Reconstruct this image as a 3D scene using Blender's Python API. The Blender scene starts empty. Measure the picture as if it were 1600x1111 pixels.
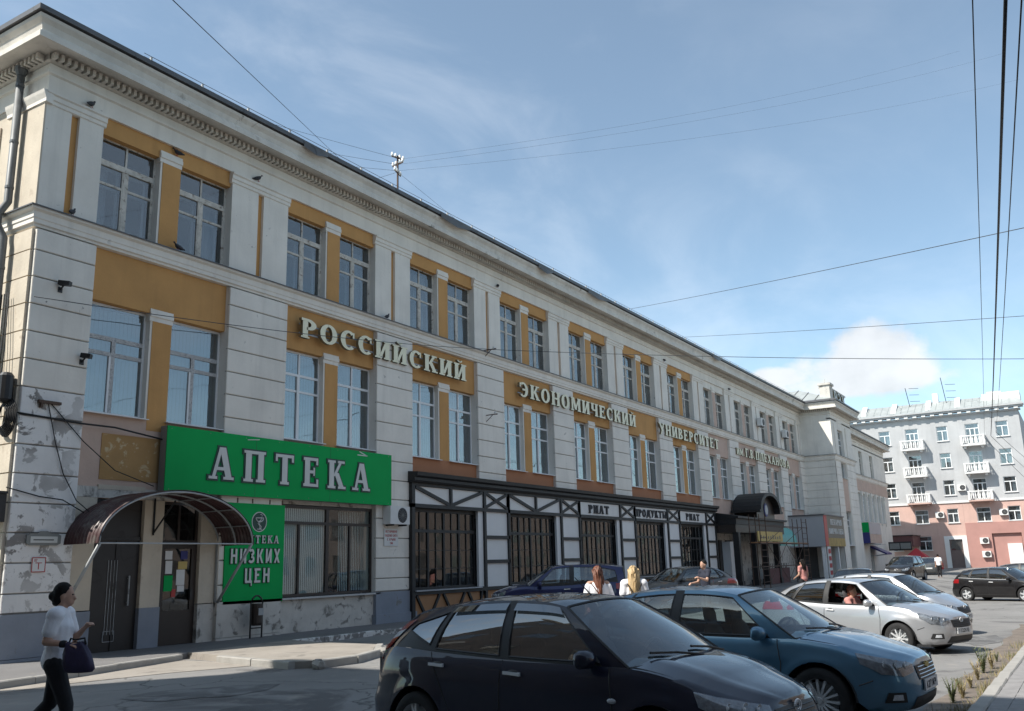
import bpy, math, random
from mathutils import Vector, Matrix
R = math.radians
rnd = random.Random(11)
scene = bpy.context.scene
COL = scene.collection

# ------------------------------------------------------------------ camera
cam_d = bpy.data.cameras.new('camera'); cam = bpy.data.objects.new('camera', cam_d); COL.objects.link(cam)
cam_d.sensor_width = 36.0; cam_d.lens = 1413.42 / 1600 * 36.0; cam_d.clip_end = 3000; cam_d.clip_start = .05
fw = Vector((0.83059288, 0.50912971, 0.22561561)); rt = Vector((0.52778456, -0.84894028, -0.02727369)); upv = Vector((-0.17764833, -0.14172977, 0.97383456))
M = Matrix((rt, upv, -fw)).transposed().to_4x4(); M.translation = (0, -18.4, 1.6)
cam.matrix_world = M
scene.camera = cam

# ------------------------------------------------------------------ sun, sky, exposure
SUN = Vector((-1.6, 1.0, 2.24)).normalized()
ld = bpy.data.lights.new('sun', 'SUN'); ld.energy = 2.9; ld.angle = R(0.53); ld.color = (1.0, .95, .87)
sun = bpy.data.objects.new('sun', ld); COL.objects.link(sun)
sun.rotation_euler = (-SUN).to_track_quat('-Z', 'Y').to_euler(); sun.location = SUN * 100
wd = bpy.data.worlds.new('World'); scene.world = wd; wd.use_nodes = True
def build_world():
    nt = wd.node_tree; nt.nodes.clear(); N = nt.nodes.new; L = nt.links.new
    out = N('ShaderNodeOutputWorld'); bg = N('ShaderNodeBackground'); bg.inputs[1].default_value = .115
    sky = N('ShaderNodeTexSky'); sky.sky_type = 'NISHITA'; sky.sun_disc = False
    sky.sun_elevation = math.asin(SUN.z); sky.sun_rotation = math.atan2(SUN.x, SUN.y)
    sky.air_density = .8; sky.dust_density = .6; sky.ozone_density = 1.6
    tc = N('ShaderNodeTexCoord')
    def noise(scale_xyz, rot, sc, det, rough, dist=0.0):
        mp = N('ShaderNodeMapping'); mp.inputs['Scale'].default_value = scale_xyz; mp.inputs['Rotation'].default_value = rot
        L(tc.outputs['Generated'], mp.inputs[0]); n = N('ShaderNodeTexNoise'); n.inputs['Scale'].default_value = sc
        n.inputs['Detail'].default_value = det; n.inputs['Roughness'].default_value = rough; n.inputs['Distortion'].default_value = dist
        L(mp.outputs[0], n.inputs['Vector']); return n.outputs['Fac']
    def ramp(src, a, b, va=0., vb=1.):
        m = N('ShaderNodeMapRange'); m.interpolation_type = 'SMOOTHSTEP'; m.inputs[1].default_value = a; m.inputs[2].default_value = b
        m.inputs[3].default_value = va; m.inputs[4].default_value = vb; L(src, m.inputs[0]); return m.outputs[0]
    def math_(op, a, b):
        m = N('ShaderNodeMath'); m.operation = op; m.use_clamp = True
        for i, v in enumerate((a, b)):
            if isinstance(v, (int, float)): m.inputs[i].default_value = v
            else: L(v, m.inputs[i])
        return m.outputs[0]
    # thin cirrus streaks all over the sky
    c1 = ramp(noise((.55, 3.2, 4.5), (0, R(8), R(38)), 1.7, 7, .58, .5), .38, .74)
    c2 = ramp(noise((1, 1, 1.6), (0, 0, .5), 1.2, 4, .5), .30, .60)
    cir = math_('ADD', math_('MULTIPLY', math_('MULTIPLY', c1, c2), .17), .04)
    # fair-weather cumulus low over the roofs, puffs of the same kind scattered along the horizon
    cum = ramp(noise((1, 1, 2.3), (0, 0, R(21)), 4.2, 8, .55), .52, .62)
    def blob(d, rx, rz):
        d = Vector(d).normalized(); az = math.atan2(d.x, d.y)
        mp = N('ShaderNodeMapping'); mp.vector_type = 'POINT'; mp.inputs['Rotation'].default_value = (0, 0, az)
        L(tc.outputs['Generated'], mp.inputs[0]); sp = N('ShaderNodeSeparateXYZ'); L(mp.outputs[0], sp.inputs[0])
        vx = math_q('DIVIDE', sp.outputs[0], rx); vz = math_q('DIVIDE', math_q('SUBTRACT', sp.outputs[2], d.z), rz)
        r2 = math_q('ADD', math_q('MULTIPLY', vx, vx), math_q('MULTIPLY', vz, vz))
        front = math_q('GREATER_THAN', sp.outputs[1], 0.0)
        return math_q('MULTIPLY', math_q('SUBTRACT', 1.0, r2), front)
    def math_q(op, a, b):
        m = N('ShaderNodeMath'); m.operation = op
        for i, v in enumerate((a, b)):
            if isinstance(v, (int, float)): m.inputs[i].default_value = v
            else: L(v, m.inputs[i])
        return m.outputs[0]
    puff = noise((1, 1, 1.3), (0, 0, 0), 17, 9, .58)
    def cloud(*blobs):
        m = None
        for b in blobs:
            v = blob(*b); m = v if m is None else math_q('MAXIMUM', m, v)
        return m
    ray = lambda x, y: (fw + rt * ((x - 800) / 1413.4) - upv * ((y - 555.5) / 1413.4))
    mass = cloud((ray(1368, 560), .062, .040), (ray(1300, 578), .06, .024), (ray(1412, 578), .045, .026), (ray(1230, 590), .05, .014), (ray(1330, 598), .11, .016))
    cl = ramp(math_q('ADD', mass, math_q('MULTIPLY', math_q('SUBTRACT', puff, .5), 2.2)), .0, .7, 0., .80)
    base = N('ShaderNodeMix'); base.data_type = 'RGBA'; L(cir, base.inputs[0]); tn = N('ShaderNodeMix'); tn.data_type = 'RGBA'; tn.blend_type = 'MULTIPLY'; tn.inputs[0].default_value = 1.; L(sky.outputs[0], tn.inputs[6]); tn.inputs[7].default_value = (.76, .98, .93, 1); hs = N('ShaderNodeHueSaturation'); hs.inputs['Saturation'].default_value = .84; hs.inputs['Value'].default_value = .80; L(tn.outputs[2], hs.inputs['Color']); L(hs.outputs[0], base.inputs[6]); base.inputs[7].default_value = (5.2, 5.3, 5.5, 1)
    # cloud brightness: brighter knobs, greyer body
    kn = ramp(noise((1, 1, 1.2), (0, 0, 0), 11, 5, .5), .3, .72, 2.5, 3.8)
    cc = N('ShaderNodeCombineColor'); L(kn, cc.inputs[0]); L(kn, cc.inputs[1]); L(kn, cc.inputs[2])
    fin = N('ShaderNodeMix'); fin.data_type = 'RGBA'; L(cl, fin.inputs[0]); L(base.outputs[2], fin.inputs[6]); L(cc.outputs[0], fin.inputs[7])
    L(fin.outputs[2], bg.inputs[0]); L(bg.outputs[0], out.inputs[0])
build_world()
scene.view_settings.view_transform = 'Standard'; scene.view_settings.look = 'None'
scene.view_settings.exposure = 1.26; scene.view_settings.gamma = 1.0

# ------------------------------------------------------------------ materials
def _nodes(name):
    m = bpy.data.materials.new(name); m.use_nodes = True; nt = m.node_tree
    return m, nt, nt.nodes['Principled BSDF']
def mat(name, col, rough=.7, cracks=0, metal=0., var=.12, vscale=2.5, stretch=(1, 1, 1), bump=.0, bscale=40., patch=None, patch2=None, spec=.5, coat=0., streak=0.):
    m, nt, b = _nodes(name); N = nt.nodes.new; L = nt.links.new
    b.inputs['Roughness'].default_value = rough; b.inputs['Metallic'].default_value = metal
    b.inputs['Specular IOR Level'].default_value = spec
    if coat: b.inputs['Coat Weight'].default_value = coat; b.inputs['Coat Roughness'].default_value = .04
    geo = N('ShaderNodeNewGeometry')
    def noise(sc, det=5, rough_=.55, st=(1, 1, 1), dist=0.):
        mp = N('ShaderNodeMapping'); mp.inputs['Scale'].default_value = st; L(geo.outputs['Position'], mp.inputs[0])
        n = N('ShaderNodeTexNoise'); n.inputs['Scale'].default_value = sc; n.inputs['Detail'].default_value = det; n.inputs['Roughness'].default_value = rough_
        n.inputs['Distortion'].default_value = dist; L(mp.outputs[0], n.inputs['Vector']); return n.outputs['Fac']
    def rng(src, a, b_, lo=0., hi=1.):
        q = N('ShaderNodeMapRange'); q.inputs[1].default_value = a; q.inputs[2].default_value = b_; q.inputs[3].default_value = lo; q.inputs[4].default_value = hi; L(src, q.inputs[0]); return q.outputs[0]
    def mix(fac, c0, c1):
        x = N('ShaderNodeMix'); x.data_type = 'RGBA'; L(fac, x.inputs[0])
        for i, c in ((6, c0), (7, c1)):
            if isinstance(c, tuple): x.inputs[i].default_value = (*c, 1)
            else: L(c, x.inputs[i])
        return x.outputs[2]
    dk = tuple(c * (1 - var) for c in col); lt = tuple(min(1, c * (1 + var * .7)) for c in col)
    out = mix(rng(noise(vscale, 5, .6, stretch), .3, .7), dk, lt)
    if streak:
        out = mix(rng(noise(1.6, 6, .6, (2.2, 2.2, .16)), .50, .78, 0, streak), out, tuple(c * .52 for c in col))
    for p in (patch, patch2):
        if p:  # (colour, scale, lo, hi[, mask scale, mask lo, mask hi[, zmax fade]])
            f = rng(noise(p[1], 8, .62, (1, 1, 1), .6), p[2], p[3])
            if len(p) > 4:
                k = N('ShaderNodeMath'); k.operation = 'MULTIPLY'; L(f, k.inputs[0]); L(rng(noise(p[4], 3), p[5], p[6]), k.inputs[1]); f = k.outputs[0]
            out = mix(f, out, p[0])
    if cracks:
        vo = N('ShaderNodeTexVoronoi'); vo.feature = 'DISTANCE_TO_EDGE'; vo.inputs['Scale'].default_value = .33; wv = N('ShaderNodeVectorMath'); wv.operation = 'MULTIPLY_ADD'
        nz = N('ShaderNodeTexNoise'); nz.inputs['Scale'].default_value = 1.4; nz.inputs['Detail'].default_value = 6; L(geo.outputs['Position'], nz.inputs['Vector']); L(nz.outputs['Color'], wv.inputs[0]); wv.inputs[1].default_value = (1.2, 1.2, 0); L(geo.outputs['Position'], wv.inputs[2]); L(wv.outputs[0], vo.inputs['Vector'])
        k = N('ShaderNodeMath'); k.operation = 'MULTIPLY'; L(rng(vo.outputs['Distance'], .0, .012, 1., 0.), k.inputs[0]); L(rng(noise(.25, 3), .46, .56), k.inputs[1]); out = mix(k.outputs[0], out, tuple(c * .35 for c in col))
    L(out, b.inputs['Base Color'])
    if bump:
        bp = N('ShaderNodeBump'); bp.inputs['Strength'].default_value = bump; bp.inputs['Distance'].default_value = .02
        L(noise(bscale, 6), bp.inputs['Height']); L(bp.outputs[0], b.inputs['Normal'])
    return m
def glass(name, tint=(.55, .62, .66), refl=1.0, rough=.02, base=.06, film=0., wavy=0.):
    m = bpy.data.materials.new(name); m.use_nodes = True; nt = m.node_tree; nt.nodes.clear(); N = nt.nodes.new; L = nt.links.new
    out = N('ShaderNodeOutputMaterial'); tr = N('ShaderNodeBsdfTransparent'); tr.inputs[0].default_value = (*tint, 1)
    gl = N('ShaderNodeBsdfGlossy'); gl.inputs['Roughness'].default_value = rough; gl.inputs[0].default_value = (refl, refl, refl, 1)
    lw = N('ShaderNodeFresnel'); gg = N('ShaderNodeNewGeometry'); io = N('ShaderNodeMapRange'); io.inputs[3].default_value = 1.5; io.inputs[4].default_value = 1 / 1.5
    L(gg.outputs['Backfacing'], io.inputs[0]); L(io.outputs[0], lw.inputs[0])
    if wavy:
        geo = N('ShaderNodeNewGeometry'); n = N('ShaderNodeTexNoise'); n.inputs['Scale'].default_value = 1.1; n.inputs['Detail'].default_value = 1; L(geo.outputs['Position'], n.inputs['Vector'])
        bp = N('ShaderNodeBump'); bp.inputs['Strength'].default_value = wavy; bp.inputs['Distance'].default_value = .05; L(n.outputs['Fac'], bp.inputs['Height'])
        L(bp.outputs[0], gl.inputs['Normal'])
    mr = N('ShaderNodeMapRange'); mr.inputs[1].default_value = 0.; mr.inputs[2].default_value = 1.; mr.inputs[3].default_value = base; mr.inputs[4].default_value = 1.0; L(lw.outputs[0], mr.inputs[0])
    mx = N('ShaderNodeMixShader'); L(mr.outputs[0], mx.inputs[0]); L(tr.outputs[0], mx.inputs[1]); L(gl.outputs[0], mx.inputs[2])
    if film:
        df = N('ShaderNodeBsdfDiffuse'); df.inputs[0].default_value = (.5, .5, .48, 1); m2 = N('ShaderNodeMixShader'); m2.inputs[0].default_value = film
        L(mx.outputs[0], m2.inputs[1]); L(df.outputs[0], m2.inputs[2]); L(m2.outputs[0], out.inputs[0])
    else: L(mx.outputs[0], out.inputs[0])
    return m
def carpaint(name, col, metal=.35, rough=.32, dust=.12, spec=.3):
    m, nt, b = _nodes(name); N = nt.nodes.new; L = nt.links.new
    b.inputs['Metallic'].default_value = metal; b.inputs['Coat Weight'].default_value = .9; b.inputs['Coat Roughness'].default_value = .03
    b.inputs['Roughness'].default_value = rough; b.inputs['Specular IOR Level'].default_value = spec
    geo = N('ShaderNodeNewGeometry'); n = N('ShaderNodeTexNoise'); n.inputs['Scale'].default_value = 3.5; n.inputs['Detail'].default_value = 8; n.inputs['Roughness'].default_value = .65
    L(geo.outputs['Position'], n.inputs['Vector'])
    sp = N('ShaderNodeSeparateXYZ'); L(geo.outputs['Position'], sp.inputs[0])
    up = N('ShaderNodeSeparateXYZ'); L(geo.outputs['Normal'], up.inputs[0])
    mr = N('ShaderNodeMapRange'); mr.inputs[1].default_value = .38; mr.inputs[2].default_value = .75; mr.inputs[3].default_value = .02; mr.inputs[4].default_value = dust * 2; L(n.outputs['Fac'], mr.inputs[0])
    mx = N('ShaderNodeMix'); mx.data_type = 'RGBA'; L(mr.outputs[0], mx.inputs[0]); mx.inputs[6].default_value = (*col, 1); mx.inputs[7].default_value = (.30, .27, .23, 1)
    L(mx.outputs[2], b.inputs['Base Color'])
    rr = N('ShaderNodeMapRange'); rr.inputs[1].default_value = .3; rr.inputs[2].default_value = .8; rr.inputs[3].default_value = .02; rr.inputs[4].default_value = .02 + dust; L(n.outputs['Fac'], rr.inputs[0]); L(rr.outputs[0], b.inputs['Coat Roughness'])
    return m
GREYP = (.24, .225, .21)
MT = dict(
    white=mat('white_paint_plaster', (.80, .76, .685), .85, var=.10, vscale=.8, bump=.25, bscale=14, streak=.28, patch=(GREYP, 3.2, .66, .70, .5, .48, .62), patch2=((.46, .42, .37), 11, .66, .72, 1.1, .45, .6)),
    white_peel=mat('white_paint_peeling', (.79, .775, .75), .85, var=.10, vscale=.9, bump=.3, bscale=14, streak=.22, patch=(GREYP, 1.9, .545, .575, .45, .30, .55), patch2=((.40, .37, .34), 7, .62, .68)),
    cream=mat('cream_plaster', (.58, .51, .41), .88, var=.14, vscale=1.2, bump=.3, bscale=16, streak=.22, patch=((.45, .38, .30), 2.4, .60, .70)),
    ochre=mat('ochre_paint', (.56, .300, .105), .85, var=.12, vscale=.9, bump=.2, bscale=20, streak=.22),
    ochre_old=mat('old_ochre_paint', (.42, .25, .10), .88, var=.12, vscale=1.5, bump=.3, bscale=16, streak=.22, patch=((.55, .43, .26), 3.0, .58, .62)),
    pink=mat('pink_plaster', (.58, .43, .35), .88, var=.12, vscale=1.2, bump=.25, bscale=18, streak=.15),
    terracotta=mat('terracotta_paint', (.40, .175, .085), .8, var=.06, vscale=1.5, bump=.15),
    trim=mat('weathered_cornice_paint', (.68, .645, .58), .88, var=.14, vscale=1.2, bump=.4, bscale=12, streak=.35, patch=((.17, .15, .13), 2.2, .60, .68, .35, .50, .62)),
    greyblue=mat('grey_blue_plinth_paint', (.245, .27, .315), .8, var=.1, vscale=2, bump=.25, streak=.15, patch=((.20, .19, .18), 3.4, .62, .68)),
    dirtwhite=mat('dirty_white_plaster', (.58, .55, .50), .9, var=.15, vscale=1.6, bump=.4, bscale=15, streak=.3, patch=((.20, .185, .165), 3.0, .54, .64)),
    joint=mat('joint_shadow_plaster', (.34, .325, .30), .95, var=.15),
    sill=mat('sill_metal', (.50, .50, .49), .45, var=.1),
    zinc=mat('zinc_sheet', (.10, .10, .105), .5, .35, var=.25, vscale=1.5),
    roofgrey=mat('grey_sheet_roof', (.34, .36, .35), .5, .25, var=.15, vscale=1.2),
    pvc=mat('white_pvc', (.74, .75, .75), .35, var=.04),
    oldwood=mat('peeling_window_wood', (.60, .57, .51), .85, var=.25, vscale=6, stretch=(1, 1, 1), bump=.4, bscale=40, patch=((.22, .17, .13), 9, .57, .65)),
    foam=mat('mottled_tape', (.52, .52, .51), .8, var=.1, patch=((.17, .17, .18), 45, .52, .56)),
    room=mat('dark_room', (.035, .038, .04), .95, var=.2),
    blindw=mat('shop_blind', (.66, .74, .74), .85, var=.06),
    blind=mat('pale_blind', (.33, .41, .43), .85, var=.1, vscale=2),
    curtain=mat('white_curtain', (.50, .52, .55), .9, var=.15, vscale=5, stretch=(4, 1, .3)),
    glass=glass('window_glass', (.72, .77, .79), .88, .015, .14, .03, .16),
    glass_old=glass('old_window_glass', (.66, .70, .72), .85, .02, .09, .03, .25),
    glass_ph=glass('pharmacy_glass', (.86, .9, .9), .8, .01, .02, .02, .1),
    glass_shop=glass('shop_glass', (.45, .48, .50), .85, .01, .03, .01, .10),
    carglass=glass('car_glass', (.62, .72, .74), 1.0, .01, .10, .005),
    cartint=glass('car_glass_tinted', (.12, .13, .13), 1.0, .01, .20, .01),
    green=mat('green_sign_panel', (.004, .36, .085), .65, var=.08, vscale=.6, spec=.15, streak=.08),
    greend=mat('sign_side_metal', (.22, .23, .22), .5, var=.1),
    letgrey=mat('letter_pale_grey', (.62, .63, .60), .5, var=.05),
    letdark=mat('letter_outline_dark', (.012, .055, .04), .5, var=.1),
    cream_let=mat('cream_letter_face', (.86, .82, .60), .45, var=.06),
    gold=mat('letter_side_bronze', (.20, .16, .09), .45, .3, var=.1),
    black=mat('black_painted_timber', (.016, .016, .017), .55, var=.3, vscale=6, bump=.15),
    blackmet=mat('black_metal', (.014, .014, .015), .45, .3, var=.25),
    brownmet=mat('dark_brown_frame', (.030, .022, .018), .45, var=.2),
    panelwhite=mat('white_infill_panel', (.76, .755, .74), .6, var=.05, vscale=1, streak=.1),
    panelorange=mat('orange_infill_panel', (.38, .19, .085), .7, var=.08),
    pipe=mat('old_zinc_pipe', (.15, .16, .165), .5, .4, var=.25, vscale=4),
    galv=mat('galvanised_steel', (.36, .38, .39), .42, .6, var=.15, vscale=4),
    polycarb=mat('corrugated_plastic', (.062, .026, .026), .42, var=.35, vscale=3, patch=((.13, .115, .105), 2.2, .52, .68)),
    asphalt=mat('asphalt', (.215, .208, .20), .92, var=.2, vscale=.35, bump=.6, bscale=70, patch=((.115, .11, .108), .42, .55, .63), patch2=((.30, .28, .25), 1.7, .58, .72, .2, .42, .58), cracks=1),
    patchasph=mat('asphalt_repair', (.12, .117, .115), .9, var=.3, vscale=1.2, bump=.6, bscale=60, patch=((.20, .195, .19), 2.0, .48, .6)),
    walk=mat('sidewalk_asphalt', (.17, .163, .16), .92, var=.14, vscale=.8, bump=.5, bscale=60, patch=((.20, .19, .17), 1.5, .58, .7)),
    sand=mat('sandy_concrete', (.30, .27, .235), .92, var=.16, vscale=1.1, bump=.5, bscale=40, patch=((.19, .17, .15), 1.9, .56, .68)),
    kerb=mat('kerb_concrete', (.33, .315, .29), .9, var=.16, vscale=3, bump=.5, bscale=26),
    kerbw=mat('worn_white_kerb', (.23, .22, .21), .9, var=.12, vscale=3, bump=.4, patch=((.66, .65, .62), 5, .47, .53)),
    paver=mat('grey_paver', (.25, .24, .235), .9, var=.16, vscale=5, bump=.4, bscale=50),
    earth=mat('gutter_soil', (.17, .14, .115), .95, var=.3, vscale=3, bump=.7, bscale=25),
    rubber=mat('tyre_rubber', (.018, .018, .019), .85, var=.25, vscale=8, bump=.2),
    alloy=mat('alloy_wheel', (.52, .53, .54), .35, .75, var=.1),
    chrome=mat('chrome', (.75, .76, .77), .12, 1., var=.03),
    plastic=mat('black_plastic', (.02, .02, .021), .5, var=.15),
    seat=mat('seat_fabric', (.06, .06, .065), .9, var=.15),
    redlens=mat('red_lens', (.26, .010, .012), .15, var=.1, coat=.6),
    lamp=mat('headlamp_reflector', (.55, .57, .60), .18, .7, var=.25, vscale=30),
    lampback=mat('headlamp_housing', (.20, .21, .23), .25, .6, var=.4, vscale=25),
    lens=glass('headlamp_lens', (.92, .94, .95), .9, .01, .08),
    platew=mat('plate_white', (.62, .63, .63), .5, var=.05),
    ink=mat('dark_ink', (.03, .03, .035), .7, var=.1),
    redink=mat('red_ink', (.42, .05, .05), .7, var=.1),
    paper=mat('paper_white', (.70, .70, .68), .8, var=.05),
    skin=mat('skin', (.50, .30, .215), .6, var=.1, vscale=8),
    hair_dark=mat('dark_hair', (.010, .008, .007), .75, spec=.25, var=.4, vscale=40, stretch=(1, 1, .15), bump=.4, bscale=60),
    hair_red=mat('auburn_hair', (.17, .060, .032), .5, var=.4, vscale=30, stretch=(1, 1, .12), bump=.4, bscale=60),
    hair_blond=mat('blond_hair', (.52, .37, .19), .5, var=.35, vscale=30, stretch=(1, 1, .12), bump=.4, bscale=60),
    cloth_white=mat('white_cotton', (.80, .80, .83), .9, var=.06, vscale=5, bump=.5, bscale=9),
    cloth_black=mat('black_cloth', (.014, .014, .017), .85, var=.3, vscale=8, bump=.3, bscale=14),
    cloth_navy=mat('navy_cloth', (.022, .026, .045), .85, var=.2, vscale=8, bump=.3),
    cloth_pink=mat('pink_cloth', (.55, .25, .22), .9, var=.1, bump=.3),
    bag=mat('dark_purple_bag', (.030, .022, .060), .6, var=.3, vscale=10, bump=.3, bscale=20),
    feather=mat('pigeon_feather', (.045, .047, .055), .8, var=.4, vscale=20),
    wire=mat('black_cable', (.015, .015, .016), .7, var=.2),
    wiresky=mat('bare_wire', (.05, .055, .06), .6, var=.2),
    porcelain=mat('white_porcelain', (.75, .75, .73), .25, var=.04),
    rust=mat('rusty_steel', (.10, .062, .045), .8, .2, var=.3, vscale=12),
    leaf=mat('weed_leaf', (.11, .13, .05), .7, var=.35, vscale=14),
    straw=mat('dry_weed', (.33, .27, .14), .85, var=.3, vscale=14),
    turq=mat('turquoise_plastic', (.10, .40, .36), .4, var=.1),
    yellow=mat('yellow_banner', (.56, .42, .14), .6, var=.12, vscale=2, patch=((.25, .15, .07), 3, .6, .7)),
    fgrey=mat('far_grey_plaster', (.44, .445, .45), .9, var=.10, vscale=.5, streak=.25, bump=.1),
    facing=mat('facing_house_plaster', (.40, .32, .275), .9, var=.15, vscale=.4, streak=.2),
    darkhouse=mat('dark_brick_house', (.18, .15, .135), .9, var=.2, vscale=.5),
    fpink=mat('far_salmon_plaster', (.57, .385, .33), .9, var=.10, vscale=.6, streak=.2, bump=.1),
    fred=mat('far_red_plaster', (.42, .23, .20), .9, var=.10, vscale=.6),
    fmaroon=mat('maroon_plinth', (.26, .045, .095), .8, var=.1),
    brownbox=mat('brown_fascia', (.13, .055, .055), .7, var=.1),
    tent=mat('red_awning', (.50, .035, .045), .7, var=.1),
    greycl=mat('grey_metal_cladding', (.40, .41, .43), .45, .2, var=.05, vscale=.6),
    khaki=mat('bakery_sign_brown', (.19, .165, .125), .6, var=.08),
    wheat=mat('wheat_print', (.42, .30, .10), .7, var=.4, vscale=7, stretch=(1, 1, .4)),
    redp=mat('red_panel', (.42, .035, .03), .5, var=.06),
    bluep=mat('dark_blue_panel', (.025, .03, .17), .5, var=.1),
    tealdoor=mat('metal_door', (.17, .125, .115), .5, var=.1),
)
# ------------------------------------------------------------------ helpers
OFF = {}
def props(o, label=None, cat=None, group=None, kind=None):
    if label: o['label'] = label
    if cat: o['category'] = cat
    if group: o['group'] = group
    if kind: o['kind'] = kind
    return o
def thing(name, label, cat, loc=(0, 0, 0), group=None, rz=0.):
    o = bpy.data.objects.new(name, None); o.empty_display_size = .2; COL.objects.link(o); o.location = loc; o.rotation_euler = (0, 0, rz)
    OFF[o.name] = Vector(loc); return props(o, label, cat, group)
def link(name, me, parent=None, loc=None):
    """loc is a world position (unrotated parents) or local when parent is None"""
    o = bpy.data.objects.new(name, me); COL.objects.link(o)
    po = OFF[parent.name] if parent else Vector((0, 0, 0))
    w = Vector(loc) if loc is not None else po
    o.parent = parent; o.location = w - po; OFF[o.name] = w; return o
class MB:
    def __init__(s): s.v = []; s.f = []; s.mi = []
    def face(s, ids, m=0): s.f.append(tuple(ids)); s.mi.append(m)
    def box(s, x0, x1, y0, y1, z0, z1, m=0):
        b = len(s.v); s.v += [(x, y, z) for z in (z0, z1) for y in (y0, y1) for x in (x0, x1)]
        for q in ((0, 2, 3, 1), (4, 5, 7, 6), (0, 1, 5, 4), (2, 6, 7, 3), (0, 4, 6, 2), (1, 3, 7, 5)): s.face([b + i for i in q], m)
        return s
    def cbox(s, c, d, m=0, rz=0., ry=0., rx=0.):
        b = len(s.v); s.box(-d[0] / 2, d[0] / 2, -d[1] / 2, d[1] / 2, -d[2] / 2, d[2] / 2, m)
        mx = Matrix.Translation(c) @ Matrix.Rotation(rz, 4, 'Z') @ Matrix.Rotation(ry, 4, 'Y') @ Matrix.Rotation(rx, 4, 'X')
        s.v[b:] = [tuple(mx @ Vector(p)) for p in s.v[b:]]; return s
    def prism(s, pts, axis, a, b, m=0):
        """pts: 2D outline; axis 'x': (y,z) 'y': (x,z) 'z': (x,y)"""
        k = len(s.v); n = len(pts)
        mk = {'x': lambda p, t: (t, p[0], p[1]), 'y': lambda p, t: (p[0], t, p[1]), 'z': lambda p, t: (p[0], p[1], t)}[axis]
        s.v += [mk(p, a) for p in pts] + [mk(p, b) for p in pts]
        s.face(list(range(k, k + n)), m); s.face(list(range(k + 2 * n - 1, k + n - 1, -1)), m)
        for i in range(n): j = (i + 1) % n; s.face((k + i, k + n + i, k + n + j, k + j), m)
        return s
    def tube(s, pts, r, n=6, m=0, cap=True):
        pts = [Vector(p) for p in pts]; k = len(s.v); rr = r if isinstance(r, (list, tuple)) else [r] * len(pts)
        for i, p in enumerate(pts):
            d = (pts[min(i + 1, len(pts) - 1)] - pts[max(i - 1, 0)]).normalized()
            u = d.cross(Vector((0, 0, 1)) if abs(d.z) < .95 else Vector((1, 0, 0))).normalized(); w = d.cross(u)
            s.v += [tuple(p + (u * math.cos(2 * math.pi * j / n) + w * math.sin(2 * math.pi * j / n)) * rr[i]) for j in range(n)]
        for i in range(len(pts) - 1):
            for j in range(n): s.face((k + i * n + j, k + i * n + (j + 1) % n, k + (i + 1) * n + (j + 1) % n, k + (i + 1) * n + j), m)
        if cap: s.face([k + j for j in range(n)][::-1], m); s.face([k + (len(pts) - 1) * n + j for j in range(n)], m)
        return s
    def grid(s, rows, m=0, closed=False, flip=False):
        k = len(s.v); nr = len(rows); nc = len(rows[0])
        for r_ in rows: s.v += [tuple(p) for p in r_]
        for i in range(nr - 1):
            for j in range(nc if closed else nc - 1):
                q = (k + i * nc + j, k + i * nc + (j + 1) % nc, k + (i + 1) * nc + (j + 1) % nc, k + (i + 1) * nc + j)
                s.face(q[::-1] if flip else q, m(i, j) if callable(m) else m)
        return s
    def lathe(s, prof, c, axis='z', n=16, m=0, cap=True):
        rows = []
        for (r_, h) in prof:
            row = []
            for j in range(n):
                a = 2 * math.pi * j / n; x, y = r_ * math.cos(a), r_ * math.sin(a)
                row.append({'z': (c[0] + x, c[1] + y, c[2] + h), 'y': (c[0] + x, c[1] + h, c[2] + y), 'x': (c[0] + h, c[1] + x, c[2] + y)}[axis])
            rows.append(row)
        k = len(s.v); s.grid(rows, m, closed=True)
        if not cap: return s
        s.face([k + j for j in range(n)][::-1], m); s.face([k + (len(rows) - 1) * n + j for j in range(n)], m); return s
    def ball(s, c, r, n=10, m=0):
        r = r if isinstance(r, (list, tuple)) else (r, r, r); rows = []
        for i in range(n // 2 + 1):
            t = math.pi * (i / (n // 2)) ; t = min(max(t, .02), math.pi - .02)
            rows.append([(c[0] + r[0] * math.sin(t) * math.cos(2 * math.pi * j / n), c[1] + r[1] * math.sin(t) * math.sin(2 * math.pi * j / n), c[2] + r[2] * math.cos(t)) for j in range(n)])
        return s.grid(rows, m, closed=True)
    def mesh(s, name, mats, origin=(0, 0, 0), smooth=False, weld=False):
        me = bpy.data.meshes.new(name); o = Vector(origin)
        me.from_pydata([tuple(Vector(p) - o) for p in s.v], [], s.f)
        for m in (mats if isinstance(mats, (list, tuple)) else [mats]): me.materials.append(MT[m] if isinstance(m, str) else m)
        me.polygons.foreach_set('material_index', s.mi)
        if smooth: me.polygons.foreach_set('use_smooth', [True] * len(s.f))
        if weld:
            import bmesh
            bm = bmesh.new(); bm.from_mesh(me); bmesh.ops.remove_doubles(bm, verts=bm.verts, dist=weld if isinstance(weld, float) else .0005)
            bmesh.ops.dissolve_degenerate(bm, dist=.0001, edges=bm.edges); bmesh.ops.recalc_face_normals(bm, faces=bm.faces); bm.to_mesh(me); bm.free()
        me.update(); return me
    def build(s, name, mats, parent=None, origin=None, smooth=False, weld=False):
        w = Vector(origin) if origin is not None else (OFF[parent.name] if parent else Vector((0, 0, 0)))
        return link(name, s.mesh(name, mats, w, smooth, weld), parent, w)
def smooth_by_angle(me, deg=35):
    try: me.set_sharp_from_angle(angle=R(deg))
    except Exception: pass
def lerp(a, b, t): return a + (b - a) * t
def interp(x, tab):
    if x <= tab[0][0]: return tab[0][1]
    for (a, va), (b, vb) in zip(tab, tab[1:]):
        if x <= b: return lerp(va, vb, (x - a) / (b - a))
    return tab[-1][1]
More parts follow.
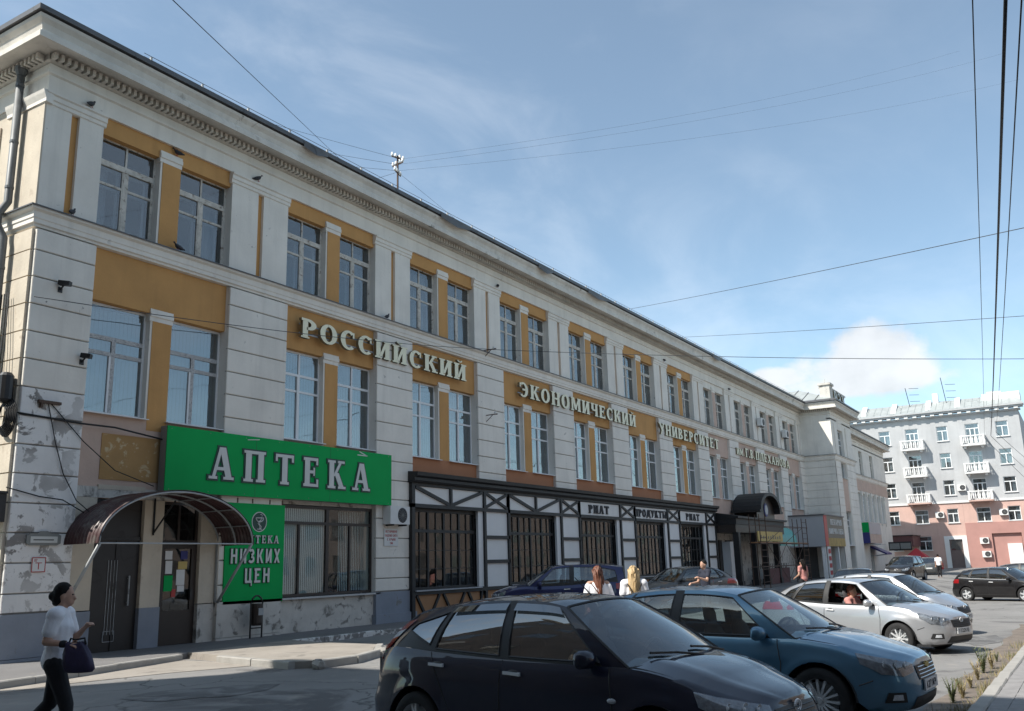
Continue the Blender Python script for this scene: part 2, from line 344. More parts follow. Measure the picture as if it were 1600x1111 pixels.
def sm(x, tab):
    """smooth (Catmull-Rom/PCHIP-like) interpolation of a table"""
    n = len(tab)
    if x <= tab[0][0]: return tab[0][1]
    if x >= tab[-1][0]: return tab[-1][1]
    for i in range(n - 1):
        if x <= tab[i + 1][0]: break
    h = tab[i + 1][0] - tab[i][0]; d = (tab[i + 1][1] - tab[i][1]) / h
    def slope(k):
        if k == 0 or k == n - 1: 
            j = 0 if k == 0 else n - 2
            return (tab[j + 1][1] - tab[j][1]) / (tab[j + 1][0] - tab[j][0])
        a = (tab[k][1] - tab[k - 1][1]) / (tab[k][0] - tab[k - 1][0]); b = (tab[k + 1][1] - tab[k][1]) / (tab[k + 1][0] - tab[k][0])
        return 0. if a * b <= 0 else 2 * a * b / (a + b)
    t = (x - tab[i][0]) / h; m0, m1 = slope(i) * h, slope(i + 1) * h
    return (2 * t**3 - 3 * t * t + 1) * tab[i][1] + (t**3 - 2 * t * t + t) * m0 + (-2 * t**3 + 3 * t * t) * tab[i + 1][1] + (t**3 - t * t) * m1
def sweep(mb, prof, path, m=0):
    """prof: (out, z) closed outline; path: plan polyline, outward side = (dy,-dx)"""
    P = [Vector(p) for p in path]; rings = []
    for i, p in enumerate(P):
        n1 = n2 = None
        if i > 0: d = (P[i] - P[i - 1]).normalized(); n1 = Vector((d.y, -d.x))
        if i < len(P) - 1: d = (P[i + 1] - P[i]).normalized(); n2 = Vector((d.y, -d.x))
        if n1 is None: o = n2
        elif n2 is None: o = n1
        else: o = (n1 + n2) / (1 + n1.dot(n2))
        rings.append([(p.x + o.x * a, p.y + o.y * a, z) for (a, z) in prof])
    k = len(mb.v); mb.grid(rings, m, closed=True); n = len(prof)
    mb.face([k + j for j in range(n)], m); mb.face([k + (len(P) - 1) * n + j for j in range(n)][::-1], m)

# ------------------------------------------------------------------ lettering: a small stroke alphabet
def glyph(ch, T=.2, t=.11, serif=True):
    P = []; sv = .085; so = .07
    rect = lambda x0, y0, x1, y1: P.append([(x0, y0), (x1, y0), (x1, y1), (x0, y1)])
    def V(x, y0=0., y1=1., th=None, s0=True, s1=True):
        th = th or T; rect(x, y0, x + th, y1)
        if serif and s0: rect(x - so, y0, x + th + so, y0 + sv)
        if serif and s1: rect(x - so, y1 - sv, x + th + so, y1)
    def D(x0, y0, x1, y1, th): P.append([(x0, y0), (x0 + th, y0), (x1 + th, y1), (x1, y1)])
    def ring(cx, cy, rx, ry, a0, a1, th=None, tv=None, n=18):
        th = th or T; tv = tv or t * 1.1
        for i in range(n):
            u, w = lerp(a0, a1, i / n), lerp(a0, a1, (i + 1) / n); q = []
            for a, k in ((u, 0), (w, 0), (w, 1), (u, 1)): q.append((cx + (rx - k * th) * math.cos(R(a)), cy + (ry - k * tv) * math.sin(R(a))))
            P.append(q)
    W = .72
    if ch == 'А':
        D(.06, 0, .32, 1, t * 1.1); D(.58, 0, .32, 1, T); rect(.2, .28, .6, .28 + t)
        if serif: rect(-.04, 0, .26, sv); rect(.48, 0, .86, sv)
        W = .82
    elif ch == 'П': V(.06); V(.54); rect(.06, 1 - t, .74, 1); W = .8
    elif ch == 'Т':
        V(.3, s1=False); rect(.02, 1 - t, .78, 1)
        if serif: rect(.02, .76, .1, 1); rect(.7, .76, .78, 1)
        W = .8
    elif ch == 'Е':
        V(.06, s1=False, s0=False); rect(0, 0, .66, t); rect(0, 1 - t, .64, 1); rect(.2, .46, .5, .46 + t)
        if serif: rect(.58, 0, .66, .26); rect(.56, .76, .64, 1); rect(.44, .38, .5, .66)
        W = .7
    elif ch == 'К': V(.06); D(.24, .44, .56, 1, t * 1.2); D(.56, 0, .28, .56, T); (rect(.48, 0, .84, sv), rect(.46, 1 - sv, .78, 1)) if serif else 0; W = .8
    elif ch == 'Н': V(.06); V(.54); rect(.06, .45, .7, .45 + t); W = .8
    elif ch in 'ИЙ':
        V(.06); V(.54); D(.22, .12, .5, .88, t * 1.1)
        if ch == 'Й': ring(.4, 1.22, .17, .14, 180, 360, .07, .07, 8)
        W = .8
    elif ch == 'З': ring(.3, .74, .32, .26, -90, 150, T * .9); ring(.3, .27, .36, .27, -150, 90, T * .9); W = .7
    elif ch == 'Х': D(.5, 0, .02, 1, T); D(.04, 0, .54, 1, t * 1.2); (rect(-.02, 0, .26, sv), rect(.44, 0, .78, sv), rect(-.02, 1 - sv, .3, 1), rect(.48, 1 - sv, .74, 1)) if serif else 0; W = .76
    elif ch == 'Ц': V(.06, s0=False); V(.5, s0=False); rect(.06, 0, .8, t); rect(.7, -.2, .8, 0); W = .84
    elif ch == 'Р': V(.06, s1=False); ring(.3, .72, .36, .28, -90, 90); rect(0, 1 - t, .32, 1); rect(.24, .44, .32, .44 + t); W = .68
    elif ch == 'О': ring(.4, .5, .4, .52, 0, 360, T, t, 26); W = .8
    elif ch == 'С': ring(.4, .5, .4, .52, 48, 312, T, t, 22); (rect(.6, .66, .68, .96) if serif else 0); W = .72
    elif ch == 'Э': ring(.32, .5, .4, .52, -132, 132, T, t, 22); rect(.24, .45, .6, .45 + t); (rect(.02, .66, .1, .96) if serif else 0); W = .76
    elif ch == 'М': V(.06, th=t * 1.2); V(.72); D(.36, .1, .1, 1, T); D(.38, .1, .74, 1, t * 1.1); W = .98
    elif ch == 'Ч': V(.5); V(.06, .5, 1, s0=False); rect(.14, .4, .6, .4 + t); W = .78
    elif ch == 'У': D(.38, .3, .02, 1, T); D(.2, 0, .6, 1, t * 1.2); (rect(-.04, 1 - sv, .3, 1), rect(.52, 1 - sv, .8, 1)) if serif else 0; W = .76
    elif ch == 'В': V(.06, s0=False, s1=False); ring(.3, .75, .34, .25, -90, 90); ring(.3, .26, .4, .26, -90, 90); rect(0, 0, .32, t); rect(0, 1 - t, .32, 1); rect(.2, .46, .32, .46 + t); W = .72
    elif ch == 'Л': V(.54); D(.04, 0, .24, 1, t * 1.3); rect(.24, 1 - t, .7, 1); (rect(-.04, 0, .26, sv) if serif else 0); W = .8
    elif ch == 'Г':
        V(.06, s1=False); rect(0, 1 - t, .62, 1)
        if serif: rect(.54, .74, .62, 1)
        W = .64
    elif ch == 'Д': V(.54, .1, s0=False); D(.1, .1, .24, 1, t * 1.3); rect(.24, 1 - t, .7, 1); rect(0, .08, .84, .08 + t); rect(0, -.14, .09, .1); rect(.75, -.14, .84, .1); W = .86
    elif ch == 'Ы': V(.06); ring(.24, .28, .3, .28, -90, 90); rect(.2, .47, .3, .47 + t); rect(.2, 0, .3, t); V(.68); W = .94
    elif ch == 'Я': V(.5, s1=False); ring(.42, .72, .36, .28, 90, 270); rect(.4, 1 - t, .74, 1); rect(.4, .44, .5, .44 + t); D(.04, 0, .34, .48, T * .8); W = .74
    elif ch == 'Б': V(.06, s0=False, s1=False); ring(.3, .28, .38, .28, -90, 90); rect(0, 0, .32, t); rect(0, 1 - t, .64, 1); rect(.2, .5, .32, .5 + t); W = .72
    elif ch == '.': rect(.04, 0, .2, .18); W = .26
    elif ch == '0': ring(.3, .5, .3, .52, 0, 360, T * .8, t, 18); W = .62
    elif ch == '1': V(.2, s1=False); D(.02, .72, .2, .95, .12); W = .45
    elif ch == '2': ring(.28, .7, .3, .3, -30, 165, T * .8); D(.0, .06, .4, .62, T); rect(0, 0, .6, t); W = .62
    elif ch == '7': rect(0, 1 - t, .6, 1); D(.12, 0, .4, 1, T); W = .6
    elif ch == ' ': W = .4
    else: rect(.05, 0, .5, 1); W = .55
    return P, W
def text_width(s, gap, **k): return sum(glyph(c, **k)[1] + gap for c in s) - gap
def letter_mesh(mb, ch, o, ux, h, sx, depth, m_face=0, m_side=None, grow=0., lift=0., **k):
    """one letter: o = lower-left of the letter at the back plane, ux = reading direction, letters rise in z, face away from (ux x z)"""
    ux = Vector(ux).normalized(); nrm = ux.cross(Vector((0, 0, 1)))   # towards the viewer
    polys, W = glyph(ch, **k); o = Vector(o); ms = m_face if m_side is None else m_side
    for i, p in enumerate(polys):
        if grow:
            cx = sum(a for a, _ in p) / len(p); cy = sum(b for _, b in p) / len(p)
            q = []
            n = len(p)
            for j in range(n):
                a, b, c = Vector(p[j - 1]), Vector(p[j]), Vector(p[(j + 1) % n])
                e1 = (b - a); e2 = (c - b)
                if e1.length < 1e-6 or e2.length < 1e-6: q.append(tuple(b)); continue
                n1 = Vector((e1.y, -e1.x)).normalized(); n2 = Vector((e2.y, -e2.x)).normalized(); area = sum(p[t_][0] * p[(t_ + 1) % n][1] - p[(t_ + 1) % n][0] * p[t_][1] for t_ in range(n))
                sg = 1 if area > 0 else -1; den = max(.35, 1 + n1.dot(n2)); off = (n1 + n2) / den * grow * sg
                q.append((b.x + off.x, b.y + off.y))
            p = q
        z = depth + .0009 * (i % 7) + lift; k0 = len(mb.v); n = len(p)
        for d in (lift, z):
            for (a, b) in p: mb.v.append(tuple(o + ux * (a * h * sx) + Vector((0, 0, b * h)) + nrm * d))
        mb.face([k0 + n + j for j in range(n)], m_face)
        for j in range(n): jj = (j + 1) % n; mb.face((k0 + j, k0 + jj, k0 + n + jj, k0 + n + j), ms)
    return W * h * sx
def sign_text(parent, s, o, ux, h, width, depth, mats, gap=.14, per_letter=True, grow=0., lift=0., name='letter', **k):
    """width: total width in metres; mats (face, side)"""
    tw = text_width(s, gap, **k) * h; sx = width / tw; x = 0.; ux = Vector(ux).normalized(); allmb = MB(); objs = []
    for c in s:
        W = glyph(c, **k)[1]
        if c != ' ':
            mb = MB() if per_letter else allmb
            letter_mesh(mb, c, Vector(o) + ux * x, ux, h, sx, depth, 0, 1, grow, lift, **k)
            if per_letter: objs.append(mb.build(name, mats, parent))
        x += (W + gap) * h * sx
    if not per_letter: objs.append(allmb.build(name, mats, parent))
    return objs

# ------------------------------------------------------------------ ground
def gz(X, Y):
    t = min(max((-8. - Y) / 5.5, 0), 1); t = t * t * (3 - 2 * t)
    return -.12 - t * interp(X, [(5, .02), (11, .08), (21, .25), (30, .33), (48, .46), (130, .75)])
def sgrid(a, b, near0, near1, step, far):
    r = []; x = near0
    while x > a: r.append(x); x -= far; far *= 1.5
    r = r[::-1]; x = near0 + step
    while x <= near1: r.append(x); x += step
    f = 6.
    while x < b: r.append(x); x += f; f *= 1.5
    return r + [b]
xs = sgrid(-900, 1500, -10, 130, 2., 6.); ys = sgrid(-900, 900, -24, 4, .75, 6.)
mb = MB(); mb.grid([[(x, y, gz(x, y)) for x in xs] for y in ys])
props(mb.build('road', 'asphalt', smooth=True), kind='structure')
# sidewalk along the building, its bump-out and the pavement on the near side
SW = [(-30, .3), (-30, -3.4), (8.4, -3.2), (10.2, -2.87), (13.0, -2.15), (16.1, -1.97), (111, -1.97), (111, .3)]
side = props(MB().prism(SW, 'z', -.6, -.005).build('sidewalk', 'walk'), kind='structure')
PEN = [(13.25, -2.12), (12.95, -3.5), (12.5, -5.95), (12.75, -6.25), (13.6, -6.32), (14.7, -5.9), (15.9, -5.0), (15.95, -3.6), (16.3, -1.99)]
pen = props(MB().prism(PEN, 'z', -.6, .008).build('sidewalk_bump_out', 'sand'), kind='structure')
# sandy gutter strip in the street along the kerb
GUT = [(4.0, -3.35), (8.4, -3.22), (10.2, -2.89), (12.93, -2.2), (12.9, -3.6), (12.6, -4.7), (11.2, -4.1), (9.4, -3.7), (4., -4.2)]
props(MB().prism([(x, y - .02) for x, y in GUT], 'z', -.30, -.112).build('gutter_strip', 'sand'), kind='structure')
def kerb_line(pts, z0, z1, parent, matn, length=1.0, w=.15, jit=.01, gap=.012):
    for a, b in zip(pts, pts[1:]):
        a, b = Vector(a), Vector(b); L = (b - a).length; n = max(1, round(L / length)); d = (b - a) / L; ang = math.atan2(d.y, d.x)
        for i in range(n):
            c = a + d * (L * (i + .5) / n); ll = L / n - gap
            zt = z1(c.x, c.y) if callable(z1) else z1; zb = z0(c.x, c.y) if callable(z0) else z0
            m = MB(); bev = .018
            q = [(-w / 2, 0), (w / 2, 0), (w / 2, zt - zb - bev), (w / 2 - bev, zt - zb), (-w / 2 + bev, zt - zb), (-w / 2, zt - zb - bev)]
            m.prism(q, 'x', -ll / 2, ll / 2)
            mx = Matrix.Rotation(ang + rnd.uniform(-.012, .012), 4, 'Z') @ Matrix.Rotation(rnd.uniform(-.008, .008), 4, 'Y')
            m.v = [tuple(mx @ Vector(p)) for p in m.v]
            o = link('kerb_stone', m.mesh('kerb_stone', matn), parent, (c.x, c.y, zb + rnd.uniform(-jit, jit)))
kerb_line([(6.5, -3.33), (8.4, -3.27), (10.2, -2.94), (12.95, -2.25)], -.5, .004, side, 'kerb', 1.1, .14, .006)
kerb_line([(12.9, -3.5), (12.45, -5.95)], -.5, .022, pen, 'kerb', 1.2, .16)
kerb_line([(12.65, -6.3), (13.6, -6.4), (14.75, -5.97), (15.95, -5.05)], -.5, .02, pen, 'kerb', 1.1, .16)
kerb_line([(16.35, -2.05), (38, -2.05)], -.5, .006, side, 'kerbw', 1.0, .15, .006)
# small broken concrete lumps at the bump-out corner
for (x, y, s) in ((12.62, -6.42, .13), (14.9, -6.0, .15)):
    m = MB(); m.ball((0, 0, 0), (s, s * .8, s * .8), 8); m.v = [tuple(Vector(p) * (1 + rnd.uniform(-.25, .2))) for p in m.v]
    o = m.build('concrete_lump', 'kerb'); o.location = (x, y, gz(x, y) + s * .5); o.rotation_euler = (.3, .2, x)
    props(o, 'broken concrete lump at the rounded kerb corner' if s < .14 else 'broken concrete lump below the slanting kerb of the bump-out', 'rubble')
rp = random.Random(21)
for (cx, cy, rx, ry, an) in ((9.6, -7.0, 1.3, .7, -.5), (8.3, -9.2, .9, .6, .3), (19.5, -7.6, 2.2, 1.1, .1), (31.5, -12.6, 2.6, 1.0, .2), (24.5, -16.0, 1.6, .5, 0.), (42., -12.5, 3., 1.2, .1)):
    pts = []
    for i in range(18):
        a = 2 * math.pi * i / 18; r_ = rp.uniform(.75, 1.1); x, y = rx * r_ * math.cos(a), ry * r_ * math.sin(a); pts.append((cx + x * math.cos(an) - y * math.sin(an), cy + x * math.sin(an) + y * math.cos(an)))
    m = MB(); c = len(m.v); m.v.append((cx, cy, gz(cx, cy) + .006)); m.v += [(x, y, gz(x, y) + .006) for x, y in pts]
    for i in range(18): m.face((c, c + 1 + i, c + 1 + (i + 1) % 18))
    props(m.build('road_patch', 'patchasph'), kind='structure')
PZ = lambda X: gz(X, -17) + .13
px_ = [-40, -10, 5, 11, 21, 30, 48, 130]
mb = MB(); mb.grid([[(x, y, PZ(x) - .035) for x in px_] for y in (-17.21, -40)]); mb.grid([[(x, -17.21, z) for x in px_] for z in (-2, -.6)])
pav = props(mb.build('pavement', 'earth'), kind='structure')
kerb_line([(8, -17.12), (30, -17.12)], lambda X, Y: PZ(X) - .5, lambda X, Y: PZ(X), pav, 'kerb', 1.0, .17, .004, .01)
pm = MB(); pm.prism([(0, 0), (.392, 0), (.392, .192), (0, .192)], 'z', -.05, 0); pme = pm.mesh('paver', 'paver')
for r_ in range(5):
    for c in range(38):
        x = 9.6 + c * .4 + (.2 if r_ % 2 else 0)
        o = link('paver', pme, pav, (x, -17.41 - r_ * .2, PZ(x) - .012 + rnd.uniform(-.004, .004)))
# gutter soil on the near kerb
mb = MB(); mb.grid([[(x, y + .05 * math.sin(x * 2.1), gz(x, y) + (.012 if y < -16.75 else .004) + .006) for x in [8 + i * .5 for i in range(46)]] for y in (-17.03, -16.8, -16.5)])
props(mb.build('gutter_soil', 'earth', smooth=True), kind='structure')
# ------------------------------------------------------------------ university building
UB = thing('university_building', 'long white and ochre three-storey university block with a projecting end bay', 'building', (10.35, 0, 0))
XC, XE, XW2, X3, YW = 10.35, 74.4, 81.8, 111., -2.44
X0 = [11.77] + [17.745 + 5.72 * i for i in range(10)]; BW = 3.9
PATH = [(XC, 22), (XC, 0), (XE, 0), (XE, YW), (XW2, YW), (XW2, 0), (X3, 0), (X3, 16)]
# rooms behind the glass (dark boxes) and floors
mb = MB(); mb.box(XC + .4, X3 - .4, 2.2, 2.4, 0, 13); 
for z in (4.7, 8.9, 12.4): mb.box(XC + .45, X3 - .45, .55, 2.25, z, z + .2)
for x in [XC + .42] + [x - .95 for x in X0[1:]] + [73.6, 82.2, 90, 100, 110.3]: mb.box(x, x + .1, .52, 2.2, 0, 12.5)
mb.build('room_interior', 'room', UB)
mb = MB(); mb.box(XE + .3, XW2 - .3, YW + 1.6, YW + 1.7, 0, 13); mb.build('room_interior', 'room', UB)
# cornice, frieze and belt as swept profiles
mb = MB(); sweep(mb, [(.0, 12.98), (.10, 13.0), (.10, 13.16), (.22, 13.2), (.60, 13.13), (.60, 13.11), (.68, 13.11), (.68, 13.24), (.63, 13.27), (.60, 13.33), (.64, 13.46), (.72, 13.55), (.74, 13.62), (-.25, 13.66), (-.25, 12.98)], PATH)
cor = mb.build('cornice', 'trim', UB)
mb = MB(); sweep(mb, [(0.0, 12.3), (0.0, 12.70), (.06, 12.73), (.06, 12.78), (0.02, 12.80), (.02, 12.97), (-.3, 12.97), (-.3, 12.3)], PATH); mb.build('frieze', 'white', UB)
mb = MB(); sweep(mb, [(-.3, 9.0), (.05, 9.04), (.05, 9.09), (.10, 9.11), (.10, 9.20), (.12, 9.22), (.12, 9.36), (.20, 9.40), (.20, 9.455), (-.3, 9.50)], PATH); belt = mb.build('belt_course', 'white', UB)
mb = MB(); sweep(mb, [(-.29, 9.507), (.22, 9.462), (.22, 9.445), (.235, 9.445), (.235, 9.475), (-.29, 9.52)], PATH); mb.build('flashing', 'zinc', belt)
# dentils: too small to pick apart singly
mb = MB(); s = .156
def dent(x, y, nx, ny):
    if nx: mb.box(x - .17, x, y - .04, y + .04, 13.005, 13.145)
    else: mb.box(x - .04, x + .04, y - .17, y, 13.005, 13.145)
for i in range(int((XE - XC) / s)): dent(XC - .03 + i * s, -.1, 0, 1)
for i in range(20): dent(XC - .1, .12 + i * s, 1, 0)
for i in range(14): dent(XE - .1, -.25 - i * s, 1, 0)
for i in range(int((XW2 - XE) / s)): dent(XE + .05 + i * s, YW - .1, 0, 1)
for i in range(int((X3 - XW2) / s)): dent(XW2 + .2 + i * s, -.1, 0, 1)
props(mb.build('dentil_course', 'trim', cor), kind='stuff')
# dark gaps behind the dentils
mb = MB(); sweep(mb, [(.103, 13.02), (.106, 13.02), (.106, 13.14), (.103, 13.14)], PATH); mb.build('dentil_backing', 'joint', cor)
# sheet-metal roof: drip edge, slopes, wing roof
mb = MB(); sweep(mb, [(.80, 13.66), (.80, 13.78), (.74, 13.80), (-.24, 14.06), (-.24, 13.68)], PATH); roof = mb.build('roof', 'zinc', UB)
mb = MB(); mb.grid([[(x, -.1, 14.03) for x in (XC, XE)], [(x, 8.5, 16.4) for x in (XC + 5, XE)]]); mb.grid([[(XW2, -.1, 14.03), (X3, -.1, 14.03)], [(XW2, 8.5, 16.4), (X3, 8.5, 16.4)]]); mb.grid([[(XC, -.1, 14.03), (XC, 17, 14.03)], [(XC + 5, 8.5, 16.4), (XC + 5, 8.6, 16.4)]]); mb.build('roof_slope', 'roofgrey', roof)
mb = MB(); mb.grid([[(XE - .6, YW - .6, 13.8), (XE - .6, 14, 13.8)], [(78.1, .6, 15.5), (78.1, 14, 15.5)]]); mb.grid([[(XW2 + .6, YW - .6, 13.8), (XW2 + .6, 14, 13.8)], [(78.1, .6, 15.5), (78.1, 14, 15.5)]]); mb.grid([[(XE - .6, YW - .6, 13.8), (XW2 + .6, YW - .6, 13.8)], [(78.1, .6, 15.5), (78.1, .61, 15.5)]])
mb.build('wing_roof', 'roofgrey', roof)
mb = MB()
for i in range(8):
    y = -1.5 + i * 1.1; t = min(1, (y + 3.0) / 3.6); mb.tube([(XE - .5, y, 13.86), (lerp(XE - .6, 78.1, t), y, lerp(13.84, 15.53, t))], .03, 4)
mb.build('roof_seam', 'zinc', roof)
# lifted, bent pieces of drip edge
mb = MB()
for x, w, d in ((24.2, 1.8, .10), (31.0, 1.2, .12), (35.5, 2.0, .08), (52, 1.5, .1), (17.5, 1.0, .09)):
    mb = MB(); mb.grid([[(x, -.83, 13.76), (x + w / 2, -.86, 13.76 - d), (x + w, -.83, 13.77)], [(x, -.81, 13.58), (x + w / 2, -.86, 13.55 - d), (x + w, -.81, 13.62)]]); mb.build('bent_drip_edge', 'zinc', roof)
# snow guard rail
mb = MB(); x = 12.5
while x < 74:
    mb.box(x - .025, x + .025, -.6, -.55, 13.82, 14.0); mb.box(x - .012, x + .012, -.57, -.2, 13.92, 13.95); x += 1.55
rail = mb.build('snow_guard_post', 'sill', roof)
mb = MB(); mb.tube([(12.3, -.57, 14.03), (74, -.57, 14.03)], .008, 5); mb.tube([(12.3, -.57, 13.94), (74, -.57, 13.94)], .006, 5); mb.build('snow_guard_rail', 'zinc', roof)
mb = MB(); x = 36.
while x < 60: mb.tube([(x, -.57, 13.9), (x, -.57, 14.03)], .006, 4); x += .3
mb.build('snow_guard_bar', 'zinc', roof)
mb = MB(); mb.prism([(0, 0), (1.1, 0), (.55, .95)], 'x', 35.1, 36.6); mb.v = [(x, y + 1.2, z + 14.1) for x, y, z in mb.v]
mb.build('dormer', 'sill', roof)
mb = MB(); mb.prism([(0, 0), (1.0, 0), (.5, .8)], 'x', 64.2, 65.6); mb.v = [(x, y + .8, z + 14.0) for x, y, z in mb.v]; mb.build('dormer', 'sill', roof)

# --- block meshes for the rusticated piers: rounded-edge course stones, shared
_blk = {}
def block_mesh(w, d, h, matn):
    k = (round(w, 3), round(d, 3), round(h, 3), matn)
    if k not in _blk:
        b = .012; m = MB(); w2, h2 = w / 2, h / 2
        r0 = [(-w2, 0, -h2), (w2, 0, -h2), (w2, 0, h2), (-w2, 0, h2)]; r1 = [(-w2, -d + b, -h2), (w2, -d + b, -h2), (w2, -d + b, h2), (-w2, -d + b, h2)]
        r2 = [(-w2 + b, -d, -h2 + b), (w2 - b, -d, -h2 + b), (w2 - b, -d, h2 - b), (-w2 + b, -d, h2 - b)]
        m.grid([r0, r1, r2], 0, closed=True); n = len(m.v); m.face((n - 4, n - 3, n - 2, n - 1))
        _blk[k] = m.mesh('block', matn, weld=False)
        import bmesh
        bm = bmesh.new(); bm.from_mesh(_blk[k]); bmesh.ops.recalc_face_normals(bm, faces=bm.faces); bm.to_mesh(_blk[k]); bm.free()
    return _blk[k]
G = .014
def courses(x0, x1, ylist, zs, parent, matf, d=.08, y=0.):
    for a, b in zip(zs, zs[1:]):
        link('block', block_mesh(x1 - x0, d, b - a - 2 * G, matf(a) if callable(matf) else matf), parent, ((x0 + x1) / 2, y, (a + b) / 2))
ZC = [8.51 - .6 * i for i in range(14)]           # joint heights
PIL = [(XC, X0[0])] + [(X0[i] + BW, X0[i + 1]) for i in range(10)] + [(X0[10] + BW, XE)]
for i, (a, b) in enumerate(PIL):
    low = 0. if i < 2 else (.95 if i == 2 else 4.6)
    zb_ = 0 if i < 3 else 3.3; core = MB().box(a, b, -.022, .5, zb_, 9.0); co = core.build('pier', 'white', UB); MB().box(a + .004, b - .004, -.06, -.0225, zb_, 9.0).build('joint_bed', 'joint', co)
    if i == 0:
        zs = [9.0] + ZC[:13]; zs = [z for z in zs if z > .95] + [.93]
    elif i < 3: zs = [9.0] + [z for z in ZC if z > .95] + [.93]
    else: zs = [9.0] + [z for z in ZC if z > 5.2] + [4.93 if i < 8 else 4.93] + ([4.2, 3.6, 3.3] if i >= 8 else [4.3])
    zs = sorted(set(round(z, 3) for z in zs))
    courses(a + .001, b - .001, None, zs, co, (lambda z, i=i: 'white_peel' if (i == 0 and z < 5.2) else 'white'), .075, -.03)
    if i < 3:
        p = MB(); p.box(a - .02, b + .02, -.14, .4, .06, .91); p.box(a - .08, b + .08, -.20, .4, -.1, .27) if i == 2 else p.box(a - .03, b + .03, -.16, .4, -.1, .05)
        p.build('plinth', 'dirtwhite' if i == 1 else 'greyblue', co)
    # upper storey pilaster: two strips with an ochre slot, cap and base
    up = MB(); mid = (a + b) / 2; sw = .10
    up.box(a, mid - sw, 0, .5, 9.4, 12.32); up.box(mid + sw, b, 0, .5, 9.4, 12.32); up.box(mid - sw - .01, mid + sw + .01, 0.002, .5, 12.06, 12.3)
    uo = up.build('pilaster', 'white', UB)
    MB().box(mid - sw, mid + sw, .09, .4, 9.45, 12.07).build('slot', 'ochre' if i < 8 else 'pink', uo)
    cp = MB(); pr = [(0.001, 11.98), (.03, 12.0), (.03, 12.08), (.06, 12.1), (.06, 12.2), (.10, 12.23), (.10, 12.27), (0.001, 12.30)]
    cp.prism([(-o, z) for o, z in pr] + [(.3, 12.30), (.3, 11.98)], 'x', a - .05, b + .05); cp.build('capital', 'white', uo)
# side wall to the left (facing the side street)
sw_ = MB(); sw_.box(XC + .02, XC + .4, .5, 22, 0, 12.4); wl = sw_.build('side_wall', 'cream', UB)
for a, b in zip(sorted([9.0] + [z for z in ZC if z > .9] + [.0]), sorted([9.0] + [z for z in ZC if z > .9] + [.0])[1:]):
    MB().box(XC - .062, XC + .1, -.02, 1.35, a + G, b - G).build('block', 'cream', wl)
    MB().box(XC - .03, XC + .1, 1.36, 8, a + G, b - G).build('block', 'cream', wl)
m = MB(); m.box(XC - .04, XC + .3, .001, 1.4, 9.5, 12.0); m.box(XC - .02, XC + .3, 1.8, 7, 9.5, 11.9); m.build('side_pilaster', 'cream', wl)
m = MB(); m.prism([(XC + .1 , 11.98), (XC - .07, 12.0), (XC - .07, 12.08), (XC - .12, 12.2), (XC - .14, 12.27), (XC + .1, 12.30)], 'y', -.08, 1.48); m.build('side_capital', 'white', wl)
m = MB(); m.box(XC - .06, XC + .1, 2.1, 3.3, 10.0, 11.6); m.build('side_window', 'glass', wl)

